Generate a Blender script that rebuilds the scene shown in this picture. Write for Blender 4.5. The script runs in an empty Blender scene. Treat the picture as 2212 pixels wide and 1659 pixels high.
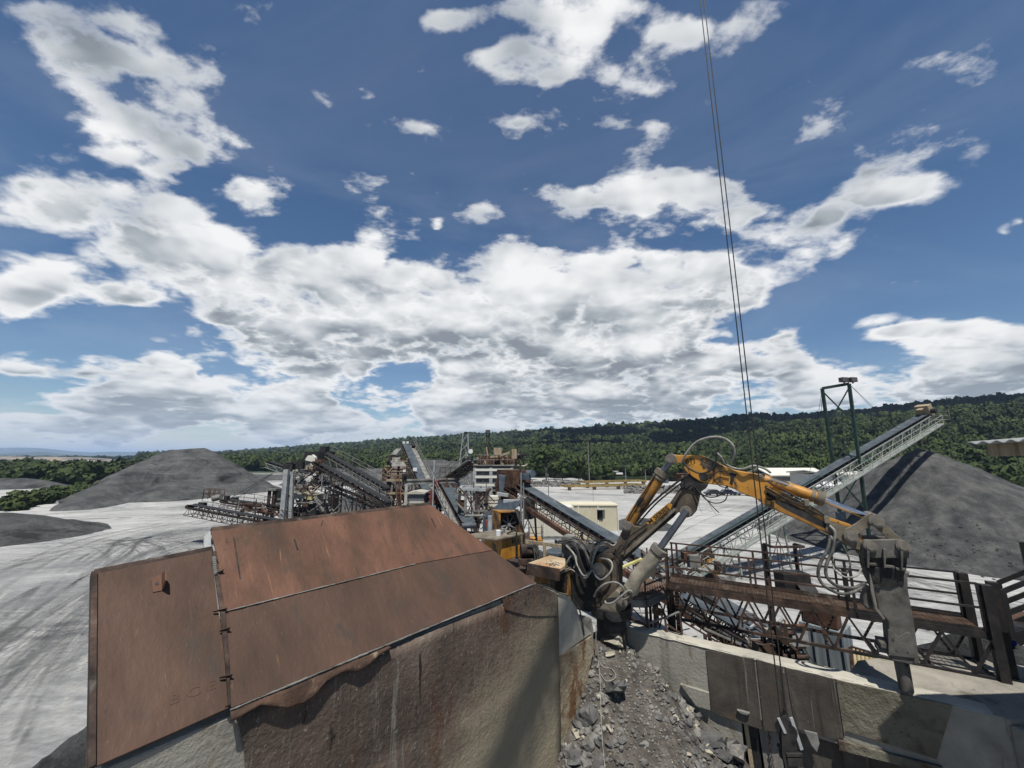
import bpy, math, random
import numpy as np
from mathutils import Vector, Matrix, noise as mnoise
R = math.radians
scene = bpy.context.scene
col = scene.collection
rng = random.Random(7)
nrng = np.random.default_rng(11)
Z = Vector((0, 0, 1))

# ------------------------------------------------------------------ camera model
# the viewpoint is 10 m above the yard, wide phone lens, tipped up 10.6 degrees
F, CX, CY, CZ = 831.0, 1106.0, 829.5, 10.0
TH = R(10.6)
cT, sT = math.cos(TH), math.sin(TH)
def ray(p):
    u, v = p[0] - CX, CY - p[1]
    return Vector((u, F * cT - v * sT, F * sT + v * cT))
def atY(p, Y):
    d = ray(p); k = Y / d.y
    return Vector((d.x * k, Y, CZ + d.z * k))
def atZ(p, z):
    d = ray(p); k = (z - CZ) / d.z
    return Vector((d.x * k, d.y * k, z))
def onplane(p, P0, n):
    d = ray(p); o = Vector((0, 0, CZ))
    return o + d * ((P0 - o).dot(n) / d.dot(n))
# measuring grids used while surveying the photograph
def _g(x0, y0, k): return lambda a, b: (x0 + k * a, y0 + k * b)
G1 = _g(0, 911.3, .28); G2 = _g(398.2, 920.2, .2); G3 = _g(752, 920.2, .2); G4 = _g(1106, 920.2, .2)
G5 = _g(1504, 796.3, .32); G6 = _g(1194.5, 929, .24); G7 = _g(1194.5, 1194.5, .28); G8 = _g(1592.6, 1150.2, .3066)
G9 = _g(159.3, 1061.8, .52); Q1 = _g(548.6, 937.9, .1003); Q2 = _g(814, 937.9, .1003); Q3 = _g(991, 955.6, .1003)
Q4 = _g(1017.5, 1061.8, .16); Q5 = _g(1221, 1150.2, .128); Q6 = _g(2035, 902.5, .2561); Q7 = _g(1575, 1451, .1253)

# ------------------------------------------------------------------ mesh builder
class MB:
    def __init__(s): s.v = []; s.f = []; s.sm = []
    def add(s, vs, fs, smooth=False):
        o = len(s.v); s.v += [tuple(v) for v in vs]
        s.f += [tuple(i + o for i in f) for f in fs]; s.sm += [smooth] * len(fs)
    def hexa(s, c8):
        s.add(c8, [(0, 3, 2, 1), (4, 5, 6, 7), (0, 1, 5, 4), (1, 2, 6, 5), (2, 3, 7, 6), (3, 0, 4, 7)])
    def box(s, c, size, yaw=0.0, ax=None):
        c = Vector(c)
        if ax is None:
            ax = (Vector((math.cos(yaw), math.sin(yaw), 0)), Vector((-math.sin(yaw), math.cos(yaw), 0)), Z)
        x, y, z = (ax[i] * (size[i] / 2) for i in range(3))
        s.hexa([c - x - y - z, c + x - y - z, c + x + y - z, c - x + y - z, c - x - y + z, c + x - y + z, c + x + y + z, c - x + y + z])
    def bar(s, p, q, w=.1, h=None, up=Z):
        p, q = Vector(p), Vector(q); h = w if h is None else h
        a = q - p; L = a.length
        if L < 1e-6: return
        a /= L
        sd = a.cross(up)
        if sd.length < 1e-4: sd = a.cross(Vector((1, 0, 0)))
        sd.normalize(); n = sd.cross(a)
        s.box((p + q) / 2, (L, w, h), ax=(a, sd, n))
    def angle(s, p, q, w=.1, t=.012, up=Z):
        s.bar(p, q, w, t, up); 
    def tube(s, p, q, r, n=10, r2=None, cap=True):
        p, q = Vector(p), Vector(q); r2 = r if r2 is None else r2
        a = (q - p).normalized()
        sd = a.cross(Z)
        if sd.length < 1e-4: sd = Vector((1, 0, 0))
        sd.normalize(); up = sd.cross(a)
        vs = []
        for c, rr in ((p, r), (q, r2)):
            for i in range(n):
                t = 2 * math.pi * i / n
                vs.append(c + sd * (math.cos(t) * rr) + up * (math.sin(t) * rr))
        s.add(vs, [(i, (i + 1) % n, n + (i + 1) % n, n + i) for i in range(n)], True)
        if cap: s.add(vs, [tuple(range(n))[::-1], tuple(range(n, 2 * n))])
    def hose(s, pts, r, n=7, sub=8):
        P = [Vector(p) for p in pts]
        P = [P[0] * 2 - P[1]] + P + [P[-1] * 2 - P[-2]]
        C = []
        for i in range(1, len(P) - 2):
            for k in range(sub):
                t = k / sub
                a, b, c, d = P[i - 1], P[i], P[i + 1], P[i + 2]
                C.append(.5 * ((2 * b) + (c - a) * t + (2 * a - 5 * b + 4 * c - d) * t * t + (3 * b - a - 3 * c + d) * t ** 3))
        C.append(P[-2])
        vs = []; ref = Vector((.31, .52, .8)).normalized()
        for i, c in enumerate(C):
            tan = (C[min(i + 1, len(C) - 1)] - C[max(i - 1, 0)]).normalized()
            sd = tan.cross(ref)
            if sd.length < 1e-3: sd = tan.cross(Vector((1, 0, 0)))
            sd.normalize(); up = sd.cross(tan)
            for j in range(n):
                t = 2 * math.pi * j / n
                vs.append(c + sd * (r * math.cos(t)) + up * (r * math.sin(t)))
        fs = [(i * n + j, i * n + (j + 1) % n, (i + 1) * n + (j + 1) % n, (i + 1) * n + j) for i in range(len(C) - 1) for j in range(n)]
        s.add(vs, fs, True)
        s.add(vs, [tuple(range(n))[::-1], tuple(range(len(vs) - n, len(vs)))])
    def prism(s, poly, off, centre=True):
        off = Vector(off); P = [Vector(p) for p in poly]
        b = [p - off / 2 for p in P] if centre else P
        n = len(b); t = [p + off for p in b]
        s.add(b + t, [tuple(range(n)), tuple(range(n, 2 * n))[::-1]] + [((i + 1) % n, i, n + i, n + (i + 1) % n) for i in range(n)])
    def grid(s, nx, ny, fn, smooth=True, close=False):
        vs = [fn(i / (nx - 1), j / (ny - 1)) for j in range(ny) for i in range(nx)]
        fs = [(j * nx + i, j * nx + i + 1, (j + 1) * nx + i + 1, (j + 1) * nx + i) for j in range(ny - 1) for i in range(nx - 1)]
        s.add(vs, fs, smooth)
    def lattice(s, p, q, side, up, w, h, n, r=.05, rd=None):
        """four chords with zig-zag bracing on the two side faces"""
        p, q = Vector(p), Vector(q); rd = rd or r * .7
        for e in (-1, 1):
            o = side * (e * w / 2)
            s.bar(p + o, q + o, r, r, up); s.bar(p + o - up * h, q + o - up * h, r, r, up)
            for i in range(n):
                a, b = p.lerp(q, i / n), p.lerp(q, (i + 1) / n)
                if i % 2: s.bar(a + o, b + o - up * h, rd, rd, side)
                else: s.bar(a + o - up * h, b + o, rd, rd, side)
                s.bar(a + o, a + o - up * h, rd, rd, side)
        for i in range(0, n + 1, 2):
            a = p.lerp(q, i / n)
            s.bar(a + side * w / 2 - up * h, a - side * w / 2 - up * h, rd, rd, up)
    def rail(s, p, q, h=1.07, n=4, r=.025, rails=(1.0, .52), up=Z, posts=True):
        p, q = Vector(p), Vector(q)
        for k in rails: s.tube(p + up * (h * k), q + up * (h * k), r, 6)
        if posts:
            for i in range(n + 1):
                a = p.lerp(q, i / n); s.tube(a, a + up * h, r, 6)
    def build(s, name, m, parent=None, bevel=0):
        me = bpy.data.meshes.new(name)
        o3 = parent_loc(parent)
        me.from_pydata([(v[0] - o3[0], v[1] - o3[1], v[2] - o3[2]) for v in s.v], [], s.f)
        me.polygons.foreach_set('use_smooth', s.sm)
        me.update()
        o = bpy.data.objects.new(name, me); col.objects.link(o)
        if m is not None: me.materials.append(m)
        if parent is not None: o.parent = parent
        if bevel:
            b = o.modifiers.new('bevel', 'BEVEL'); b.width = bevel; b.segments = 2; b.limit_method = 'ANGLE'; b.angle_limit = R(40)
        return o
WL = {}
def parent_loc(p):
    t = Vector((0, 0, 0))
    while p is not None: t = t + Vector(p.location); p = p.parent
    return t
def tag(o, label=None, cat=None, group=None, kind=None):
    if label: o['label'] = label
    if cat: o['category'] = cat
    if group: o['group'] = group
    if kind: o['kind'] = kind
    return o
def thing(name, loc, label, cat, group=None):
    o = bpy.data.objects.new(name, None); o.empty_display_size = .2
    o.location = Vector(loc); col.objects.link(o)
    return tag(o, label, cat, group)
def copy_tree(o, parent=None):
    c = o.copy(); col.objects.link(c); c.parent = parent
    for ch in list(o.children): copy_tree(ch, c)
    return c
def tube_part(name, p, q, r, m, parent, n=12):
    b = MB(); b.tube(p, q, r, n); return b.build(name, m, parent)
def text_part(name, body, size, origin, xdir, updir, m, parent, extrude=.004, stretch=1.0, width=None):
    cu = bpy.data.curves.new(name, 'FONT'); cu.body = body; cu.size = size; cu.extrude = extrude
    cu.offset = size * .022
    o = bpy.data.objects.new(name, cu); col.objects.link(o)
    dg = bpy.context.evaluated_depsgraph_get()
    me = bpy.data.meshes.new_from_object(o.evaluated_get(dg))
    col.objects.unlink(o); bpy.data.objects.remove(o)
    x = Vector(xdir).normalized(); u = Vector(updir); u = (u - x * u.dot(x)).normalized(); n = x.cross(u)
    if width:
        xs = [v.co.x for v in me.vertices]; stretch = width / (max(xs) - min(xs))
    l = parent_loc(parent)
    Mx = Matrix.Translation(Vector(origin) - l) @ Matrix((x, u, n)).transposed().to_4x4() @ Matrix.Diagonal((stretch, 1, 1, 1))
    me.transform(Mx); me.materials.clear(); me.materials.append(m)
    t = bpy.data.objects.new(name, me); col.objects.link(t); t.parent = parent
    return t

# ------------------------------------------------------------------ materials
def nodes(name):
    m = bpy.data.materials.new(name); m.use_nodes = True
    nt = m.node_tree
    return m, nt, nt.nodes['Principled BSDF']
ALB = .74   # overall reflectance of the dusty surfaces
def ramp(nt, fac, cols, lo=.3, hi=.7, k=None):
    k = ALB if k is None else k
    r = nt.nodes.new('ShaderNodeValToRGB'); e = r.color_ramp.elements
    n = len(cols)
    while len(e) < n: e.new(.5)
    for i, c in enumerate(cols):
        e[i].position = lo + (hi - lo) * i / max(1, n - 1); e[i].color = (c[0] * k, c[1] * k, c[2] * k, 1)
    nt.links.new(fac, r.inputs[0]); return r.outputs[0]
def tex(nt, coord, scale, detail=5, rough=.6, dist=0, sc=None, off=(0, 0, 0), rot=(0, 0, 0)):
    if sc or off != (0, 0, 0) or rot != (0, 0, 0):
        mp = nt.nodes.new('ShaderNodeMapping'); mp.inputs['Scale'].default_value = sc or (1, 1, 1)
        mp.inputs['Location'].default_value = off; mp.inputs['Rotation'].default_value = rot
        nt.links.new(coord, mp.inputs[0]); coord = mp.outputs[0]
    t = nt.nodes.new('ShaderNodeTexNoise'); t.inputs['Scale'].default_value = scale; t.inputs['Detail'].default_value = detail
    t.inputs['Roughness'].default_value = rough; t.inputs['Distortion'].default_value = dist
    nt.links.new(coord, t.inputs['Vector']); return t
def mrange(nt, val, a, b, c=0., d=1., smooth=True):
    n = nt.nodes.new('ShaderNodeMapRange'); n.interpolation_type = 'SMOOTHSTEP' if smooth else 'LINEAR'
    for i, x in enumerate((a, b, c, d)): n.inputs[i + 1].default_value = x
    nt.links.new(val, n.inputs[0]); return n.outputs[0]
def mixc(nt, fac, a, b, mode='MIX'):
    n = nt.nodes.new('ShaderNodeMix'); n.data_type = 'RGBA'; n.blend_type = mode
    for sock, x in ((n.inputs[0], fac), (n.inputs[6], a), (n.inputs[7], b)):
        if isinstance(x, (int, float)): sock.default_value = x
        elif isinstance(x, tuple): sock.default_value = (x[0] * ALB, x[1] * ALB, x[2] * ALB, 1)
        else: nt.links.new(x, sock)
    return n.outputs[2]
def mathn(nt, op, a, b=None, clamp=False):
    n = nt.nodes.new('ShaderNodeMath'); n.operation = op; n.use_clamp = clamp
    for s, x in zip(n.inputs, (a, b)):
        if x is None: continue
        if isinstance(x, (int, float)): s.default_value = x
        else: nt.links.new(x, s)
    return n.outputs[0]
def axes_coord(nt, axes):
    """coordinates measured along given directions, for streaks that run down a leaning plate"""
    tc = nt.nodes.new('ShaderNodeTexCoord'); cb = nt.nodes.new('ShaderNodeCombineXYZ')
    for i, a in enumerate(axes):
        d = nt.nodes.new('ShaderNodeVectorMath'); d.operation = 'DOT_PRODUCT'; d.inputs[1].default_value = a
        nt.links.new(tc.outputs['Object'], d.inputs[0]); nt.links.new(d.outputs['Value'], cb.inputs[i])
    return cb.outputs[0]
def mk(name, cols, scale=2., rough=.85, metal=0., bump=.25, bscale=25., detail=6, lo=.33, hi=.67, stretch=None,
       dirt=(), axes=None, spec=.3, bdetail=4, dent=None):
    """mottled surface: cols over noise; dirt = (colour, scale, lo, hi, stretch) layers; bump from fine noise"""
    m, nt, b = nodes(name)
    if axes: co = axes_coord(nt, axes)
    else:
        tc = nt.nodes.new('ShaderNodeTexCoord'); co = tc.outputs['Object']
    t = tex(nt, co, scale, detail, .62, .3, stretch)
    c = ramp(nt, t.outputs[0], cols, lo, hi)
    for i, (dc, ds, dlo, dhi, dst) in enumerate(dirt):
        dn = tex(nt, co, ds, 8, .65, .4, dst, off=(3.1 * i + 1.7, 2.3, 5.1 * i))
        c = mixc(nt, mrange(nt, dn.outputs[0], dlo, dhi), c, dc)
    nt.links.new(c, b.inputs['Base Color'])
    b.inputs['Metallic'].default_value = metal; b.inputs['Specular IOR Level'].default_value = spec
    rn = mrange(nt, t.outputs[0], .3, .7, min(1, rough + .1), max(.05, rough - .12), False)
    nt.links.new(rn, b.inputs['Roughness'])
    if bump:
        bn = tex(nt, co, bscale, bdetail, .65)
        bu = nt.nodes.new('ShaderNodeBump'); bu.inputs['Strength'].default_value = bump; bu.inputs['Distance'].default_value = .6 / bscale
        nt.links.new(bn.outputs[0], bu.inputs['Height']); nt.links.new(bu.outputs[0], b.inputs['Normal'])
        if dent:
            dn = tex(nt, co, dent[0], 3, .5, off=(7, 3, 1)); b2 = nt.nodes.new('ShaderNodeBump'); b2.inputs['Strength'].default_value = 1; b2.inputs['Distance'].default_value = dent[1]
            nt.links.new(dn.outputs[0], b2.inputs['Height']); nt.links.new(b2.outputs[0], bu.inputs['Normal'])
    return m
M = {}
M['rustframe'] = mk('rusty structural steel', [(.018, .013, .011), (.05, .032, .024), (.10, .058, .038)], 3, .85, bump=.3, bscale=30, dirt=[((.16, .15, .135), 2.2, .56, .72, None)])
M['rust'] = mk('red brown rust', [(.04, .022, .015), (.085, .042, .026), (.15, .075, .045)], 2.5, .9, bump=.4, bscale=22)
M['dust_steel'] = mk('dusty grey steel', [(.10, .095, .085), (.19, .185, .17), (.30, .29, .27)], 1.6, .85, dirt=[((.07, .045, .03), 3, .58, .7, None)])
M['galv'] = mk('weathered galvanised steel', [(.22, .23, .23), (.33, .34, .34), (.42, .43, .42)], 2, .6, bump=.1, dirt=[((.12, .1, .08), 2.5, .6, .75, (1, 1, .3))])
M['darksteel'] = mk('dark oily steel', [(.008, .008, .008), (.02, .019, .018), (.05, .046, .04)], 4, .7, bump=.3, bscale=30)
M['blacksteel'] = mk('near black steel', [(.012, .011, .012), (.022, .02, .02), (.045, .036, .03)], 4, .55, bump=.15, bscale=40)
M['belt'] = mk('blue grey conveyor belt', [(.035, .045, .055), (.06, .075, .088), (.09, .105, .115)], 1.2, .75, bump=.1, bscale=40, dirt=[((.16, .165, .165), 1.5, .58, .75, (3, .4, 1))])
M['rubber'] = mk('black rubber', [(.012, .012, .013), (.025, .025, .026)], 5, .6, bump=.1, bscale=60)
M['hosegrey'] = mk('dusty hydraulic hose', [(.025, .025, .024), (.07, .068, .062), (.15, .145, .13)], 6, .7, bump=.15, bscale=60)
M['hosepale'] = mk('pale dust covered hose', [(.14, .135, .12), (.26, .25, .225), (.36, .34, .30)], 5, .8, bump=.2, bscale=60)
M['yellow'] = mk('dusty orange yellow paint', [(.30, .135, .018), (.50, .225, .025), (.58, .28, .045)], 1.8, .5, bump=.08, bscale=40, spec=.45,
                 dirt=[((.030, .024, .018), 1.3, .53, .62, None), ((.22, .165, .10), 3.0, .54, .72, None), ((.08, .04, .02), 6, .60, .70, (1, 1, .5)), ((.05, .035, .022), 14, .62, .70, (1, 1, .4))])
M['yellowdirty'] = mk('grimy orange yellow paint', [(.16, .075, .016), (.34, .155, .022), (.42, .2, .035)], 1.6, .6, bump=.15, bscale=35, spec=.4,
                 dirt=[((.022, .018, .015), 1.1, .47, .58, None), ((.14, .11, .075), 2.6, .55, .7, None)])
M['boomdirty'] = mk('mud caked brown boom steel', [(.035, .027, .02), (.085, .066, .047), (.15, .118, .082)], 1.5, .85, bump=.35, bscale=20,
                 dirt=[((.36, .165, .022), 1.3, .60, .66, (1, 1, 1)), ((.015, .013, .011), 2.1, .57, .68, None)])
M['mudsteel'] = mk('dried mud on steel', [(.10, .085, .062), (.17, .145, .108), (.235, .205, .158)], 2.4, .9, bump=.4, bscale=26, dirt=[((.06, .045, .03), 5, .6, .72, None)])
M['hammer'] = mk('stone dust covered breaker steel', [(.055, .05, .043), (.10, .094, .082), (.155, .146, .13)], 3, .85, bump=.45, bscale=34,
                 dirt=[((.05, .036, .025), 4, .6, .72, None), ((.012, .011, .01), 1.3, .62, .68, None)])
M['chrome'] = mk('polished cylinder rod', [(.55, .55, .56), (.66, .66, .67)], 3, .22, 1., bump=0)
M['rodgrey'] = mk('dusty cylinder rod', [(.16, .17, .19), (.24, .25, .27)], 3, .38, .8, bump=0)
M['pin'] = mk('worn steel pin', [(.16, .14, .115), (.27, .245, .21)], 6, .6, .3, bump=.2, bscale=50)
M['cream'] = mk('cream corrugated paint', [(.60, .55, .40), (.68, .63, .47)], 1.0, .55, bump=.05, dirt=[((.38, .32, .21), 2, .6, .8, (1, 1, .2))])
M['creampale'] = mk('pale cream paint', [(.62, .60, .52), (.72, .70, .62)], 1.0, .55, bump=.05, dirt=[((.35, .3, .22), 2, .62, .8, (1, 1, .2))])
M['decal'] = mk('yellow decal ground', [(.46, .21, .025), (.55, .26, .035)], 4, .5, bump=0, dirt=[((.2, .13, .06), 5, .62, .72, None)])
M['deckyellow'] = mk('weathered brownish yellow deck', [(.17, .12, .045), (.30, .22, .075), (.38, .29, .11)], 1, .8, dirt=[((.08, .055, .035), 2, .55, .7, None)])
M['sign'] = mk('black lettering paint', [(.012, .01, .009), (.02, .017, .014)], 8, .6, bump=0)
M['greensteel'] = mk('dark green painted steel', [(.008, .022, .016), (.014, .036, .026), (.03, .052, .042)], 2, .5, bump=.1)
M['palegreen'] = mk('pale weathered conveyor steel', [(.19, .21, .195), (.28, .295, .27), (.37, .38, .35)], 2, .7, bump=.1, dirt=[((.10, .24, .19), 1.2, .58, .66, None), ((.14, .12, .1), 3, .6, .75, None)])
M['pinkpanel'] = mk('faded pink brown cladding', [(.26, .18, .155), (.36, .26, .225)], 2, .85, bump=.2, dirt=[((.1, .07, .055), 3, .56, .7, None)])
M['bluesteel'] = mk('blue grey painted sheet', [(.045, .06, .08), (.075, .095, .12), (.12, .145, .17)], 2, .6, bump=.1, dirt=[((.03, .03, .032), 3, .6, .75, (1, 1, .3))])
M['bluechute'] = mk('pale blue grey chute plate', [(.12, .15, .17), (.20, .235, .255), (.27, .30, .31)], 1.5, .6, bump=.1, stretch=(4, 4, .4), dirt=[((.05, .045, .04), 2, .58, .72, (2, 2, .4))])
M['red'] = mk('faded red paint', [(.16, .025, .02), (.25, .045, .035)], 3, .6)
M['white'] = mk('white paint', [(.66, .66, .64), (.78, .78, .76)], 2, .5, bump=.05)
M['greybin'] = mk('dark grey bin plate', [(.085, .09, .1), (.125, .13, .14)], 2, .7, bump=.1, dirt=[((.2, .195, .18), 2, .6, .75, (1, 1, .3))])
M['wood'] = mk('splintered timber', [(.20, .155, .10), (.34, .27, .175), (.42, .35, .24)], 3, .9, bump=.5, bscale=20, stretch=(6, 6, .5))
M['woodgrey'] = mk('grey weathered plank', [(.15, .14, .125), (.23, .215, .195)], 3, .9, bump=.5, bscale=20, stretch=(8, 8, .5))
M['lamp'] = mk('grey lamp housing', [(.05, .05, .05), (.1, .1, .1)], 3, .5)
M['glass'] = mk('dark window glass', [(.01, .012, .014), (.02, .022, .025)], 2, .08, bump=0, spec=.6)
M['straw'] = mk('pale yellow painted angle', [(.50, .45, .17), (.62, .56, .24)], 4, .7, bump=.1)
M['cable'] = mk('steel wire rope', [(.018, .018, .018), (.05, .048, .045)], 30, .55, .3, bump=.4, bscale=90)
M['bluecloth'] = mk('bright blue tarpaulin', [(.015, .035, .38), (.04, .07, .55)], 5, .6, bump=.3)

# ------------------------------------------------------------------ camera, sun
cam = bpy.data.cameras.new('camera'); co = bpy.data.objects.new('camera', cam); col.objects.link(co)
cam.sensor_width = 36; cam.lens = 36 * F / 2212; cam.clip_start = .05; cam.clip_end = 60000
co.location = (0, 0, CZ); co.rotation_euler = (R(90) + TH, 0, 0)
scene.camera = co
SUN = Vector((.022, -.405, .914)).normalized()
sl = bpy.data.lights.new('sun', 'SUN'); sl.energy = 5.0; sl.angle = R(.5); sl.color = (1, .965, .90)
so = bpy.data.objects.new('sun', sl); col.objects.link(so); so.rotation_euler = SUN.to_track_quat('Z', 'Y').to_euler()
so.location = (20, -20, 60)
vs = scene.view_settings; vs.view_transform = 'Standard'; vs.look = 'None'; vs.exposure = .45; vs.gamma = 1
cy = scene.cycles; cy.max_bounces = 5; cy.diffuse_bounces = 2; cy.glossy_bounces = 2; cy.transparent_max_bounces = 12; cy.volume_bounces = 0
cy.caustics_reflective = False; cy.caustics_refractive = False
# ------------------------------------------------------------------ sky: Nishita plus procedural cumulus placed by direction
BL = [  # cx, cy, rx, ry, angle, weight  (survey of where the clouds stand)
 # long bank coming in from the west
 (40, 400, 130, 65, 15, 1.0), (170, 450, 150, 85, 12, 1.0), (330, 480, 130, 75, 15, 1.05), (450, 540, 130, 95, 30, 1.1), (540, 640, 120, 95, 40, 1.1), (610, 720, 110, 70, 40, 1.0),
 (700, 740, 130, 50, 20, .8), (760, 800, 80, 50, 20, .8), (850, 850, 80, 25, 5, .6),
 (40, 620, 120, 50, 10, .95), (180, 610, 150, 42, 8, .85), (290, 635, 90, 30, 5, .7), (20, 680, 80, 45, 0, .8),
 # middle bank
 (640, 580, 80, 55, 10, .9), (710, 570, 90, 60, 0, 1.0), (800, 600, 100, 60, 5, 1.0), (900, 620, 90, 60, 5, 1.0), (720, 670, 170, 90, 10, 1.1), (880, 700, 170, 75, 5, 1.1),
 # big central mass
 (1040, 590, 90, 80, 0, 1.1), (1110, 545, 65, 60, 0, 1.0), (1190, 620, 130, 90, 0, 1.1), (1080, 690, 170, 100, 0, 1.2), (1300, 640, 150, 80, 0, 1.1), (1430, 650, 150, 90, 0, 1.1), (1560, 600, 100, 70, -10, 1.0), (1610, 640, 60, 50, 0, .8),
 (1250, 750, 260, 80, 0, 1.15), (1430, 740, 150, 70, 0, 1.0), (1060, 800, 130, 55, 0, 1.0), (1200, 850, 240, 60, 0, 1.0), (1480, 560, 140, 30, 0, .6),
 # humilis low in the west
 (360, 790, 110, 48, 5, 1.07), (330, 850, 130, 50, 0, 1.07), (450, 850, 90, 50, 0, 1.02), (60, 795, 85, 32, 0, 0.97), (190, 800, 60, 35, 0, 0.87), (190, 860, 70, 40, 0, 0.92), (640, 850, 80, 48, 0, 1.07), (560, 890, 110, 36, 0, 0.92), (700, 895, 120, 35, 0, 0.92),
 (200, 915, 230, 34, 0, 0.87), (450, 930, 260, 36, 0, 0.92), (800, 930, 240, 34, 0, 0.87), (80, 930, 200, 26, 0, 0.82), (960, 890, 60, 40, 0, 0.97), (1030, 920, 90, 35, 0, 0.92), (350, 970, 420, 22, 0, 0.74),
 # east, low layers
 (1350, 855, 200, 50, 0, 1.00), (1500, 810, 160, 40, -3, 0.90), (1650, 840, 260, 50, 0, 1.05), (1700, 745, 70, 26, -5, 0.90), (1640, 790, 130, 30, -4, 0.85), (1900, 830, 260, 55, 0, 1.10), (2100, 800, 190, 70, -4, 1.15), (2230, 760, 120, 60, 0, 1.10),
 (1950, 715, 75, 35, 0, 1.05), (2040, 720, 80, 36, 0, 1.05), (2160, 730, 90, 34, 0, 1.00), (1400, 895, 300, 30, 0, 0.80), (1000, 850, 80, 50, 0, 0.80),
 # high centre
 (1115, 275, 44, 42, 20, 0.90), (1140, 345, 36, 40, 0, 0.90), (1180, 400, 65, 42, 25, 1.05), (1270, 435, 90, 42, 15, 1.10), (1380, 420, 80, 45, 0, 1.05), (1460, 385, 46, 38, 0, 1.00), (1530, 420, 80, 55, 15, 1.05), (1620, 470, 100, 45, 20, 0.95),
 (1740, 490, 130, 42, -15, 0.92), (1850, 440, 140, 45, -20, 0.85), (1760, 560, 130, 38, -10, 0.85), (1950, 420, 120, 40, -25, 0.65), (1450, 490, 200, 30, 0, 0.60), (1070, 450, 60, 22, 10, 0.65),
 # top
 (1130, 70, 90, 90, 0, 1.10), (1090, 140, 60, 45, -20, 1.05), (1210, 100, 90, 100, 0, 1.05), (1290, 60, 120, 80, 0, 0.90), (1330, 160, 80, 60, 35, 0.95), (1400, 195, 50, 40, 40, 0.85), (1480, 60, 120, 60, 0, 0.95), (1310, 250, 40, 40, 40, 0.70), (1230, 20, 200, 50, 0, 0.90),
 # ragged streets upper left
 (40, 20, 120, 60, 15, 0.62), (150, 50, 170, 55, 20, 0.86), (270, 100, 150, 55, 35, 0.81), (390, 170, 80, 40, 50, 0.71), (160, 150, 120, 50, 30, 0.56), (260, 240, 120, 42, 30, 0.74), (370, 290, 130, 48, 25, 0.81), (480, 370, 110, 42, 30, 0.84), (540, 420, 50, 30, 30, 0.76), (200, 290, 110, 28, 30, 0.61), (330, 350, 90, 28, 20, 0.61),
 # scraps
 (920, 152, 38, 26, 10, 0.90), (970, 42, 45, 42, 30, 0.95), (870, 272, 62, 36, 20, 0.92), (785, 195, 30, 26, 60, 0.75), (1415, 262, 36, 20, -30, 0.70), (951, 487, 14, 16, 0, 0.80),
 # thin veils east
 (2150, 240, 130, 60, -30, 0.38), (1980, 330, 200, 55, -20, 0.36), (2195, 490, 50, 22, -30, 0.71), (1700, 250, 200, 60, 0, 0.21), (2080, 130, 220, 50, 0, 0.21),
]
def uv_dir(p):
    d = ray(p); return d.x / d.y, d.z / d.y
w = bpy.data.worlds.new('World'); scene.world = w; w.use_nodes = True
w.cycles.sampling_method = 'MANUAL'; w.cycles.sample_map_resolution = 512
nt = w.node_tree; nt.nodes.clear(); L = nt.links
# --- group: cloud mass at a direction
g = bpy.data.node_groups.new('cloud_mass', 'ShaderNodeTree')
g.interface.new_socket('p', in_out='INPUT', socket_type='NodeSocketVector')
g.interface.new_socket('mass', in_out='OUTPUT', socket_type='NodeSocketFloat')
gi = g.nodes.new('NodeGroupInput'); go = g.nodes.new('NodeGroupOutput')
acc = gi.outputs[0]   # (u * SQ, v, 0); each puff adds 1e-4 * (height, radius, mass), read back at the end
SQ = .5
def puff(u, v, r, wt):
    global acc
    ds = g.nodes.new('ShaderNodeVectorMath'); ds.operation = 'DISTANCE'; g.links.new(acc, ds.inputs[0]); ds.inputs[1].default_value = (u * SQ, v, 0)
    k = mathn(g, 'MULTIPLY_ADD', ds.outputs['Value'], -1 / r, True); k.node.inputs[2].default_value = 1.0
    k = mathn(g, 'MULTIPLY', k, k); k4 = mathn(g, 'MULTIPLY', k, k)
    kc = g.nodes.new('ShaderNodeCombineXYZ'); g.links.new(k4, kc.inputs[0]); g.links.new(k4, kc.inputs[1]); g.links.new(k, kc.inputs[2])
    ma = g.nodes.new('ShaderNodeVectorMath'); ma.operation = 'MULTIPLY_ADD'; g.links.new(kc.outputs[0], ma.inputs[0]); ma.inputs[1].default_value = (v * wt * 1e-4, wt * 1e-4, wt * 1e-4); g.links.new(acc, ma.inputs[2])
    acc = ma.outputs[0]
npuff = 0
for cx, cy_, rx, ry, an, wt in BL:
    ca, sa = math.cos(R(an)), math.sin(R(an))
    u0, v0 = uv_dir((cx, cy_)); u1, v1 = uv_dir((cx + rx * ca, cy_ + rx * sa)); u2, v2 = uv_dir((cx - ry * sa, cy_ + ry * ca))
    a = Vector(((u1 - u0) * SQ, v1 - v0)); b_ = Vector(((u2 - u0) * SQ, v2 - v0))
    if a.length < b_.length: a, b_ = b_, a
    n = max(1, min(4 if wt < .9 else 2, round(1.25 * a.length / b_.length)))
    r = b_.length * 2.0
    for i in range(n):
        t = 0 if n == 1 else (i / (n - 1) * 2 - 1) * (1 - b_.length / a.length)
        puff(u0 + a.x * t / SQ, v0 + a.y * t, r if n > 1 else math.sqrt(a.length * b_.length) * 2.0, wt * (1.35 if n == 1 else 1.2 if n < 4 else .95)); npuff += 1
print('puffs', npuff)
g.interface.new_socket('rel', in_out='OUTPUT', socket_type='NodeSocketFloat')
df = g.nodes.new('ShaderNodeVectorMath'); df.operation = 'SUBTRACT'; g.links.new(acc, df.inputs[0]); g.links.new(gi.outputs[0], df.inputs[1])
sz = g.nodes.new('ShaderNodeSeparateXYZ'); g.links.new(df.outputs[0], sz.inputs[0])
s0 = g.nodes.new('ShaderNodeSeparateXYZ'); g.links.new(gi.outputs[0], s0.inputs[0])
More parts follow.
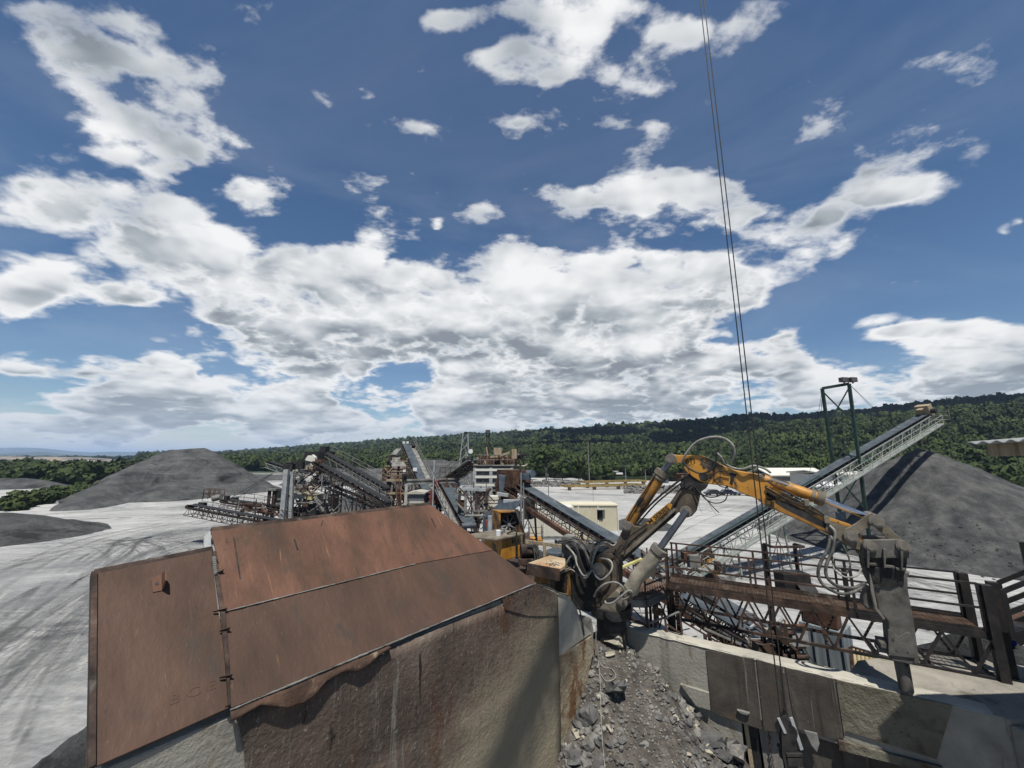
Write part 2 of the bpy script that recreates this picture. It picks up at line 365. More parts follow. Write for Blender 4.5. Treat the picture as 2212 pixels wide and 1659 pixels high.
g.links.new(mathn(g, 'MULTIPLY', sz.outputs[2], 1e4), go.inputs[0])
msafe = mathn(g, 'MAXIMUM', sz.outputs[1], 2e-7)
hbar = mathn(g, 'DIVIDE', sz.outputs[0], msafe); rbar = mathn(g, 'ADD', .045, mathn(g, 'MULTIPLY', s0.outputs[1], .16))
g.links.new(mathn(g, 'DIVIDE', mathn(g, 'SUBTRACT', s0.outputs[1], hbar), rbar), go.inputs[1])

tc = nt.nodes.new('ShaderNodeTexCoord'); D = tc.outputs['Generated']
sp = nt.nodes.new('ShaderNodeSeparateXYZ'); L.new(D, sp.inputs[0])
yy = mathn(nt, 'MAXIMUM', sp.outputs[1], .06)
u = mathn(nt, 'DIVIDE', sp.outputs[0], yy); v = mathn(nt, 'DIVIDE', sp.outputs[2], yy)
cb = nt.nodes.new('ShaderNodeCombineXYZ'); L.new(u, cb.inputs[0]); L.new(v, cb.inputs[1])
# finer structure towards the horizon, where the clouds are farther away
zden = mathn(nt, 'ADD', mathn(nt, 'MAXIMUM', sp.outputs[2], 0), .26)
inv = mathn(nt, 'DIVIDE', 1.0, zden)
nv = nt.nodes.new('ShaderNodeVectorMath'); nv.operation = 'SCALE'; L.new(D, nv.inputs[0]); L.new(inv, nv.inputs['Scale'])
NV = nv.outputs[0]
def vadd(a, b):
    n = nt.nodes.new('ShaderNodeVectorMath'); n.operation = 'ADD'; L.new(a, n.inputs[0])
    if isinstance(b, tuple): n.inputs[1].default_value = b
    else: L.new(b, n.inputs[1])
    return n.outputs[0]
def vsc(a, k):
    n = nt.nodes.new('ShaderNodeVectorMath'); n.operation = 'SCALE'; L.new(a, n.inputs[0]); n.inputs['Scale'].default_value = k; return n.outputs[0]
warp = tex(nt, NV, 2.4, 2, .5)
wv = vsc(vadd(warp.outputs['Color'], (-.5, -.5, -.5)), .16)
P0_ = vadd(cb.outputs[0], wv)
fl = nt.nodes.new('ShaderNodeVectorMath'); fl.operation = 'MULTIPLY'; L.new(P0_, fl.inputs[0]); fl.inputs[1].default_value = (SQ, 1, 0)
P = fl.outputs[0]
NW = vadd(NV, vsc(wv, .5))
def billow(co_, k=0):
    f = tex(nt, co_, 3.4, 8 - k, .545)
    rd = tex(nt, co_, 6.5, 4 - k // 2, .55); rd.noise_type = 'RIDGED_MULTIFRACTAL'; rd.normalize = True
    rd.inputs['Offset'].default_value = 1.0; rd.inputs['Gain'].default_value = 1.6
    a = mathn(nt, 'MULTIPLY', mathn(nt, 'SUBTRACT', f.outputs[0], .5), 2.6)
    b = mathn(nt, 'MULTIPLY', mathn(nt, 'SUBTRACT', .45, rd.outputs[0]), .45)
    return mathn(nt, 'ADD', a, b)
gn = nt.nodes.new('ShaderNodeGroup'); gn.node_tree = g; L.new(P, gn.inputs[0])
m1 = mathn(nt, 'MINIMUM', gn.outputs[0], 1.5)
m1 = mathn(nt, 'ADD', m1, mrange(nt, sp.outputs[2], .20, .05, 0, .42)); rel = gn.outputs[1]
b1 = billow(NW)
s1_ = tex(nt, NW, 3.4, 3, .5); s2_ = tex(nt, vadd(NW, (.01, -.03, .085)), 3.4, 3, .5)     # a step towards the sun
wisp = tex(nt, NW, 14, 5, .65)
wn = mathn(nt, 'SUBTRACT', wisp.outputs[0], .5)
# high streets are drawn out by the wind
ab = nt.nodes.new('ShaderNodeVectorMath'); ab.operation = 'ABSOLUTE'; L.new(NV, ab.inputs[0])
smp = nt.nodes.new('ShaderNodeMapping'); smp.vector_type = 'TEXTURE'; smp.inputs['Rotation'].default_value = (0, -.62, 0); smp.inputs['Scale'].default_value = (3.6, 1, 1); L.new(vadd(ab.outputs[0], vsc(wv, .4)), smp.inputs[0])
strk = tex(nt, smp.outputs[0], 8.5, 6, .6)
high = mrange(nt, sp.outputs[2], .32, .55)
sn = mathn(nt, 'MULTIPLY', mathn(nt, 'SUBTRACT', strk.outputs[0], .5), mathn(nt, 'MULTIPLY', high, 4.6))
d1 = mathn(nt, 'ADD', m1, mathn(nt, 'ADD', mathn(nt, 'MULTIPLY', b1, .80), mathn(nt, 'MULTIPLY', wn, .5)))
d1 = mathn(nt, 'ADD', d1, sn)
front = mrange(nt, sp.outputs[1], .1, .25)
soft = nt.nodes.new('ShaderNodeMapRange'); soft.interpolation_type = 'SMOOTHSTEP'; L.new(d1, soft.inputs[0]); soft.inputs[1].default_value = .30; L.new(mathn(nt, 'ADD', .92, mathn(nt, 'MULTIPLY', high, .45)), soft.inputs[2])
alpha = mathn(nt, 'MULTIPLY', soft.outputs[0], front)
above = mrange(nt, sp.outputs[2], -.02, .02)
alpha = mathn(nt, 'MULTIPLY', alpha, above)
veil_n = tex(nt, NV, 1.3, 6, .6, 1.0, sc=(.6, 1, 2.5), off=(1, 5, 3), rot=(0, 0, .5))
veil = mathn(nt, 'MULTIPLY', mrange(nt, veil_n.outputs[0], .42, .75), .08)
alpha = mathn(nt, 'MAXIMUM', alpha, mathn(nt, 'MULTIPLY', veil, above))
# tops face the sun, flat bases and thick cores stay grey
lowf = mathn(nt, 'SUBTRACT', s1_.outputs[0], .5)
top = mrange(nt, mathn(nt, 'ADD', rel, mathn(nt, 'MULTIPLY', lowf, 1.5)), -.55, .45)
core = mrange(nt, d1, .70, 1.35)
relief = mathn(nt, 'MULTIPLY', mathn(nt, 'SUBTRACT', s1_.outputs[0], s2_.outputs[0]), 1.8)
lit = mathn(nt, 'SUBTRACT', 1.0, mathn(nt, 'MULTIPLY', core, mathn(nt, 'SUBTRACT', .98, mathn(nt, 'MULTIPLY', top, .86))))
lit = mathn(nt, 'ADD', lit, mathn(nt, 'ADD', relief, mathn(nt, 'MULTIPLY', wn, .09)), True)
ccol = ramp(nt, lit, [(.27, .305, .345), (.46, .50, .535), (.74, .765, .785), (.97, .975, .975)], 0.0, 1.0, 1.0)
# low down everything melts into distant bright haze cloud
air = mrange(nt, sp.outputs[2], .0, .20, .50, 0.)
hcol = nt.nodes.new('ShaderNodeRGB'); hcol.outputs[0].default_value = (.50, .575, .645, 1)
ccol = mixc(nt, air, ccol, hcol.outputs[0])
lown = tex(nt, NV, 2.2, 5, .6, sc=(1, 1, 3))
low = mrange(nt, mathn(nt, 'ADD', sp.outputs[2], mathn(nt, 'MULTIPLY', mathn(nt, 'SUBTRACT', lown.outputs[0], .5), .16)), .0, .11, .70, 0)
alpha = mathn(nt, 'MAXIMUM', alpha, mathn(nt, 'MULTIPLY', low, above))
sky = nt.nodes.new('ShaderNodeTexSky'); sky.sky_type = 'NISHITA'; sky.sun_disc = False
sky.sun_elevation = math.asin(SUN.z); sky.sun_rotation = math.atan2(SUN.x, SUN.y)
sky.altitude = 300; sky.air_density = 1.0; sky.dust_density = .3; sky.ozone_density = 2.6
hs = nt.nodes.new('ShaderNodeHueSaturation'); hs.inputs['Saturation'].default_value = 1.14; L.new(sky.outputs[0], hs.inputs['Color'])
bg1 = nt.nodes.new('ShaderNodeBackground'); L.new(hs.outputs[0], bg1.inputs[0]); bg1.inputs[1].default_value = .066
bg2 = nt.nodes.new('ShaderNodeBackground'); L.new(ccol, bg2.inputs[0]); bg2.inputs[1].default_value = .70
mx = nt.nodes.new('ShaderNodeMixShader'); L.new(alpha, mx.inputs[0]); L.new(bg1.outputs[0], mx.inputs[1]); L.new(bg2.outputs[0], mx.inputs[2])
wo = nt.nodes.new('ShaderNodeOutputWorld'); L.new(mx.outputs[0], wo.inputs[0])
# ================================================================== THE SETTING
def fbm(x, y, z=0., o=5, s=1.):
    return mnoise.fractal(Vector((x * s, y * s, z)), 1.0, 2.0, o)
def ground_mat():
    m, nt, b = nodes('pale quarry dust')
    tc = nt.nodes.new('ShaderNodeTexCoord'); co = tc.outputs['Object']
    wn = tex(nt, co, .035, 3, .5)
    sc = nt.nodes.new('ShaderNodeVectorMath'); sc.operation = 'MULTIPLY_ADD'; nt.links.new(wn.outputs['Color'], sc.inputs[0])
    sc.inputs[1].default_value = (16, 16, 0); nt.links.new(co, sc.inputs[2]); wc = sc.outputs[0]
    big = tex(nt, co, .045, 5, .55)
    s1 = tex(nt, wc, 1.3, 7, .65, sc=(.14, 1, 1), rot=(0, 0, .95))
    s2 = tex(nt, wc, 1.5, 7, .65, sc=(.10, 1, 1), rot=(0, 0, -.2))
    mid = tex(nt, wc, .22, 6, .62, sc=(.45, 1, 1), rot=(0, 0, .8))
    fine = tex(nt, co, 2.6, 9, .75)
    a = mathn(nt, 'ADD', mathn(nt, 'MULTIPLY', s1.outputs[0], .30), mathn(nt, 'MULTIPLY', s2.outputs[0], .30))
    a = mathn(nt, 'ADD', a, mathn(nt, 'MULTIPLY', mid.outputs[0], .34))
    a = mathn(nt, 'ADD', a, mathn(nt, 'MULTIPLY', mathn(nt, 'SUBTRACT', big.outputs[0], .5), .35))
    a = mathn(nt, 'ADD', a, mathn(nt, 'MULTIPLY', mathn(nt, 'SUBTRACT', fine.outputs[0], .5), .30))
    # the haul area close to the works is churned, the outer yard is bleached
    rd = nt.nodes.new('ShaderNodeVectorMath'); rd.operation = 'DISTANCE'; nt.links.new(wc, rd.inputs[0]); rd.inputs[1].default_value = (-22, 24, 0)
    a = mathn(nt, 'ADD', a, mrange(nt, rd.outputs['Value'], 14, 60, -.075, .055))
    c = ramp(nt, a, [(.175, .179, .181), (.27, .272, .27), (.385, .383, .371), (.48, .473, .45)], .36, .60)
    # beyond the works the land is green
    dist = nt.nodes.new('ShaderNodeVectorMath'); dist.operation = 'LENGTH'; nt.links.new(co, dist.inputs[0])
    far = mathn(nt, 'ADD', dist.outputs['Value'], mathn(nt, 'MULTIPLY', tex(nt, co, .01, 5).outputs[0], 200))
    c = mixc(nt, mrange(nt, far, 330, 420), c, (.03, .05, .018))
    nt.links.new(c, b.inputs['Base Color']); b.inputs['Roughness'].default_value = .95; b.inputs['Specular IOR Level'].default_value = .15
    bu = nt.nodes.new('ShaderNodeBump'); bu.inputs['Strength'].default_value = .5; bu.inputs['Distance'].default_value = .12
    h = mathn(nt, 'ADD', mathn(nt, 'MULTIPLY', fine.outputs[0], .9), mathn(nt, 'ADD', s1.outputs[0], s2.outputs[0]))
    nt.links.new(h, bu.inputs['Height']); nt.links.new(bu.outputs[0], b.inputs['Normal'])
    return m
gm = ground_mat()
b = MB()
rr = [0, 30, 60, 120, 250, 500, 1000, 2500, 6000, 14000]
vs_ = [(0, 0, 0)]
for r_ in rr[1:]:
    for i in range(48): vs_.append((r_ * math.cos(i * math.pi / 24), r_ * math.sin(i * math.pi / 24), -0.0 if r_ < 700 else -.002 * (r_ - 700)))
fs_ = [(0, 1 + i, 1 + (i + 1) % 48) for i in range(48)]
for k in range(len(rr) - 2):
    o1, o2 = 1 + k * 48, 1 + (k + 1) * 48
    fs_ += [(o1 + i, o2 + i, o2 + (i + 1) % 48, o1 + (i + 1) % 48) for i in range(48)]
b.add(vs_, fs_)
tag(b.build('ground', gm), kind='structure')

# ---- tyre tracks: thin layers of crushed dust that trucks have pressed into the yard
def track_mat(name, c1, c2, k):
    m, nt, b = nodes(name)
    tc = nt.nodes.new('ShaderNodeTexCoord'); co = tc.outputs['Object']
    n1 = tex(nt, co, .16, 6, .6); n2 = tex(nt, co, 3, 6, .7)
    c = ramp(nt, n1.outputs[0], [c1, c2]); nt.links.new(c, b.inputs['Base Color']); b.inputs['Roughness'].default_value = .95
    ed = nt.nodes.new('ShaderNodeAttribute'); ed.attribute_name = 'mid'
    a = mathn(nt, 'MULTIPLY', mathn(nt, 'MULTIPLY', ed.outputs['Fac'], mrange(nt, n1.outputs[0], .34, .58)), mrange(nt, n2.outputs[0], .32, .6, .15, 1))
    nt.links.new(mathn(nt, 'MULTIPLY', a, k), b.inputs['Alpha'])
    return m
tm_l = track_mat('pale pressed dust', (.44, .435, .415), (.53, .52, .495), .80)
tm_d = track_mat('dark damp track', (.13, .132, .134), (.18, .18, .178), .55)
def track(path, gauge, wd, z, mb):
    P = [Vector((p[0], p[1], z)) for p in path]
    P = [P[0] * 2 - P[1]] + P + [P[-1] * 2 - P[-2]]; C = []
    for i in range(1, len(P) - 2):
        for k in range(10):
            t = k / 10; a, b_, c, d = P[i - 1:i + 3]
            C.append(.5 * ((2 * b_) + (c - a) * t + (2 * a - 5 * b_ + 4 * c - d) * t * t + (3 * b_ - a - 3 * c + d) * t ** 3))
    for off in (-gauge / 2, gauge / 2):
        vs = []
        for i, c in enumerate(C):
            tn = (C[min(i + 1, len(C) - 1)] - C[max(0, i - 1)]).normalized(); sd = tn.cross(Z)
            w_ = wd * (1 + .3 * math.sin(i * .7 + off))
            vs += [c + sd * (off - w_ * .7), c + sd * off, c + sd * (off + w_ * .7)]
        mb.add(vs, [(3 * i + j, 3 * i + 3 + j, 3 * i + 4 + j, 3 * i + 1 + j) for i in range(len(C) - 1) for j in (0, 1)])
def gp(*pts): return [atZ(p, 0) for p in pts]
arcs = [gp((0, 1420), (170, 1275), (300, 1200), (330, 1165), (420, 1140)), gp((0, 1330), (120, 1230), (260, 1160), (420, 1125)), gp((0, 1560), (160, 1380), (300, 1260), (390, 1190), (520, 1150)),
        gp((0, 1480), (150, 1410), (320, 1380)), gp((-60, 1390), (60, 1370), (200, 1365)), gp((40, 1640), (110, 1480), (210, 1350), (330, 1230), (360, 1190), (300, 1165)),
        gp((0, 1230), (160, 1190), (320, 1165), (520, 1130)), gp((100, 1112), (300, 1100), (560, 1090), (700, 1085)), gp((120, 1125), (300, 1118), (480, 1108), (640, 1100)),
        gp((230, 1180), (300, 1170), (420, 1150), (560, 1120)), gp((520, 1090), (600, 1070), (640, 1055), (570, 1045), (600, 1035)), gp((400, 1100), (520, 1075), (580, 1062), (545, 1048), (640, 1036)),
        gp((1180, 1075), (1400, 1080), (1600, 1095), (1760, 1110)), gp((1160, 1062), (1340, 1070), (1540, 1080), (1700, 1085)), gp((1560, 1240), (1800, 1210), (2000, 1260), (2200, 1300)),
        gp((1500, 1170), (1640, 1160), (1780, 1200), (2000, 1300)), gp((1960, 1300), (2080, 1310), (2212, 1340)), gp((1500, 1210), (1700, 1260), (1950, 1350), (2250, 1380))]
for k, (mat_, nm) in enumerate(((tm_l, 'pale_tyre_track'), (tm_d, 'dark_tyre_track'))):
    for lay in range(3):
        mb = MB(); z = .012 + .005 * (lay + 3 * k)
        for i, a in enumerate(arcs):
            if i % 3 != lay: continue
            for j in range(5 if k == 0 else 2):
                o = Vector((rng.uniform(-2.5, 2.5), rng.uniform(-2.5, 2.5), 0))
                track([p + o for p in a], rng.uniform(1.8, 2.3), rng.uniform(.2, .7), z, mb)
        for i in range(10):
            x0, y0 = rng.uniform(-75, -12), rng.uniform(22, 95)
            if i % 2: x0, y0 = rng.uniform(0, 95), rng.uniform(40, 120)
            h = rng.gauss(.95, .3) if i % 3 else rng.gauss(.1, .25); c_ = rng.uniform(-.022, .022); pts = []; x, y = x0 - 12 * math.cos(h), y0 - 12 * math.sin(h)
            for q in range(6):
                pts.append((x, y)); x += math.cos(h) * 9; y += math.sin(h) * 9; h += c_ * 9
            track(pts, 2.1, rng.uniform(.15, .42), z, mb)
        o = tag(mb.build(nm, mat_), kind='stuff'); at = o.data.attributes.new('mid', 'FLOAT', 'POINT'); at.data.foreach_set('value', np.tile([0., 1., 0.], len(mb.v) // 3).astype(np.float32))

# ---- stockpiles
def pile_mat(name, cols, g=1.0, layers=False):
    m, nt, b = nodes(name)
    tc = nt.nodes.new('ShaderNodeTexCoord'); co = tc.outputs['Object']
    n1 = tex(nt, co, .22 * g, 6, .6); n2 = tex(nt, co, 5 * g, 6, .75); n3 = tex(nt, co, .9, 6, .6, .5, sc=(1, 1, .25))
    a = mathn(nt, 'ADD', mathn(nt, 'MULTIPLY', n1.outputs[0], .4), mathn(nt, 'MULTIPLY', n2.outputs[0], .38))
    a = mathn(nt, 'ADD', a, mathn(nt, 'MULTIPLY', n3.outputs[0], .25))
    if layers:
        n4 = tex(nt, co, 1.0, 5, .6, sc=(.05, .05, 1.4)); a = mathn(nt, 'ADD', a, mathn(nt, 'MULTIPLY', mathn(nt, 'SUBTRACT', n4.outputs[0], .5), .28))
    c = ramp(nt, a, cols, .42, .60)
    n5 = tex(nt, co, .16 if layers else .05, 8, .7, .4, sc=(.7, .7, 1.8), off=(3, 8, 1)); c = mixc(nt, mathn(nt, 'MULTIPLY', mrange(nt, n5.outputs[0], .56, .62), .7 if layers else .15), c, tuple(x * .42 for x in cols[0]))     # damp, freshly broken ground
    nt.links.new(c, b.inputs['Base Color']); b.inputs['Roughness'].default_value = .95; b.inputs['Specular IOR Level'].default_value = .15
    bu = nt.nodes.new('ShaderNodeBump'); bu.inputs['Strength'].default_value = 1.0; bu.inputs['Distance'].default_value = .22
    nt.links.new(mathn(nt, 'ADD', n2.outputs[0], mathn(nt, 'MULTIPLY', n3.outputs[0], 1.2)), bu.inputs['Height']); nt.links.new(bu.outputs[0], b.inputs['Normal'])
    return m
PM = pile_mat('dark grey crushed stone', [(.048, .050, .050), (.085, .087, .086), (.132, .132, .127)], 1.0, True)
PMR = pile_mat('grey crushed stone', [(.052, .054, .055), (.098, .099, .098), (.175, .172, .163)], 2.6)
def pile(name, x0, x1, y0, y1, hf, n, mat_, label, cat='stockpile', group=None):
    nx = n; ny = max(8, int(n * (y1 - y0) / (x1 - x0)))
    b = MB()
    def fn(a, c):
        x, y = x0 + (x1 - x0) * a, y0 + (y1 - y0) * c
        return (x, y, max(-.15, hf(x, y)))
    b.grid(nx, ny, fn)
    # drop the cells that lie wholly below ground
    keep = [i for i, f in enumerate(b.f) if any(b.v[k][2] > -.12 for k in f)]
    b.f = [b.f[i] for i in keep]; b.sm = [True] * len(b.f)
    used = sorted({k for f in b.f for k in f}); mp = {k: i for i, k in enumerate(used)}
    b.v = [b.v[k] for k in used]; b.f = [tuple(mp[k] for k in f) for f in b.f]
    o = b.build(name, mat_); return tag(o, label, cat, group)
def seg_d(x, y, a, b_):
    dx, dy = b_[0] - a[0], b_[1] - a[1]; L2 = dx * dx + dy * dy or 1e-9
    t = max(0, min(1, ((x - a[0]) * dx + (y - a[1]) * dy) / L2))
    return math.hypot(x - a[0] - t * dx, y - a[1] - t * dy), t
def cone(x, y, a, b_, h0, h1, sl, top=.6):
    d, t = seg_d(x, y, a, b_); h = h0 + (h1 - h0) * t
    d = math.sqrt(d * d + top * top) - top
    return h - sl * d
RA, RB = atY((372, 972), 113), atY((442, 970), 113)
def hf_left(x, y):
    n1 = fbm(x, y, 1, 4, .09); n2 = fbm(x, y, 3, 4, .35)
    z = cone(x, y, (RA.x, RA.y), (RB.x, RB.y), 12.0, 12.2, .64) + n1 * .28 + n2 * .12
    z2 = cone(x, y, (-98, 99), (-90, 86), 5.0, 2.6, .58, 1) + n1 * .5 + n2 * .2
    # a loader has bitten into the foot and left a ragged scarp
    sc = 4.6 + 1.6 * math.sin(x * .19 + 1.0) + n1 * 2.2
    if y < 112 and z < sc: z = max(z - 2.3 * min(1, (sc - z) / .35) * min(1, (112 - y) / 6), 0.0 if z > 0 else z)
    z3 = cone(x, y, (-83, 98), (-78, 118), 3.9, 3.0, .42, 1.5) + n2 * .12 + n1 * .3
    z4 = cone(x, y, (-84, 78), (-88, 84), 1.3, 2.0, .42, 1) + n2 * .2
    return max(z, z2, z3, z4)
pile('gravel_stockpile', -140, -60, 64, 150, hf_left, 280, PM, 'large flat topped dark grey gravel stockpile with loader cut foot, behind the pale yard')
RP = atY((1990, 968), 49.5)
def hf_right(x, y):
    n1 = fbm(x, y, 5, 4, .16); n2 = fbm(x, y, 8, 5, .7)
    an = math.atan2(y - RP.y, x - RP.x); d_ = math.hypot(x - RP.x, y - RP.y); gul = mnoise.noise(Vector((math.cos(an) * 3.2, math.sin(an) * 3.2, 2))) * .5 + mnoise.noise(Vector((math.cos(an) * 11, math.sin(an) * 11, d_ * .05))) * .28
    d = math.hypot(x - RP.x, y - RP.y)
    z = RP.z + .1 - .685 * (math.sqrt(d * d + .5) - .5) + n1 * .28 + n2 * .10 + gul * min(1, d / 5)
    if z < 2.4: z = 2.4 - (2.4 - z) * .62
    return z
pile('gravel_stockpile', 28, 78, 24, 72, hf_right, 190, PMR, 'tall conical grey gravel stockpile under the discharge end of the pale stacker conveyor')
def simple_pile(c, rx, H, label, mat_=PM, sl=.6, seed=0, n=60, e=(0, 0), group=None):
    def hf(x, y): return cone(x, y, (c[0] - e[0], c[1] - e[1]), (c[0] + e[0], c[1] + e[1]), H, H * .93, sl, .5) + fbm(x, y, seed, 4, .25) * .07 * H + fbm(x, y, seed + 4, 4, .9) * .03 * H
    pile('gravel_stockpile', c[0] - rx, c[0] + rx, c[1] - rx, c[1] + rx, hf, n, mat_, label, group=group)
c = atY((972, 992), 118); simple_pile(c, 34, c.z, 'broad grey gravel stockpile behind the lattice antenna mast', seed=2, e=(7, 2), sl=.50)
c = atY((575, 1024), 170); simple_pile(c, 24, c.z, 'low grey heap beside the winding pale haul road below the hill', seed=3, e=(9, 1), sl=.35)
c = atY((790, 1010), 150); simple_pile(c, 34, c.z, 'long low grey heap seen between the two sloping plant conveyors', seed=4, e=(14, 2), sl=.4)
c = atY((745, 1078), 72); simple_pile(c, 12, c.z + .4, 'rough rubble heap under the left screening plant conveyors', PMR, seed=5, e=(3, 0), sl=.4)
c = atY((1385, 1104), 58); simple_pile(c, 6, 1.3, 'small dark heap behind the cream cabins', seed=6, e=(1.6, 0), sl=.45, n=40)
c = atY((-70, 1112), 50); simple_pile(c, 16, 3.0, 'smooth dark grey mound on the near side of the yard tracks', seed=7, e=(3, 1.5), sl=.30, n=80)
c = atZ((130, 1650), 0)
def hf_heap(x, y): return cone(x, y, (-14.0, 15.3), (-12.3, 15.0), 1.25, 1.5, .85, .25) + fbm(x, y, 9, 5, 1.2) * .28
pile('rock_heap', -19, -9, 9, 19, hf_heap, 80, PM, 'dark rough rock heap at the foot of the rusty plate', 'rock heap')
for i, (px, py, hh) in enumerate([(20, 1062, 3.0), (60, 1075, 1.6)]):
    c = atY((px, py), 128); simple_pile((c.x, c.y, 0), 16, hh, ('flat grey heap beyond the far left road', 'tiny pale heap on the far left road')[i], seed=12 + i, e=(5, 1), sl=.3, n=40)

# ---- hills
def interp(tab, x):
    if x <= tab[0][0]: return tab[0][1]
    for (a, b_), (c_, d) in zip(tab, tab[1:]):
        if x <= c_: return b_ + (d - b_) * (x - a) / (c_ - a)
    return tab[-1][1]
RIDGE = [(60, 1000), (330, 992), (470, 985), (560, 978), (760, 961), (1000, 945), (1200, 931), (1400, 917), (1600, 905), (1800, 893), (1900, 886), (2000, 873), (2100, 863), (2212, 856), (2500, 832), (2900, 800)]
RY = [(60, 1700), (330, 1500), (560, 1300), (1000, 950), (1600, 600), (2212, 430), (2900, 330)]
FY = [(60, 420), (330, 330), (470, 270), (900, 215), (1130, 185), (1640, 165), (1700, 130), (2000, 112), (2212, 100), (2900, 85)]
def hill_pt(px, t):
    Y0, Y1 = interp(FY, px), interp(RY, px)
    r = atY((px, interp(RIDGE, px)), Y1); zr = max(3., r.z - 7)
    Y = Y0 + (Y1 - Y0) * t; x = (px - CX) / (F / cT) * Y
    if t <= 1:
        z = zr * (t * .62 + .38 * t * t)
        k = max(0, min(1, (px - 1500) / 250))
        z += k * (9 * math.exp(-((t - .42) / .2) ** 2) - 5 * math.exp(-((t - .74) / .12) ** 2))
    else: z = zr - (t - 1) * zr * .5
    z += fbm(x, Y, 20, 4, .008) * 4 * min(1, t * 3)
    return Vector((x, Y, z - .3))
b = MB()
b.grid(110, 44, lambda a, c: hill_pt(60 + 2840 * a, c * 1.35))
M['hill'] = mk('forest floor', [(.016, .028, .010), (.03, .046, .016)], .05, .95, bump=0)
tag(b.build('hill', M['hill']), kind='structure')

# ---- woodland: crowns made of many leaf clumps
def leaf_mat(name, c1, c2):
    m, nt, b = nodes(name)
    at = nt.nodes.new('ShaderNodeAttribute'); at.attribute_name = 'tint'
    c = ramp(nt, at.outputs['Fac'], [c1, c2], 0, 1)
    nt.links.new(c, b.inputs['Base Color']); b.inputs['Roughness'].default_value = .75; b.inputs['Specular IOR Level'].default_value = .15
    an = nt.nodes.new('ShaderNodeAttribute'); an.attribute_name = 'outward'
    ge = nt.nodes.new('ShaderNodeNewGeometry'); mv = nt.nodes.new('ShaderNodeMix'); mv.data_type = 'VECTOR'; mv.inputs[0].default_value = .70
    nt.links.new(ge.outputs['Normal'], mv.inputs[4]); nt.links.new(an.outputs['Vector'], mv.inputs[5])
    no = nt.nodes.new('ShaderNodeVectorMath'); no.operation = 'NORMALIZE'; nt.links.new(mv.outputs[1], no.inputs[0]); nt.links.new(no.outputs[0], b.inputs['Normal'])
    return m
LM = leaf_mat('mixed broadleaf foliage', (.020, .034, .011), (.064, .090, .024))
def crown_cloud(n, rx, rz, leaf, rs):
    """leaf clumps through a crown of a few overlapping lobes; returns (n*4, 3) corners"""
    k = 7
    lc = rs.normal(0, 1, (k, 3)); lc /= np.linalg.norm(lc, axis=1)[:, None]; lc *= np.array([rx * .52, rx * .52, rz * .5]); lc[:, 2] += rz * .12
    lr = rs.uniform(.42, .62, k)
    w_ = rs.integers(0, k, n)
    d = rs.normal(0, 1, (n, 3)); d[:, 2] = np.where(d[:, 2] < 0, d[:, 2] * .6, d[:, 2]); d /= np.linalg.norm(d, axis=1)[:, None]
    rad = rs.uniform(.72, 1.05, n)[:, None]
    c = lc[w_] + d * rad * (lr[w_][:, None] * np.array([rx, rx, rz]))
    nn = d + rs.normal(0, .55, (n, 3)); nn /= np.linalg.norm(nn, axis=1)[:, None]
    a = np.cross(nn, rs.normal(0, 1, (n, 3))); a /= np.linalg.norm(a, axis=1)[:, None]; bb = np.cross(nn, a)
    s = (leaf * rs.uniform(.6, 1.3, n))[:, None]
    global LASTN
    LASTN = np.repeat(d * .75 + c / np.array([rx, rx, rz]) * .45 + np.array([0, 0, .1]), 4, 0)
    return np.stack([c - a * s - bb * s * .7, c + a * s * .9 - bb * s, c + a * s + bb * s * .8, c - a * s * .8 + bb * s], 1).reshape(-1, 3)
def mesh_np(name, V, tint, mat_, N=None):
    me = bpy.data.meshes.new(name); n = len(V); nf = n // 4
    me.vertices.add(n); me.vertices.foreach_set('co', V.astype(np.float32).ravel())
    me.loops.add(n); me.loops.foreach_set('vertex_index', np.arange(n, dtype=np.int32))
    me.polygons.add(nf); me.polygons.foreach_set('loop_start', np.arange(0, n, 4, dtype=np.int32))
    me.update(calc_edges=True)
    if tint is not None:
        at = me.attributes.new('tint', 'FLOAT', 'FACE'); at.data.foreach_set('value', tint.astype(np.float32))
    if N is not None:
        at = me.attributes.new('outward', 'FLOAT_VECTOR', 'POINT'); at.data.foreach_set('vector', N.astype(np.float32).ravel())
    me.materials.append(mat_); return me
LOD = {}
for lv, (n_, leaf) in enumerate(((900, .38), (430, .52), (130, .95), (48, 1.6))):
    LOD[lv] = [(crown_cloud(n_, 1, 1, leaf / 4.2, np.random.default_rng(100 * lv + i)), LASTN) for i in range(6)]
def wood(name, spots):
    Vs, Ts, Ns = [], [], []
    for (x, y, z, r_, h_, lv, tn) in spots:
        src, sn_ = LOD[lv][nrng.integers(0, 6)]; a = nrng.uniform(0, 6.28); ca, sa = math.cos(a), math.sin(a)
        V = src * np.array([r_, r_, h_])
        V = np.stack([V[:, 0] * ca - V[:, 1] * sa + x, V[:, 0] * sa + V[:, 1] * ca + y, V[:, 2] + z + h_ * .75], 1)
        Vs.append(V); nf = len(V) // 4; Ns.append(np.stack([sn_[:, 0] * ca - sn_[:, 1] * sa, sn_[:, 0] * sa + sn_[:, 1] * ca, sn_[:, 2]], 1))
        Ts.append(np.clip(tn + nrng.normal(0, .07, nf), 0, 1))
    me = mesh_np(name, np.concatenate(Vs), np.concatenate(Ts), LM, np.concatenate(Ns))
    o = bpy.data.objects.new(name, me); col.objects.link(o); tag(o, kind='stuff'); return o
spots = []
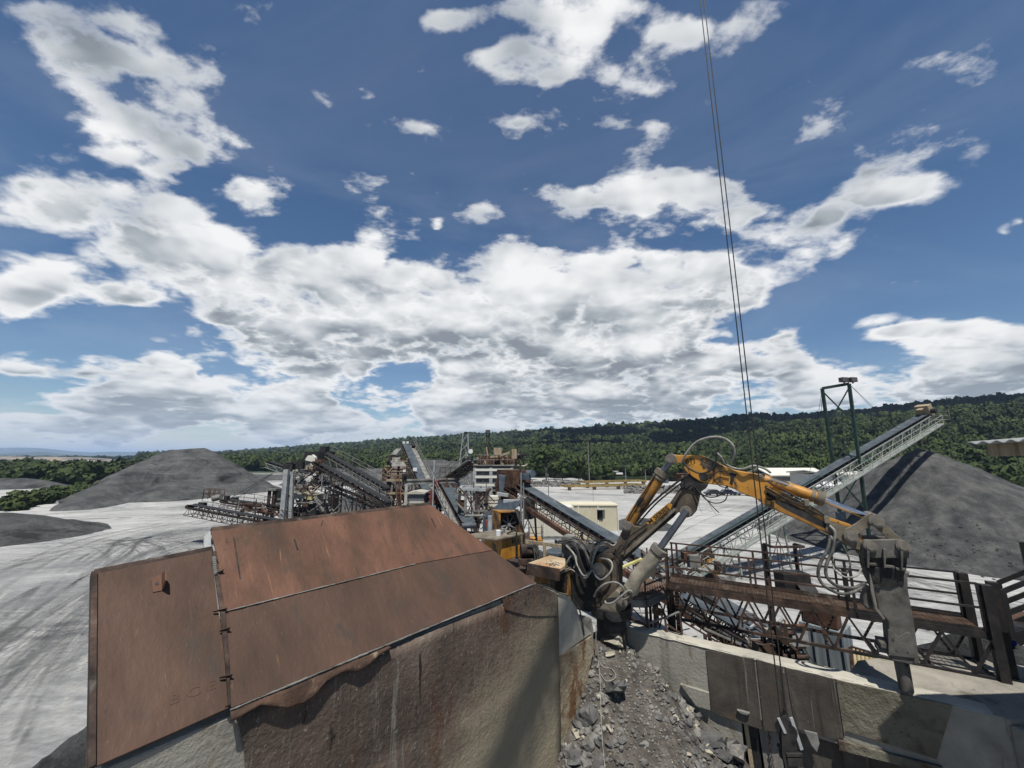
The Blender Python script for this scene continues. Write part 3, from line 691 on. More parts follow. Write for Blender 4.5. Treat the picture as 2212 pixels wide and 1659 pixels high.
def scatter_hill(px0, px1, t0, t1, sp):
    px = px0
    t = t0
    while t < t1:
        Y = interp(FY, (px0 + px1) / 2) * (1 - t) + interp(RY, (px0 + px1) / 2) * t
        s_ = sp * (1 + max(0, Y - 350) / 900)
        dpx = s_ / Y * (F / cT)
        x = px0 + rng.random() * dpx
        while x < px1:
            p = hill_pt(x + rng.uniform(-.3, .3) * dpx, min(1.03, t + rng.uniform(-.3, .3) * s_ / 500))
            r_ = s_ * rng.uniform(.5, .82); hh = r_ * rng.uniform(.85, 1.35)
            lv = 0 if p.y < 190 else 1 if p.y < 330 else 2 if p.y < 650 else 3
            spots.append((p.x, p.y, p.z + rng.uniform(0, 2), r_, hh, lv, min(1, max(0, .45 + .5 * fbm(p.x, p.y, 7, 2, .02) + rng.gauss(0, .2)))))
            x += dpx * rng.uniform(.8, 1.2)
        dY = interp(RY, (px0 + px1) / 2) - interp(FY, (px0 + px1) / 2)
        t += s_ * .8 / dY
for px0 in range(300, 2850, 150): scatter_hill(px0, px0 + 150, .0, 1.02, 5.3)
print('hill trees', len(spots))
wood('woodland', spots)
# wood on the low ground in the west
spots = []
for i in range(420):
    px = rng.uniform(-120, 330); Y = rng.uniform(135, 260)
    e = max(0, (px - 150) / 180)
    x = (px - CX) / (F / cT) * Y
    if Y < 150 + 0 and px < 60: continue
    r_ = rng.uniform(3, 5)
    spots.append((x, Y, rng.uniform(-2.5, -.5), r_, r_ * rng.uniform(.8, 1.1), 1, min(1, max(0, rng.gauss(.5, .22)))))
wood('west_woodland', spots)
spots = []
for i in range(700):
    px = rng.uniform(-150, 480); Y = rng.uniform(900, 1300)
    x = (px - CX) / (F / cT) * Y; r_ = rng.uniform(5, 8)
    spots.append((x, Y, -2 + rng.uniform(-2, 2), r_, r_ * .85, 2, rng.uniform(.0, .3)))
wood('far_woodland', spots)
# scrub bank running down to the near corner of the yard
spots = []
for i in range(330):
    t = rng.random(); px = 45 + 245 * t + rng.gauss(0, 12); py = 1104 - 62 * t + rng.gauss(0, 4)
    Y = 74 + 56 * t + rng.uniform(-2, 5)
    r_ = rng.uniform(.7, 1.9); x = (px - CX) / (F / cT) * Y
    spots.append((x, Y, rng.uniform(-.8, .2), r_, r_ * .8, 2, min(1, max(0, rng.gauss(.6, .2)))))
wood('scrub', spots)

# ---- quarry benches far in the west and the blue mountains behind
M['bench'] = mk('tan quarry face', [(.07, .068, .062), (.15, .135, .11), (.22, .215, .20), (.30, .235, .16)], .035, .95, stretch=(1, 1, 10), lo=.36, hi=.62, bump=.3, bscale=.3)
b = MB()
def bench(a, c):
    px = -200 + 520 * a; Y = 330 + 330 * c; x = (px - CX) / (F / cT) * Y
    st = min(3, int(c * 4)); z = -1 + 3.0 * st * (1 - max(0, a - .72) / .28) + fbm(x, Y, 3, 4, .02) * 2.2
    return (x, Y, z)
b.grid(90, 40, bench); tag(b.build('quarry_terrace', M['bench']), kind='structure')
M['mount'] = mk('distant forested mountain', [(.03, .045, .022), (.05, .065, .03)], .004, .95, bump=0)
def mountain(tab, Y, nm, depth):
    b = MB()
    def fn(a, c):
        px = tab[0][0] + (tab[-1][0] - tab[0][0]) * a; p = atY((px, interp(tab, px)), Y)
        k = math.sin(math.pi * min(1, c * 1.0)) ** .8
        return (p.x * (1 + (c - .5) * depth / Y), Y + (c - .5) * depth, -8 + (p.z + 8 + fbm(p.x, c * 900, 5, 4, .002) * 14) * k)
    b.grid(90, 14, fn); tag(b.build(nm, M['mount']), kind='structure')
mountain([(-700, 990), (-300, 968), (0, 967), (90, 968), (150, 974), (200, 977), (240, 974), (290, 978), (330, 975), (380, 983), (480, 992)], 6500, 'far_mountain', 1500)
mountain([(-500, 985), (-100, 983), (30, 979), (85, 976), (130, 981), (200, 984), (260, 992), (300, 998)], 3600, 'mountain', 900)

# ---- trees along the far edge of the yard (each one its own)
M['bark'] = mk('grey bark', [(.05, .042, .032), (.10, .088, .07)], 3, .9, stretch=(3, 3, .5))
M['palebark'] = mk('pale smooth bark', [(.30, .29, .25), (.45, .43, .38)], 3, .8)
def tree(name, base, h, r_, lv, tn, label, trunk_h=.35, bark='bark', group=None, tr=.22, n=900, leaf=.42):
    t = thing(name, base, label, 'tree', group)
    b = MB(); B = Vector(base)
    b.tube(B - Z * .3, B + Z * h * trunk_h, tr, 8, tr * .75)
    top = B + Z * h * trunk_h
    for i in range(6):
        a = i * 1.05 + rng.random(); q = top + Vector((math.cos(a) * r_ * .5, math.sin(a) * r_ * .5, h * rng.uniform(.15, .42)))
        b.tube(top - Z * .4, q, tr * .5, 6, tr * .15)
    b.tube(top, B + Z * h * .8, tr * .7, 6, tr * .15)
    b.build('trunk', M[bark], t)
    ch = h * (1 - trunk_h) / 2 * 1.12
    V = crown_cloud(n, r_, ch, leaf, np.random.default_rng(rng.randrange(9999)))
    N_ = LASTN
    V[:, 2] += h - ch
    me = mesh_np('crown', V, np.clip(tn + nrng.normal(0, .12, len(V) // 4), 0, 1), LM, N_)
    c = bpy.data.objects.new('crown', me); col.objects.link(c); c.parent = t
    return t
p = atZ((1180, 1031), 0); p = Vector((p.x * 150 / p.y, 150, 0))
h_ = atY((1176, 958), 150).z
tree('sycamore_tree', p, h_, 5.2, 0, .62, 'tall open crowned tree with a pale bare trunk at the yard edge', .34, 'palebark', tr=.3, n=700, leaf=.42)
for i in range(26):
    px = 1080 + i * 23 + rng.uniform(-8, 8)
    if abs(px - 1180) < 14: continue
    Y = rng.uniform(158, 172); x = (px - CX) / (F / cT) * Y
    hh = rng.uniform(6.5, 9.5) * (1.15 if px < 1260 else .9); 
    tree('broadleaf_tree', (x, Y, 0), hh, rng.uniform(2.9, 4.0), 0, rng.uniform(.5, .95), 'mid green bushy tree in the row along the far yard edge', .12, group='bushy trees along the far edge of the yard', n=520, leaf=.42)
for i in range(9):
    px = 1700 + i * 62 + rng.uniform(-15, 15); Y = rng.uniform(96, 112); x = (px - CX) / (F / cT) * Y
    tree('broadleaf_tree', (x, Y + (10 if px < 1900 else 0), 0), rng.uniform(7, 10), rng.uniform(3.6, 4.6), 0, rng.uniform(.4, .8), 'dark green bushy tree behind the conical gravel stockpile and the sheds', .12, group='bushy trees behind the conical stockpile', n=800, leaf=.38)

# ---- unseen cloud added above the view, on the sun's path, to shade the ridge
b = MB()
M['shade_cloud'] = mk('white cloud', [(.85, .85, .86), (.9, .9, .9)], .01, 1, bump=0)
H = 900.
for i in range(120):
    px = rng.uniform(1120, 2700) if i > 14 else rng.uniform(930, 1130)
    t = rng.uniform(.30, .95) if px < 1130 else rng.uniform(.30, 1.1) if px < 1640 else rng.uniform(.66, 1.25)
    if px < 1130: t = rng.uniform(.28, .42)
    if hill_pt(px, t).y > 880: continue
    p = hill_pt(px, t); k = (H - p.z) / SUN.z; q = p + SUN * k
    rx_ = rng.uniform(.055, .085) * p.y * (1.0 if px > 1130 else .4) 
    def sph(a, c, q=q, rx_=rx_):
        th, ph = 2 * math.pi * a, math.pi * c
        d = Vector((math.sin(ph) * math.cos(th), math.sin(ph) * math.sin(th), math.cos(ph) * .6))
        return q + d * rx_ * (1 + .18 * mnoise.noise(d * 3 + q * .01))
    b.grid(17, 9, sph)
tag(b.build('shade_cloud', M['shade_cloud']), kind='structure')

# coarse stones that have rolled to the foot of the conical pile
b = MB()
def toe_stone(c, r_):
    t = 1.0; V = [Vector((rng.uniform(.6, 1.2) * sx, rng.uniform(.6, 1.2) * sy, rng.uniform(.5, 1) * sz)) * r_ for sx, sy, sz in ((-1, -1, -1), (1, -1, -1), (1, 1, -1), (-1, 1, -1), (-.7, -.7, 1), (.7, -.7, 1), (.7, .7, 1), (-.7, .7, 1))]
    b.hexa([c + v for v in V])
for i in range(800):
    an = rng.uniform(-3.4, .3); d = 13.6 + rng.gauss(2.2, 2.0); x, y = RP.x + math.cos(an) * d, RP.y + math.sin(an) * d
    toe_stone(Vector((x, y, max(0, hf_right(x, y)))), rng.uniform(.04, .11))
tag(b.build('toe_rubble', PMR), kind='stuff')
# ---- the air: pale summer haze over the whole valley
b = MB(); b.box((0, 4500, 70), (30000, 22000, 230)); o = b.build('haze', None); tag(o, kind='stuff')
hm_ = bpy.data.materials.new('summer haze'); hm_.use_nodes = True; hn = hm_.node_tree; hn.nodes.clear()
hv_ = hn.nodes.new('ShaderNodeVolumePrincipled'); hv_.inputs['Color'].default_value = (.52, .70, 1, 1); hv_.inputs['Density'].default_value = 1.1e-4; hv_.inputs['Anisotropy'].default_value = 0
ho_ = hn.nodes.new('ShaderNodeOutputMaterial'); hn.links.new(hv_.outputs[0], ho_.inputs['Volume']); o.data.materials.append(hm_)
# ================================================================== FOREGROUND: dump hopper, breaker, walkway
# ---- frame of the leaning hopper plates
H0 = atZ((497, 1532), 7.1); G0 = atZ((1158, 1259), 7.1)
E_ = (G0 - H0).normalized(); OUT = Vector((-E_.y, E_.x, 0))
LEAN = R(46); T_ = (OUT * math.sin(LEAN) + Z * math.cos(LEAN)).normalized(); NP = E_.cross(T_)
if NP.dot(Vector((0, 0, CZ)) - H0) < 0: NP = -NP
def HP(p, off=0.): return onplane(p, H0 + NP * off, NP)
AX = (tuple(E_ * 1.7), tuple(T_ * .8), tuple(NP))
M['plate'] = mk('red brown rusted hopper plate', [(.050, .031, .022), (.092, .048, .030), (.140, .067, .041), (.172, .084, .051)], .75, .8, dent=(.9, .03), bump=.22, bscale=9, detail=10, lo=.28, hi=.72, axes=AX,
                dirt=[((.060, .043, .032), 1.1, .53, .70, None), ((.24, .125, .075), 2.2, .62, .74, (3, .5, 1)), ((.045, .034, .028), 3.2, .60, .72, (2.5, .35, 1)), ((.27, .215, .155), 4.2, .71, .76, (5, .5, 1)), ((.18, .10, .068), 13, .60, .76, (1.2, .8, 1)), ((.05, .035, .027), 7, .62, .72, None)])
M['plate2'] = mk('brown rusted hopper plate', [(.046, .030, .021), (.078, .044, .029), (.110, .058, .037)], .7, .8, dent=(.8, .03), bump=.22, bscale=9, detail=10, lo=.28, hi=.72, axes=AX,
                dirt=[((.054, .040, .031), 1.1, .53, .70, None), ((.20, .105, .062), 2.6, .64, .76, (3, .5, 1)), ((.27, .215, .155), 4.0, .70, .76, (5, .5, 1)), ((.145, .088, .065), 13, .60, .76, (1.2, .8, 1)), ((.045, .033, .026), 7, .62, .72, None)])
hop = thing('hopper_wing', H0, 'large leaning rust red steel plate wall of two welded sheets beside the grey yard', 'hopper plate')
def slab(name, pxs, th, m, parent, off=0., bev=.006):
    b = MB(); b.prism([HP(p, off) for p in pxs], -NP * th, False); return b.build(name, m, parent, bev)
slab('upper_plate', [(456, 1147), (930, 1090), (1065, 1188), (897, 1218), (617, 1288), (476, 1323), (471, 1239), (466, 1187)], .03, M['plate'], hop, .014)
slab('lower_plate', [(477, 1323), (617, 1288), (897, 1218), (1065, 1188), (1158, 1258), (1030, 1311), (760, 1423), (620, 1482), (497, 1530), (492, 1426), (484, 1340)], .03, M['plate2'], hop, .0)
side = slab('side_plate', [(203, 1240), (458, 1188), (463, 1244), (471, 1317), (482, 1363), (489, 1467), (494, 1529), (367, 1586), (205, 1657), (198, 1657), (199, 1470)], .03, M['plate2'], hop, -.012)
b = MB()      # rolled left edge and rear stiffeners
b.bar(HP((202, 1240), -.03), HP((196, 1662), -.03), .05, .12, NP)
for a, c in (((456, 1147), (930, 1090)), ((203, 1240), (458, 1188))): b.bar(HP(a, -.07), HP(c, -.07), .08, .08, NP)
for f in (.2, .5, .8):
    b.bar(HP((456, 1147), -.1).lerp(HP((930, 1090), -.1), f), HP((497, 1530), -.1).lerp(HP((1158, 1258), -.1), f), .1, .12, NP)
b.build('stiffener', M['rustframe'], hop)
b = MB()
pts = [HP((476 + (897 - 476) * t, interp([(476, 1323.5), (617, 1288), (897, 1218)], 476 + 421 * t)), .014) for t in [i / 40 for i in range(41)]]
for i in range(40): b.tube(pts[i] + NP * rng.uniform(-.004, .004), pts[i + 1] + NP * rng.uniform(-.004, .004), rng.uniform(.006, .012), 6)
b.build('weld_bead', M['dust_steel'], hop)
b = MB(); pts = [HP((497 + 661 * t, 1531 - 273 * t), .01) for t in [i / 60 for i in range(61)]]
for i in range(60):
    b.tube(pts[i] + NP * rng.uniform(-.01, .01) - T_ * .012, pts[i + 1] - T_ * .012 + NP * rng.uniform(-.01, .01), rng.uniform(.008, .016), 6)
b.build('edge_dust', M['dust_steel'], hop)
# lap strip with clips between the two sheets
b = MB(); b.prism([HP(p, .03) for p in [(459, 1190), (468, 1190), (474, 1240), (487, 1322), (496, 1430), (498, 1526), (494, 1527), (488, 1440), (476, 1325), (465, 1245)]], -NP * .03, False); b.build('lap_strip', M['rustframe'], hop, .004)
for (x, y, w_) in [(462, 1217, 10), (472, 1240, 13), (473, 1322, 22), (484, 1364, 16), (486, 1465, 20), (491, 1528, 8)]:
    b = MB(); a, c = HP((x - w_ * .6, y), .015), HP((x + w_ * .7, y - 4), .015)
    b.prism([a, c, c + NP * .06, a + NP * .03], T_ * .012); b.build('clip', M['rustframe'], hop)
b = MB()      # lumpy welds at the top of the lap
for i in range(9): 
    q = HP((462 + i * .5, 1206 + i * 4), .04); b.box(q, (.05, .05, .05), rng.random(), None)
b.build('weld_lump', M['dust_steel'], hop, .015)
b = MB()      # lug with a hole, sticking out of the side sheet
q = HP((341, 1262), -.012); b.prism([q - E_ * .07 + T_ * .10, q + E_ * .055 + T_ * .14, q + E_ * .055 - T_ * .11, q - E_ * .05 - T_ * .11], NP * .025)
b.prism([q + E_ * .045 + T_ * .14, q + E_ * .045 - T_ * .11, q + E_ * .045 - T_ * .09 + NP * .19, q + E_ * .045 + T_ * .06 + NP * .19], E_ * .02)
b.build('lifting_lug', M['plate'], side, .004)
tube_part('lug_hole', q - E_ * .01 + NP * .012, q - E_ * .01 + NP * .017, .022, M['darksteel'], side)
for (p, q, wd) in [((636, 1165), (643, 1188), .012), ((932, 1120), (941, 1139), .010), ((697, 1124), (694, 1136), .008), ((505, 1160), (519, 1250), .008)]:
    b = MB(); b.bar(HP(p, .016), HP(q, .016), wd * 2, .012, NP); b.build('weld_scar', M['darksteel'], hop)
text_part('weld_letters', 'B C E', .14, HP((364, 1524), -.0125), E_, T_, M['plate2'], side, .005, width=.42)
b = MB()      # galvanised gusset behind the left corner of the wing
b.prism([HP(p, -.05) - OUT * .0 for p in [(455, 1148), (441, 1161), (441, 1192), (456, 1192)]], OUT * .05, False); b.build('gusset', M['galv'], hop)
b = MB()      # raking props that carry the wing from behind
for f in (.08, .36, .64, .9):
    a = HP((203, 1240), -.1).lerp(HP((930, 1090), -.1), f); foot = Vector((a.x, a.y, 0)) + OUT * .4
    b.bar(a - Z * .1, foot, .18, .18, E_); b.bar(a - T_ * 1.4, foot - Z * 0 + OUT * -.2, .12, .12, E_)
b.build('prop', M['rustframe'], hop)

# ---- hopper side wall below the wing: concrete with a worn steel liner
NW_ = Vector((E_.y, -E_.x, 0))
if NW_.dot(Vector((0, 0, 0)) - Vector((H0.x, H0.y, 0))) < 0: NW_ = -NW_
W0_ = H0 - NW_ * .06
def SP(p, off=0.): return onplane(p, W0_ + NW_ * off, NW_)
def conc(name, c1, c2, c3, **k):
    return mk(name, [c1, c2, c3], k.pop('scale', 1.1), .92, bump=k.pop('bump', .5), bscale=k.pop('bscale', 14), detail=9, **k)
M['conc'] = conc('stained concrete', (.19, .18, .155), (.27, .255, .215), (.34, .32, .27), dirt=[((.14, .10, .07), 1.6, .56, .72, (1.5, 1.5, .35)), ((.22, .165, .10), .9, .60, .75, None), ((.10, .085, .07), 5, .64, .74, None)])
M['concpale'] = conc('pale dusty concrete', (.33, .31, .265), (.42, .395, .33), (.48, .45, .375), scale=1.5, bump=.35, dirt=[((.22, .2, .17), 3, .58, .7, None), ((.15, .135, .115), 7, .66, .74, None)])
M['liner'] = mk('scoured brown steel liner', [(.036, .027, .021), (.074, .054, .042), (.115, .082, .062), (.16, .122, .094)], .9, .75, bump=.55, bscale=12, detail=12, lo=.30, hi=.72,
                dirt=[((.085, .038, .022), 1.3, .54, .68, (2, 2, .4)), ((.22, .205, .175), 1.6, .56, .72, (4, 4, .22)), ((.24, .22, .185), 8, .60, .74, (1.3, 1.3, .6)), ((.26, .24, .205), 24, .58, .72, (1.2, 1.2, .6)), ((.02, .015, .012), 2.2, .60, .70, (3, 3, .5))])
nt = M['liner'].node_tree; b_ = nt.nodes['Principled BSDF']; src_ = b_.inputs['Base Color'].links[0].from_socket
tc_ = nt.nodes.new('ShaderNodeTexCoord'); dE = nt.nodes.new('ShaderNodeVectorMath'); dE.operation = 'DOT_PRODUCT'; dE.inputs[1].default_value = tuple(E_ * .13 - Z * .30); nt.links.new(tc_.outputs['Object'], dE.inputs[0])
dn_ = tex(nt, tc_.outputs['Object'], .8, 8, .65, .3); dn2 = tex(nt, tc_.outputs['Object'], 5, 6, .7, 0, (2, 2, .5))
fz = mathn(nt, 'ADD', dE.outputs['Value'], mathn(nt, 'ADD', mathn(nt, 'MULTIPLY', dn_.outputs[0], .9), mathn(nt, 'MULTIPLY', dn2.outputs[0], .35)))
nt.links.new(mixc(nt, mathn(nt, 'MULTIPLY', mrange(nt, fz, -.72, -.02), .88), src_, (.30, .26, .18)), b_.inputs['Base Color'])
M['lip'] = mk('bent rusty steel strip', [(.03, .02, .015), (.07, .04, .026), (.12, .066, .042)], 2.2, .85, bump=.5, bscale=16, dirt=[((.22, .17, .12), 4, .58, .7, None)])
M['apron'] = conc('dusty broken concrete', (.20, .185, .155), (.28, .26, .22), (.36, .335, .28), scale=1.2, bump=.6, dirt=[((.12, .105, .085), 1.6, .56, .68, None), ((.10, .09, .075), 6, .62, .72, None)])
M['rustpatch'] = conc('rust stained chipped concrete', (.20, .13, .075), (.30, .245, .16), (.37, .33, .24), scale=2.0, bump=.7, bscale=10, dirt=[((.15, .075, .035), 1.6, .55, .64, (1, 1, .55)), ((.36, .33, .26), 3.1, .60, .7, None)])
sw = thing('hopper_side_wall', (H0.x, H0.y, 0), 'stained concrete hopper wall with scratched brown steel liner below the rusty plates', 'hopper wall')
def wallpoly(pts, z0):
    """outline on the wall plane, carried down to z0"""
    a, c = Vector(pts[0]), Vector(pts[-1])
    return [Vector((a.x, a.y, z0))] + pts + [Vector((c.x, c.y, z0))]
b = MB()
top = [SP((120, 1700)) * 1, SP((497, 1534)), SP((1158, 1261)), SP((1202, 1279)), SP((1230, 1285)), SP((1246, 1312)), SP((1254, 1338)), SP((1266, 1345)), SP((1278, 1334)), SP((1283, 1362))]
top[0] = Vector((W0_.x, W0_.y, 7.0)) - E_ * 1.02; top[1].z = 7.0; top[2].z = 7.04
right = [SP((1281, 1400)), SP((1272, 1440)), SP((1262, 1500)), SP((1246, 1560)), SP((1236, 1610)), SP((1222, 1659)), SP((1210, 1720))]
b.prism(wallpoly(top + right, 0), -NW_ * .55, False); b.build('concrete', M['conc'], sw, .03)
# chipped outer skin on the right end
b = MB(); b.prism([SP(p, .0) for p in [(1200, 1420), (1240, 1395), (1276, 1372), (1281, 1400), (1272, 1440), (1262, 1500), (1246, 1560), (1222, 1659), (1206, 1720), (1120, 1720), (1160, 1540)]], NW_ * .045, False); b.build('chipped_skin', M['rustpatch'], sw, .02)
b = MB(); b.prism([SP(p, .0) for p in [(1203, 1283), (1228, 1288), (1244, 1314), (1252, 1340), (1276, 1368), (1238, 1394), (1203, 1420)]], NW_ * .03, False); b.build('smooth_patch', M['concpale'], sw, .01)
# liner: undulating, dented sheet
b = MB(); n0, n1 = 74, 40
LB = [(505, 1545), (560, 1560), (600, 1600), (596, 1659), (580, 1760)]; 
def lin(a, c):
    y0 = 1536 - 275 * a; pxl = 505 + 697 * a
    ptop = SP((505 + 653 * a + 45 * a ** 8, 1542 - 276 * a + 22 * a ** 12), .02); 
    z = ptop.z * (1 - c) + .3 * c
    s0 = (ptop - W0_).dot(E_); left = .0
    if a < .22: s0 += (.22 - a) * 2.0 * min(1, c * 5) + .12 * mnoise.noise(Vector((c * 14, 3, a * 3))) * (1 - a / .22)
    p = W0_ + E_ * s0; d = .035 + .022 * fbm(s0, z, 4, 4, .9) + .03 * max(0, mnoise.noise(Vector((s0 * .7, z * .7, 5))))
    crease = .03 * math.exp(-((z - (5.5 - .1 * s0)) / .10) ** 2)
    return Vector((p.x, p.y, z)) + NW_ * (d + crease)
b.grid(n0, n1, lin); lo = b.build('steel_liner', M['liner'], sw)
sd = lo.modifiers.new('thick', 'SOLIDIFY'); sd.thickness = .02; sd.offset = -1
b = MB(); b.prism([SP(p, .06) for p in [(1083, 1290), (1150, 1262), (1158, 1262), (1202, 1281), (1203, 1330), (1140, 1330), (1090, 1316)]], NW_ * .012, False); b.build('corner_liner', M['liner'], sw)
for (x, y, r_) in [(1142, 1278, .022), (1150, 1281, .016), (1142, 1292, .012), (1148, 1289, .012)]:
    tube_part('bolt_hole', SP((x, y), .073), SP((x, y), .077), r_, M['darksteel'], sw, 8)
# torn strip of liner that has curled away from the wall
b = MB(); prof = [(497, 1556), (515, 1551), (545, 1530), (560, 1519), (590, 1529), (625, 1543), (655, 1537), (680, 1510), (700, 1477), (740, 1452), (770, 1455), (795, 1441), (819, 1412), (840, 1395)]
def lip(a, c):
    px = 497 + 343 * a; y = interp(prof, px); yt = 1536 - 275 * (px - 497) / 661
    drop = max(2, y - yt); p = SP((px, yt + 3), .07)
    hgt = drop * .0036 * (1 + (1 - a) * -.15) * (1 + .22 * fbm(a * 7, 3, 1, 4, 1))
    cc = c ** .8; bulge = .03 * math.sin(math.pi * c * .75) + .04 * c * min(1, drop / 40)
    return p - Z * (hgt * cc) + NW_ * (bulge + .02 * fbm(a * 9, c, 3, 3, 1))
b.grid(60, 9, lip); lp = b.build('torn_lip', M['lip'], sw); m_ = lp.modifiers.new('thick', 'SOLIDIFY'); m_.thickness = .016
b = MB(); b.hose([SP((1234, 1287), .05), SP((1250, 1312), .10), SP((1258, 1345), .08), SP((1262, 1372), .06)], .022); b.hose([SP((1162, 1263), .04), SP((1190, 1272), .06), SP((1206, 1280), .05), SP((1228, 1287), .06)], .018)
tag(b.build('air_line', M['hosegrey']), 'dark hose lying over the rounded end of the hopper side wall', 'hose')

# ---- right hand hopper wall
C0 = atZ((1334, 1350), 5.1); C1 = atZ((2172, 1547), 5.1); EW = (C1 - C0).normalized(); NC = Vector((EW.y, -EW.x, 0))
if NC.dot(-Vector((C0.x, C0.y, 0))) < 0: NC = -NC
LW = (C1 - C0).length
def WP(p, off=0.): return onplane(p, C0 + NC * off, NC)
def ws(p): return (WP(p) - C0).dot(EW)
M['wallsteel'] = mk('scoured dark steel wall plate', [(.035, .030, .025), (.07, .061, .05), (.115, .103, .085)], 1.0, .8, bump=.3, bscale=18, detail=9,
                    dirt=[((.035, .025, .019), 1.2, .50, .66, (4, 4, .3)), ((.17, .155, .13), 2.0, .60, .74, (6, 6, .25)), ((.24, .22, .18), 8, .64, .72, (1, 1, .5)), ((.10, .06, .035), 1.5, .62, .74, None)])
M['wallrough'] = mk('mud spattered sandy wall plate', [(.095, .085, .062), (.17, .155, .115), (.225, .205, .155)], .9, .95, bump=1.0, bscale=7, detail=10, bdetail=8,
                    dirt=[((.075, .05, .034), 1.0, .52, .64, None), ((.06, .045, .032), 9, .60, .68, (1, 1, 1.6))])
cw = thing('hopper_end_wall', (C0.x, C0.y, 0), 'low concrete hopper wall with dark steel wear plates facing the rock heap', 'hopper wall')
def block(s0, s1, z0, z1, t0, t1):
    b = MB(); P = lambda s, t, z: Vector((C0.x, C0.y, 0)) + EW * s - NC * t + Z * z
    b.hexa([P(s0, t0, z0), P(s1, t0, z0), P(s1, t1, z0), P(s0, t1, z0), P(s0, t0, z1), P(s1, t0, z1), P(s1, t1, z1), P(s0, t1, z1)]); return b
sA, sB = ws((1604, 1600)), ws((1702, 1620))
M['cap'] = M['concpale']
b = MB(); P = lambda s, t, z: Vector((C0.x, C0.y, 0)) + EW * s - NC * t + Z * z
def cap(a, c): s = LW * 1.02 * a - .3; return P(s, -.02 + .48 * c + .03 * fbm(s, c, 3, 3, 2) * (1 if c > .5 else .3), 5.10 + .012 * fbm(s * 2, c * 2, 4, 4, 2) - (.05 if c in (0, 1) else 0))
block(-.4, LW, 3.72, 5.075, 0, .42).build('upper_wall', M['conc'], cw, .015)
b.grid(160, 8, cap); b.build('dusty_top', M['concpale'], cw)
block(-.4, sA, 0, 3.72, .06, .42).build('lower_wall', M['conc'], cw, .015)
block(sB, LW, 0, 3.72, .16, .42).build('lower_wall', M['wallsteel'], cw, .015)
def wpanel(name, pxs, m, off=.0, th=.035, bev=.006):
    b = MB(); b.prism([WP(p, off) for p in pxs], NC * th, False); return b.build(name, m, cw, bev)
wpanel('wear_plate', [G7(1180, 745), G7(1553, 815), G7(1612, 1358), G7(1500, 1322), G7(1285, 1250), G7(1220, 1210)], M['wallsteel'])
wpanel('wear_plate', [G7(1568, 818), G8(330, 945), G8(400, 1370), G8(310, 1400), G7(1628, 1366)], M['wallsteel'])
wpanel('wear_plate', [G8(338, 947), G8(683, 1030), G8(748, 1440), G8(690, 1455), G8(410, 1380)], M['wallsteel'], 0, .03)
wpanel('wear_plate', [G8(694, 1032), G8(1512, 1212), G8(1400, 1590), G8(760, 1390), G8(752, 1440)], M['wallrough'], 0, .045)
wpanel('ledge_plate', [G8(708, 1450), G8(1300, 1605), G8(1440, 1640), G8(1400, 1690), G8(715, 1520)], M['wallrough'], 0, .08)
wpanel('flap_plate', [G8(470, 1388), G8(562, 1410), G8(578, 1480), G8(560, 1540), G8(520, 1490)], M['dust_steel'], .035, .05)
wpanel('step_plate', [G7(985, 1000), G7(1205, 1068), G7(1215, 1200), G7(1110, 1170)], M['conc'], 0, .09)
wpanel('rock_shelf', [G7(1420, 1200), G7(1450, 1206), G7(1518, 1226), G7(1500, 1240), G7(1450, 1226)], M['dust_steel'], .035, .08)
b = MB(); b.bar(WP(G7(740, 610), .03) , WP(G7(735, 740), .03), .03, .03, NC); 
# slot with broken timbers
for i, (x, dx, m_) in enumerate(((1612, 0, 'wood'), (1650, 10, 'woodgrey'), (1668, 8, 'woodgrey'))):
    b = MB(); a = WP((x, 1580), -.22); b.bar(a + Z * .3, Vector((a.x, a.y, 1.2)) + EW * .12, .22 if i else .09, .05, NC); b.build('timber_board', M[m_], cw)
block(sA + .10, sA + .34, 0, 3.7, .20, .3).build('slot_plate', M['darksteel'], cw)
block(sA - .1, sB + .1, 0, 3.6, .55, .6).build('slot_back', M['darksteel'], cw)
b = MB()      # rusty chain in the slot
q = WP((1661, 1580), -.1)
for i in range(16):
    z = q.z - .02 - i * .075; c = Vector((q.x, q.y, z)); d = EW if i % 2 else NC
    b.hose([c + d * .022 + Z * .0, c + d * .022 - Z * .05, c - d * .022 - Z * .05, c - d * .022, c + d * .022], .009, 5, 3)
tag(b.build('chain', M['rust']), 'rusty chain hanging in the slot under the steel wear plates', 'chain')
# concrete apron that carries the walkway end, right of the wall
ap = thing('concrete_apron', (C1.x + 1, C1.y + 1, 5), 'pale cracked concrete apron at the foot of the black walkway end', 'concrete apron')
b = MB(); aq = [P(LW * .70, .42, 0), P(LW + .05, .0, 0), P(LW + .9, .4, 0), P(LW + 7, -.2, 0), P(LW + 7, 5.0, 0), P(LW * .92, 2.6, 0), P(LW * .74, 1.3, 0)]
b.prism([Vector((q.x, q.y, 5.06)) for q in aq], -Z * 5.1, False); b.build('slab', M['apron'], ap, .03)
b = MB(); aq = [P(LW, -.0, 0), P(LW + 4, -3.4, 0), P(LW + 6, -3.0, 0), P(LW + 6, -.0, 0), P(LW + .9, .38, 0)]
b.prism([Vector((q.x, q.y, 4.98)) for q in aq], -Z * 5, False); b.build('corner_block', M['conc'], ap, .05)
for i, (px, py, r_) in enumerate([(2205, 1440, .5), (2190, 1478, .3), (2230, 1470, .6)]):
    pass

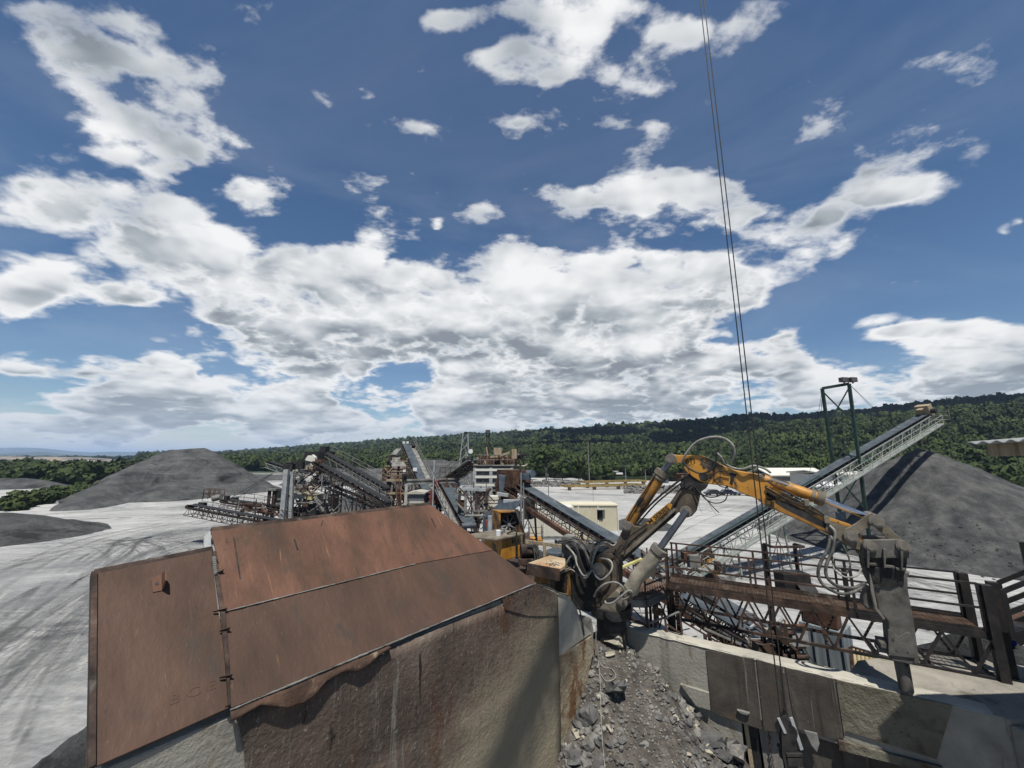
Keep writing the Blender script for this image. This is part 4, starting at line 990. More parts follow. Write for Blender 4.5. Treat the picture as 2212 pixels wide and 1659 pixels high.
# ---- rock heap in the hopper
M['rock'] = mk('grey broken rock', [(.10, .096, .088), (.165, .158, .145), (.25, .238, .215)], 1.6, .9, bump=.6, bscale=9, detail=8, dirt=[((.29, .265, .215), 2.6, .60, .72, None), ((.05, .047, .043), 4, .62, .72, None)])
M['rockpale'] = mk('pale cream rock', [(.33, .30, .23), (.44, .40, .31)], 2, .9, bump=.5, bscale=9)
M['rockbrown'] = mk('brown dirt and gravel', [(.04, .035, .03), (.085, .074, .062), (.15, .135, .116)], 2.5, .95, bump=.9, bscale=22, detail=10, bdetail=9, dirt=[((.26, .24, .2), 14, .62, .70, None)])
M['rockdark'] = mk('dark slate rock', [(.065, .064, .062), (.112, .11, .106), (.175, .17, .16)], 2, .85, bump=.5, bscale=10)
AP_ = Vector((2.72, 12.35, 5.0))
def heap_z(x, y):
    d = math.hypot(x - AP_.x, y - AP_.y)
    return 5.02 - .80 * (math.sqrt(d * d + .12) - .3) + .10 * fbm(x, y, 30, 5, 1.1)
b = MB(); b.grid(130, 120, lambda a, c: (-.5 + 7.5 * a, 6.5 + 6.2 * c, heap_z(-.5 + 7.5 * a, 6.5 + 6.2 * c) + .03 * fbm(-.5 + 7.5 * a, 6.5 + 6.2 * c, 2, 5, 5)))
tag(b.build('rock_heap', M['rockbrown']), 'sloping heap of broken grey rock and brown fines filling the hopper corner', 'rock heap')
def stone(c, r_, asp, rs, jag=.35):
    """angular lump: a cut icosahedron"""
    t = (1 + 5 ** .5) / 2
    V = [(-1, t, 0), (1, t, 0), (-1, -t, 0), (1, -t, 0), (0, -1, t), (0, 1, t), (0, -1, -t), (0, 1, -t), (t, 0, -1), (t, 0, 1), (-t, 0, -1), (-t, 0, 1)]
    Fc = [(0, 11, 5), (0, 5, 1), (0, 1, 7), (0, 7, 10), (0, 10, 11), (1, 5, 9), (5, 11, 4), (11, 10, 2), (10, 7, 6), (7, 1, 8), (3, 9, 4), (3, 4, 2), (3, 2, 6), (3, 6, 8), (3, 8, 9), (4, 9, 5), (2, 4, 11), (6, 2, 10), (8, 6, 7), (9, 8, 1)]
    rot = Matrix.Rotation(rs.uniform(0, 6.3), 3, 'Z') @ Matrix.Rotation(rs.uniform(-.6, .6), 3, 'X') @ Matrix.Rotation(rs.uniform(-.6, .6), 3, 'Y')
    out = []
    for v in V:
        w_ = Vector(v).normalized() * r_ * (1 + rs.uniform(-jag, jag)); w_ = Vector((w_.x * asp[0], w_.y * asp[1], w_.z * asp[2])); out.append(c + rot @ w_)
    return out, Fc
def visible_heap(x, y):   # inside the walls
    p = Vector((x, y, 0)); return (p - W0_).dot(NW_) > .05 and (p - C0).dot(NC) > .08 and x < 6.6
for mname, nm, cnt in (('rock', 'grey_rubble', 3200), ('rockdark', 'dark_rubble', 1300), ('rockpale', 'pale_rubble', 380)):
    b = MB(); k = 0
    while k < cnt:
        x, y = rng.uniform(.2, 6.2), (rng.uniform(8.6, 12.6) if rng.random() < .85 else rng.uniform(6.9, 8.8))
        if not visible_heap(x, y): continue
        edge = min(1, max(0, abs((x - 2.6) - (12.4 - y) * .35) / 1.3))
        r_ = .010 + .024 * rng.random() ** 2 + (.075 * rng.random() ** 5) * (.25 + edge)
        vs_, fs_ = stone(Vector((x, y, heap_z(x, y) + r_ * .25)), r_, (1.2, 1, .7), rng); b.add(vs_, fs_); k += 1
    tag(b.build(nm, M[mname]), kind='stuff')
BO = [((1326, 1388), .30, 'rockpale', (1.3, 1, .7), 'pale cream boulder at the top of the rock heap'), ((1318, 1416), .16, 'rockpale', (1.4, 1, .6), 'small pale stone just below the cream boulder'),
      ((1327, 1490), .42, 'rockdark', (.8, 1.5, .5), 'long upright grey slab in the middle of the rock heap'), ((1408, 1428), .30, 'rockdark', (.8, 1.4, .6), 'flat grey slab leaning against the concrete wall'),
      ((1266, 1548), .32, 'rockdark', (.9, 1.1, .9), 'dark angular block beside the rust stained wall'), ((1556, 1570), .48, 'rock', (.7, 1.5, .5), 'large grey slab lowest against the wall timbers'),
      ((1530, 1600), .40, 'rockdark', (1.3, .9, .5), 'grey block below the large slab'), ((1535, 1606), .20, 'rockpale', (1.2, .8, .6), 'bright cream stone lying between dark slabs'),
      ((1586, 1625), .5, 'rock', (.8, 1.6, .6), 'rounded grey slab nearest the splintered timber'), ((1555, 1630), .30, 'rockdark', (1.3, .9, .6), 'dark broken block near the bottom of the heap'),
      ((1424, 1548), .14, 'rock', (1, 1, .9), 'round grey stone on the brown fines'), ((1268, 1612), .22, 'rock', (1, 1.2, .8), 'grey stone beside the hanging white rope'),
      ((1490, 1534), .12, 'rockpale', (.7, 1, .7), 'small orange tinted stone by the concrete step'), ((1240, 1640), .24, 'rockdark', (1, 1, .8), 'dark stone tucked at the foot of the stained wall')]
def heap_hit(p):
    d = ray(p); o = Vector((0, 0, CZ)); k = 5 / d.y
    for i in range(900):
        q = o + d * k
        if q.z < heap_z(q.x, q.y): return q
        k += .01 / d.y
    return q
def slabstone(c, sz, yaw, tilt, roll):
    """quarried block: a jittered, chipped hexahedron"""
    rot = Matrix.Rotation(yaw, 3, 'Z') @ Matrix.Rotation(tilt, 3, 'X') @ Matrix.Rotation(roll, 3, 'Y')
    b = MB(); nx, ny, nz = 4, 5, 3; pts = {}
    def P_(i, j, k):
        v = Vector((i / (nx - 1) - .5, j / (ny - 1) - .5, k / (nz - 1) - .5))
        q = Vector((v.x * (1 - .35 * abs(v.y)), v.y * (1 - .3 * abs(v.x)), v.z * (1 - .3 * abs(v.x) - .3 * abs(v.y))))
        n_ = mnoise.noise_vector(v * 2.3 + c * 3) * .16 + mnoise.noise_vector(v * 6 + c) * .06
        return c + rot @ Vector(((q.x + n_.x) * sz[0], (q.y + n_.y) * sz[1], (q.z + n_.z) * sz[2]))
    def face(f, m, n):
        b.add([f(i, j) for j in range(n) for i in range(m)], [(j * m + i, j * m + i + 1, (j + 1) * m + i + 1, (j + 1) * m + i) for j in range(n - 1) for i in range(m - 1)])
    face(lambda i, j: P_(i, j, 0), nx, ny); face(lambda i, j: P_(i, j, nz - 1), nx, ny); face(lambda i, k: P_(i, 0, k), nx, nz); face(lambda i, k: P_(i, ny - 1, k), nx, nz); face(lambda j, k: P_(0, j, k), ny, nz); face(lambda j, k: P_(nx - 1, j, k), ny, nz)
    return b
ORI = {2: (.25, -.55, .1), 3: (-.5, -.5, .5), 5: (-.55, -.5, .35), 8: (-.35, -.6, .3)}
for ib, (p, r_, m_, asp, lab) in enumerate(BO):
    q = heap_hit(p); o3 = ORI.get(ib, (rng.uniform(-1, 1), rng.uniform(-.7, -.2), rng.uniform(-.3, .3)))
    b = slabstone(Vector((q.x, q.y, heap_z(q.x, q.y) + r_ * .10)), (asp[0] * r_ * 1.25, asp[1] * r_ * 1.35, asp[2] * r_ * 1.25), *o3)
    o = tag(b.build('boulder', M[m_]), lab, 'boulder')
b = MB(); path = [(1287, 1352), (1287, 1392), (1292, 1430), (1296, 1480), (1297, 1540), (1300, 1600), (1306, 1662)]
pp = []
for i, p in enumerate(path):
    q = heap_hit(p) if i > 1 else atY(p, 11.7); pp.append(q + Z * .04 - Vector((0, .05, 0)))
b.hose(pp, .013, 6); b.hose([pp[1] + Vector((.03, 0, 0)), heap_hit((1298, 1440)) + Z * .05, heap_hit((1322, 1450)) + Z * .05, heap_hit((1330, 1468)) + Z * .05, heap_hit((1310, 1476)) + Z * .05, heap_hit((1297, 1460)) + Z * .06], .010, 6)
tag(b.build('rope', M['hosepale']), 'thin pale rope dangling down the rock heap with a loop', 'rope')

# ---- crane rope, hook block and the jib it hangs from
q = atY((1695, 1560), 7.2); hx, hy = q.x, q.y
hb = thing('hook_block', (hx, hy, q.z - 1), 'black crane hook block with open cheek plates hanging before the steel wall', 'hook block')
zt = atY((1695, 1541), 7.2).z
def hv(dx, dz, dy=0): return Vector((hx + dx, hy + dy, zt + dz))
for sg, nm in ((-1, 'cheek_plate'), (1, 'cheek_plate')):
    b = MB(); b.prism([hv(-.03, .0, 0), hv(.04, .03), hv(.13, -.3), hv(.15, -.55), hv(.13, -.75), hv(-.07, -.75), hv(-.10, -.5), hv(-.07, -.2)], Vector((.01, .022, 0)), True)
    for i, v in enumerate(b.v): b.v[i] = (v[0] + sg * .045, v[1] + sg * .075, v[2])
    b.build(nm, M['blacksteel'], hb, .008)
b = MB(); b.tube(hv(-.03, -.22, -.05), hv(.07, -.22, .05), .15, 20); b.build('sheave', M['darksteel'], hb)
b = MB(); b.box(hv(.03, -.52), (.26, .24, .05)); b.box(hv(.03, -.62), (.24, .22, .12)); b.build('crosshead', M['darksteel'], hb, .01)
b = MB(); b.bar(hv(-.14, -.02, -.08), hv(-.07, -.22, -.1), .02, .04); b.bar(hv(.05, 0, -.1), hv(.16, -.45, -.1), .015, .05); b.build('rope_guard', M['galv'], hb)
b = MB(); b.hose([hv(.03, -.68), hv(.03, -.82), hv(.12, -.92), hv(.10, -1.06), hv(-.02, -1.08), hv(-.09, -.98)], .035, 8); b.build('hook', M['blacksteel'], hb)
TIP = Vector((hx, hy, 24.2))
for i, (dx, dy) in enumerate(((-.055, 0), (.05, .02))):
    b = MB(); n = 40
    for k in range(n): b.tube((hx + dx, hy + dy, zt - .1 + (24.1 - zt) * k / n), (hx + dx, hy + dy, zt - .1 + (24.1 - zt) * (k + 1) / n), .0115, 6, None, False)
    tag(b.build('crane_rope', M['cable']), ('thin steel rope on the left of the pair hanging down to the hook block', 'thin steel rope on the right of the pair hanging down to the hook block')[i], 'rope', 'crane ropes')
BK = Vector((-3.6, -7.0, 24.2))      # unseen jib, laid so its shadow strip crosses the hopper wall; mast behind viewpoint
cr = thing('crane_jib', BK, 'steel crane jib that carries the hanging ropes', 'crane')
ax = (BK - TIP).normalized(); sd_ = ax.cross(Z).normalized()
b = MB(); b.lattice(TIP - ax * .4, BK, sd_, Z, .26, .6, 16, .05); b.build('lattice', M['rustframe'], cr)
b = MB(); b.bar(TIP - ax * .3, BK, .26, .10); b.build('walk_plate', M['rustframe'], cr)
tube_part('tip_sheave', TIP + sd_ * .2, TIP - sd_ * .2, .25, M['darksteel'], cr, 16)
b = MB(); b.bar(BK + Z * 1.5, (BK.x, BK.y, 0), .6, .6, Vector((1, 0, 0))); b.build('mast', M['rustframe'], cr)

# ---- rock breaker: pedestal, boom, arm, hammer
PB = atY((1300, 1320), 12.35); PT = atY((1955, 1494), 9.15)
DB = Vector((PT.x - PB.x, PT.y - PB.y, 0)).normalized(); NB = Vector((DB.y, -DB.x, 0))
if NB.dot(Vector((-PB.x, -PB.y, 0))) < 0: NB = -NB
def BP(p, off=0.): return onplane(p, Vector((PB.x, PB.y, 0)) + NB * off, NB)
rb = thing('rock_breaker', (PB.x, PB.y, 4.2), 'orange yellow hydraulic rock breaker arm bent over the hopper with a grey hammer', 'rock breaker')
def plate(name, pts, w_, m, parent=rb, off=0., bev=.015):
    b = MB(); b.prism([BP(p, off) for p in pts], NB * w_); return b.build(name, m, parent, bev)
def cyl(name, p, q, r_, m, parent=rb, off=0., n=18, r2=None):
    b = MB(); b.tube(BP(p, off), BP(q, off), r_, n, r2); return b.build(name, m, parent)
def pin(p, r_, w_, parent=rb, m='pin'):
    c = BP(p); b = MB(); b.tube(c - NB * w_ / 2, c + NB * w_ / 2, r_, 20); b.tube(c + NB * w_ / 2, c + NB * (w_ / 2 + .03), r_ * .62, 16); b.tube(c + NB * w_ / 2, c + NB * (w_ / 2 + .012), r_ * .85, 16)
    return b.build('pivot_pin', M[m], parent)
boom = plate('boom', [G6(*p) for p in [(500, 1130), (590, 990), (640, 890), (655, 825), (685, 808), (720, 825), (745, 858), (800, 862), (940, 735), (1060, 650), (1150, 520), (1240, 420), (1390, 470), (1330, 560), (1290, 730), (1255, 768), (1215, 778), (1175, 760), (1140, 728), (1090, 780), (960, 890), (800, 1030), (660, 1160), (600, 1200)]], .42, M['boomdirty'])
b = MB(); b.prism([BP(G6(*p), .212) for p in [(838, 842), (905, 768), (1040, 655), (1075, 668), (1062, 705), (880, 850)]], NB * .006, False); b.build('decal_band', M['decal'], boom)
text_part('lettering', 'M SERIES', .15, BP(G6(872, 848), .2195), BP(G6(1045, 712)) - BP(G6(872, 848)), Z, M['sign'], boom, .003, width=(BP(G6(1045, 712)) - BP(G6(872, 848))).length)
b = MB(); b.prism([BP(G6(*p), .21) for p in [(620, 1110), (800, 960), (1000, 790), (1090, 700), (1110, 720), (1010, 812), (820, 985), (640, 1140)]], NB * .05, False); b.build('side_rib', M['mudsteel'], boom, .01)
arm = plate('arm', [G6(*p) for p in [(1035, 268), (1042, 238), (1070, 222), (1150, 226), (1340, 228), (1420, 262), (1560, 330), (1640, 362), (1830, 392)]] + [G5(*p) for p in [(440, 735), (520, 800), (740, 915), (880, 998), (1040, 1052), (1105, 1120), (1110, 1225), (1050, 1208), (1000, 1180), (880, 1110), (720, 1032), (560, 962), (470, 925), (400, 872), (300, 832)]] + [G6(*p) for p in [(1640, 530), (1560, 500), (1400, 480), (1340, 470), (1240, 410), (1185, 345), (1172, 302), (1100, 292), (1060, 302)]], .40, M['yellow'])
def skin(name, pts, m, off=.202, th=.02, parent=arm):
    b = MB(); b.prism([BP(p, off) for p in pts], NB * th, False); return b.build(name, m, parent, .006)
skin('side_plate', [G6(*p) for p in [(1215, 330), (1340, 292), (1420, 330), (1500, 400), (1565, 500), (1400, 480), (1330, 465), (1240, 405)]], M['yellow'])
skin('dark_band', [G5(*p) for p in [(530, 905), (555, 885), (640, 915), (800, 1000), (890, 1050), (880, 1085), (760, 1030), (600, 950)]], M['darksteel'])
skin('lower_flange', [G5(*p) for p in [(500, 885), (530, 905), (600, 950), (760, 1030), (880, 1085), (1000, 1150), (1050, 1180), (1050, 1208), (1000, 1180), (880, 1110), (720, 1032), (560, 962), (505, 925)]], M['yellowdirty'])
skin('upper_flange', [G5(*p) for p in [(470, 800), (520, 800), (740, 915), (880, 998), (1040, 1052), (1060, 1075), (1000, 1065), (870, 1020), (720, 950), (480, 830)]], M['yellow'], th=.03)
skin('mud_cap', [G5(*p) for p in [(880, 1020), (1040, 1060), (1105, 1120), (1110, 1225), (1050, 1208), (970, 1160), (870, 1090)]], M['mudsteel'], th=.03)
skin('grime_patch', [G6(*p) for p in [(1310, 400), (1345, 390), (1395, 395), (1400, 440), (1370, 462), (1325, 450)]], M['darksteel'], .223, .004)
skin('grime_patch', [G6(*p) for p in [(1590, 385), (1660, 395), (1630, 430), (1615, 500), (1590, 480), (1600, 430)]], M['darksteel'], .203, .004)
b = MB(); b.prism([BP(G6(*p), .203) for p in [(1180, 245), (1290, 245), (1290, 310), (1180, 310)]], NB * .004, False); b.build('decal_band', M['decal'], arm)
text_part('lettering', 'BTI', .19, BP(G6(1192, 300), .209), BP(G6(1272, 297)) - BP(G6(1192, 297)), Z, M['sign'], arm, .003, width=(BP(G6(1272, 297)) - BP(G6(1192, 297))).length)
plate('elbow_block', [G6(*p) for p in [(1170, 420), (1240, 405), (1340, 465), (1400, 482), (1380, 520), (1320, 560), (1200, 530), (1150, 500)]], .50, M['darksteel'])
for p, r_, w_ in [(G6(1072, 262), .15, .56), (G6(680, 852), .14, .60), (G6(1205, 725), .15, .60)]: pin(p, r_, w_)
# lift cylinder (upper left) and its dark underside
def cylinder(p0, p1, p2, r_, m, mr, nm, off=0., collar='mudsteel'):
    c = cyl(nm, p0, p1, r_, m, rb, off)
    b = MB(); d = (BP(p1, off) - BP(p0, off)).normalized(); b.tube(BP(p1, off) - d * .10, BP(p1, off) + d * .06, r_ * 1.28, 18); b.tube(BP(p1, off) - d * .2, BP(p1, off) - d * .13, r_ * 1.15, 18); b.build('collar', M[collar], c)
    cyl('rod', p1, p2, r_ * .52, M[mr], c, off)
    return c
c1 = cylinder(G6(690, 835), G6(985, 385), G6(1072, 262), .165, M['yellowdirty'], 'rodgrey', 'lift_cylinder')
b = MB(); b.hose([BP(G6(650, 870), .2), BP(G6(690, 770), .22), BP(G6(840, 530), .2), BP(G6(930, 390), .15)], .022); b.hose([BP(G6(720, 850), .0) , BP(G6(900, 650), .25), BP(G6(1130, 460), .25), BP(G6(1240, 400), .23)], .028); b.hose([BP(G6(760, 850), .05), BP(G6(930, 660), .28), BP(G6(1150, 480), .27)], .022); b.build('pipe', M['darksteel'], boom)
# tilt cylinder in front of the pedestal: thick dusty barrel in a canvas sleeve
c2 = cylinder(G6(650, 1480), G6(955, 1075), G6(1205, 725), .165, M['mudsteel'], 'rodgrey', 'tilt_cylinder', .40, 'pin')
b = MB()      # crumpled canvas sleeve
pa, pb_ = BP(G6(690, 1430), .42), BP(G6(925, 1120), .42); dd = (pb_ - pa).normalized(); s1 = dd.cross(NB).normalized()
def sleeve(a, c):
    t = 2 * math.pi * a; r_ = .195 + .024 * math.sin(c * 9 + 2 * math.sin(t)) + .025 * mnoise.noise(Vector((math.cos(t) * 1.5, math.sin(t) * 1.5, c * 4)))
    return pa.lerp(pb_, c) + (NB * math.cos(t) + s1 * math.sin(t)) * r_
b.grid(28, 40, sleeve); M['canvas'] = mk('dusty tan canvas', [(.20, .175, .13), (.29, .26, .2), (.34, .31, .24)], 2, .95, bump=.4, bscale=18); b.build('canvas_sleeve', M['canvas'], c2)
# stick cylinder on top of the arm
c3 = cylinder(G5(455, 748), G5(842, 876), G5(1180, 1010), .135, M['yellow'], 'chrome', 'stick_cylinder', .02)
plate('cylinder_bracket', [G5(*p) for p in [(405, 710), (440, 712), (480, 760), (470, 800), (425, 790)]], .30, M['mudsteel'], rb)
b = MB(); b.hose([BP(G5(470, 760), .25), BP(G5(620, 835), .27), BP(G5(760, 920), .25), BP(G5(850, 980), .24), BP(G5(885, 1025), .23)], .016); b.hose([BP(G5(465, 800), .24), BP(G5(600, 875), .25), BP(G5(740, 940), .24), BP(G5(860, 1000), .24)], .02)
b.build('pipe', M['darksteel'], arm)
for g_ in [(745, 905), (880, 1020)]:
    b = MB(); b.box(BP(G5(*g_), .23), (.1, .08, .16), 0, (DB, NB, Z)); b.build('pipe_clamp', M['mudsteel'], arm, .01)
b = MB()      # coil of spring hose on the side
for k in range(7): b.hose([BP(G5(470 + k * 8, 850 + k * 2), .24), BP(G5(490 + k * 6, 835 + k * 3), .34), BP(G5(510 + k * 4, 880), .30), BP(G5(478 + k * 8, 885), .25), BP(G5(470 + k * 8, 852), .24)], .012, 5, 4)
b.build('hose_coil', M['darksteel'], arm)
# linkage
lk = M['mudsteel']
for off in (.26, -.26):
    plate('link', [G5(*p) for p in [(1150, 985), (1190, 972), (1218, 1000), (1215, 1040), (1150, 1080), (1050, 1145), (1010, 1150), (985, 1120), (1000, 1085), (1080, 1040)]], .05, lk, rb, off)
    plate('link', [G5(*p) for p in [(1185, 985), (1222, 1000), (1345, 1115), (1390, 1150), (1385, 1200), (1340, 1190), (1250, 1110), (1170, 1040)]], .05, lk, rb, off * .75)
pin(G5(1188, 1017), .14, .66); pin(G5(1022, 1118), .13, .66)
# hammer bracket and hammer
hm = plate('hammer_bracket', [G8(*p) for p in [(850, 62), (868, 36), (1130, 30), (1168, 52), (1176, 120), (1172, 160), (860, 160), (852, 110)]], .62, M['hammer'])
plate('bracket_core', [G8(*p) for p in [(868, 150), (1172, 150), (1165, 245), (885, 245)]], .46, M['darksteel'], hm)
for x in (905, 1020, 1140):
    b = MB(); b.prism([BP(G8(x, 112), .31), BP(G8(x + 22, 112), .31), BP(G8(x + 18, 245), .31), BP(G8(x + 6, 245), .31)], NB * .08, False); b.build('rib', M['hammer'], hm, .006)
for p in (G8(905, 75), G8(1128, 75)): pin(p, .12, .74, hm)
body = plate('hammer', [G8(*p) for p in [(886, 240), (1190, 262), (1172, 300), (1176, 385), (1215, 600), (1255, 888), (1250, 908), (1062, 872), (1040, 605), (1020, 575), (975, 535), (945, 390), (900, 300)]], .46, M['hammer'], rb, 0, .02)
b = MB(); b.prism([BP(G8(*p)) for p in [(905, 370), (935, 380), (972, 540), (900, 525), (872, 500), (874, 455)]], NB * .34); b.build('shell', M['hammer'], body, .05)
b = MB(); b.prism([BP(G8(*p), .23) for p in [(920, 240), (1185, 262), (1180, 275), (1170, 300), (1172, 365), (1140, 360), (1080, 390), (1010, 380), (950, 330)]], NB * .03, False); b.build('top_grime', M['darksteel'], body, .006)
b = MB(); b.prism([BP(G8(*p), .23) for p in [(1058, 680), (1080, 685), (1135, 735), (1185, 702), (1216, 706), (1252, 884), (1064, 862)]], NB * .03, False); b.build('nose_plate', M['hammer'], body, .008)
b = MB(); b.prism([BP(G8(*p), .23) for p in [(925, 260), (945, 330), (985, 530), (1015, 568), (1040, 605), (1025, 610), (970, 540), (935, 400)]], NB * .045, False); b.build('edge_bead', M['pin'], body, .006)
b = MB(); b.box(BP(G8(1022, 775)), (.16, .4, .12), 0, (DB, NB, Z)); b.box(BP(G8(1025, 815)), (.22, .3, .10), 0, (DB, NB, Z)); b.build('retainer', M['hammer'], body, .02)
for p, r_ in ((G8(992, 375), .05), (G8(1094, 752), .03), (G8(1120, 828), .018), (G8(1200, 842), .018)):
    tube_part('bolt_hole', BP(p, .255), BP(p, .263), r_, M['darksteel'], body, 10)
for x, y in ((945, 222), (1070, 240), (1150, 258)):
    b = MB(); b.box(BP(G8(x, y), .30), (.16, .10, .05), 0, (DB, NB, Z)); b.build('mount_bolt', M['hammer'], body, .01)
b = MB(); b.tube(BP(G8(1150, 880)), BP(G8(1192, 1108)), .125, 16, .12); b.tube(BP(G8(1192, 1108)), BP(G8(1197, 1132)), .12, 16, .09); b.build('chisel', M['hammer'], body)
# pedestal
pd = plate('pedestal', [G6(*p) for p in [(415, 1120), (455, 1085), (560, 1085), (600, 1190), (600, 1400), (640, 1560), (620, 1600), (425, 1600), (410, 1400)]], .75, M['boomdirty'])
b = MB(); c = BP(G6(520, 1600)); b.tube(Vector((c.x, c.y, 3.2)), c + Z * .05, .42, 24); b.tube(c - Z * .15, c + Z * .10, .58, 24); b.build('slew_ring', M['darksteel'], pd)
b = MB(); c = BP(G6(330, 1330)); b.box(c - NB * .1, (1.0, .8, 1.7), 0, (DB, NB, Z)); b.build('valve_housing', M['darksteel'], rb, .03)
b = MB(); c = BP(G6(125, 1110)); b.box(c + NB * -.2, (.32, .5, 1.0), 0, (DB, NB, Z)); b.build('hose_bulkhead', M['dust_steel'], rb, .02)
plate('foot_bracket', [G6(*p) for p in [(600, 1400), (660, 1440), (720, 1500), (680, 1570), (560, 1610), (430, 1600), (520, 1480)]], .9, M['mudsteel'], rb)
pin(G6(450, 1225), .2, .9); pin(G6(660, 1490), .15, 1.05)
# hydraulic hoses, looping between bulkhead, pedestal and boom
HS = [ # points in survey pixels with distance in front of the arm plane, radius, tone
 ([(60, 1000, .1), (170, 985, .2), (260, 1040, .35), (330, 1180, .45), (345, 1260, .4)], .03, 'g'), ([(70, 1020, .1), (190, 1000, .3), (290, 1100, .45), (340, 1240, .5), (310, 1290, .4)], .028, 'g'),
 ([(90, 990, .0), (230, 980, .2), (310, 1060, .3), (370, 1180, .4)], .03, 'g'), ([(110, 1010, .2), (210, 1060, .4), (250, 1180, .5), (300, 1290, .5), (345, 1250, .5)], .026, 'd'),
 ([(120, 1040, .3), (190, 1120, .45), (220, 1220, .55), (275, 1310, .55), (330, 1280, .5), (360, 1150, .4), (370, 1060, .3)], .028, 'p'),
 ([(340, 1230, .45), (345, 1100, .45), (380, 1030, .4), (480, 985, .4), (560, 1020, .35)], .03, 'g'), ([(350, 1200, .5), (400, 1060, .5), (470, 1010, .45), (540, 1040, .4), (570, 1010, .3)], .026, 'p'),
 ([(360, 1260, .5), (390, 1320, .55), (440, 1345, .55), (510, 1290, .55), (535, 1220, .5), (505, 1170, .45), (420, 1150, .4)], .028, 'p'), ([(345, 1270, .5), (420, 1400, .5), (440, 1510, .5), (400, 1560, .5)], .022, 'd'),
 ([(370, 1500, .6), (400, 1440, .65), (470, 1385, .65), (560, 1370, .65), (625, 1410, .6), (640, 1470, .55)], .026, 'p'), ([(470, 1540, .7), (480, 1560, .75), (540, 1555, .8), (610, 1500, .85), (680, 1445, .85), (710, 1460, .8), (690, 1500, .7), (630, 1530, .6)], .027, 'p'),
 ([(520, 1170, .4), (640, 1060, .35), (690, 960, .3), (850, 850, .26)], .016, 'd'), ([(560, 1120, .35), (620, 1030, .4), (650, 1080, .4), (600, 1200, .4), (560, 1100, .3)], .014, 'd'),
 ([(0, 1320, .3), (150, 1255, .35), (240, 1310, .5), (300, 1330, .55), (350, 1260, .5)], .022, 'p'), ([(110, 1220, .3), (160, 1140, .35), (200, 1130, .4), (210, 1190, .4), (190, 1240, .4)], .03, 'p'),
 # over the elbow
 ([(1155, 300, .22), (1200, 210, .3), (1290, 110, .35), (1420, 65, .4), (1540, 75, .4), (1620, 140, .4), (1632, 220, .35), (1600, 290, .25)], .032, 'p'), ([(1170, 290, .25), (1230, 350, .3), (1330, 390, .32), (1420, 360, .32), (1465, 280, .3), (1470, 200, .3)], .024, 'd'),
 ([(1470, 200, .3), (1520, 250, .3), (1560, 310, .28), (1640, 345, .25), (1720, 350, .3), (1800, 322, .3), (1900, 345, .3), (1960, 385, .25)], .028, 'p'), ([(1590, 400, .25), (1530, 365, .28), (1460, 390, .3), (1450, 440, .3), (1500, 500, .28), (1570, 520, .25)], .014, 'd'),
 # slack loops under the elbow
 ([(1260, 480, .3), (1330, 570, .35), (1430, 605, .35), (1530, 570, .35), (1565, 500, .3)], .016, 'd'), ([(1280, 490, .28), (1350, 600, .3), (1440, 655, .3), (1540, 640, .3), (1575, 560, .28), (1570, 500, .25)], .014, 'd'), ([(1290, 500, .3), (1360, 600, .3), (1430, 680, .3), (1495, 745, .3)], .012, 'd'),
 ([(1180, 350, .25), (1185, 430, .28), (1190, 520, .26), (1240, 490, .25), (1160, 560, .25), (1080, 690, .25)], .018, 'd'),
]
HS5 = [([(905, 1130, .25), (890, 1210, .4), (835, 1320, .5), (825, 1400, .5), (870, 1470, .5), (980, 1520, .45), (1080, 1500, .4), (1135, 1455, .3)], .034, 'g'), ([(935, 1110, .25), (925, 1220, .4), (880, 1320, .5), (880, 1400, .5), (940, 1460, .5), (1050, 1480, .4), (1140, 1450, .3)], .034, 'g'),
 ([(985, 1180, .25), (1020, 1250, .35), (1040, 1330, .4), (1010, 1380, .4), (950, 1350, .4), (915, 1280, .35), (930, 1200, .3)], .018, 'g'), ([(920, 1270, .3), (930, 1350, .4), (1000, 1405, .4), (1080, 1400, .4), (1115, 1350, .3)], .018, 'p'), ([(900, 1060, .25), (935, 1100, .3), (930, 1160, .3), (905, 1130, .28)], .03, 'p')]
TN = {'g': 'hosegrey', 'p': 'hosepale', 'd': 'rubber'}
for lst, Gf in ((HS, G6), (HS5, G5)):
    for pts, r_, tn in lst:
        b = MB(); b.hose([BP(Gf(x, y), o) for x, y, o in pts], r_, 8, 8); b.build('hydraulic_hose', M[TN[tn]], rb)
b = MB(); b.tube(BP(G6(1460, 215), .3), BP(G6(1470, 190), .3), .05, 8); b.bar(BP(G6(1520, 245), .3), BP(G6(1560, 305), .28), .05); b.build('hose_fitting', M['darksteel'], rb)
# ================================================================== walkway, stairs, booth roof, breaker power pack
Nz = 6.0
N0 = atZ(G6(1030, 1395), Nz); N1 = atZ(G8(1760, 715), Nz)
DW = (N1 - N0).normalized(); BW = Vector((-DW.y, DW.x, 0))
if BW.y < 0: BW = -BW
LWK = (N1 - N0).length; WW = 1.05
def NP_(s, t, z): return N0 + DW * s + BW * t + Z * z
M['grating'] = mk('rusty walkway grating', [(.05, .033, .024), (.10, .062, .042), (.16, .115, .085)], 3, .9, bump=.3, bscale=30, dirt=[((.22, .2, .17), 2.5, .58, .7, None)])
wk = thing('walkway', NP_(LWK / 2, WW / 2, 0), 'long rusty steel walkway bridge with truss sides and double handrails behind the breaker', 'walkway')
b = MB()
for i in range(26):      # bearing bars
    t = .05 + (WW - .1) * i / 25; b.bar(NP_(0, t, -.015), NP_(LWK, t, -.015), .007, .03)
nb = int(LWK / .11)
for i in range(nb + 1): b.bar(NP_(LWK * i / nb, .04, -.006), NP_(LWK * i / nb, WW - .04, -.006), .012, .012)
b.build('grating', M['grating'], wk)
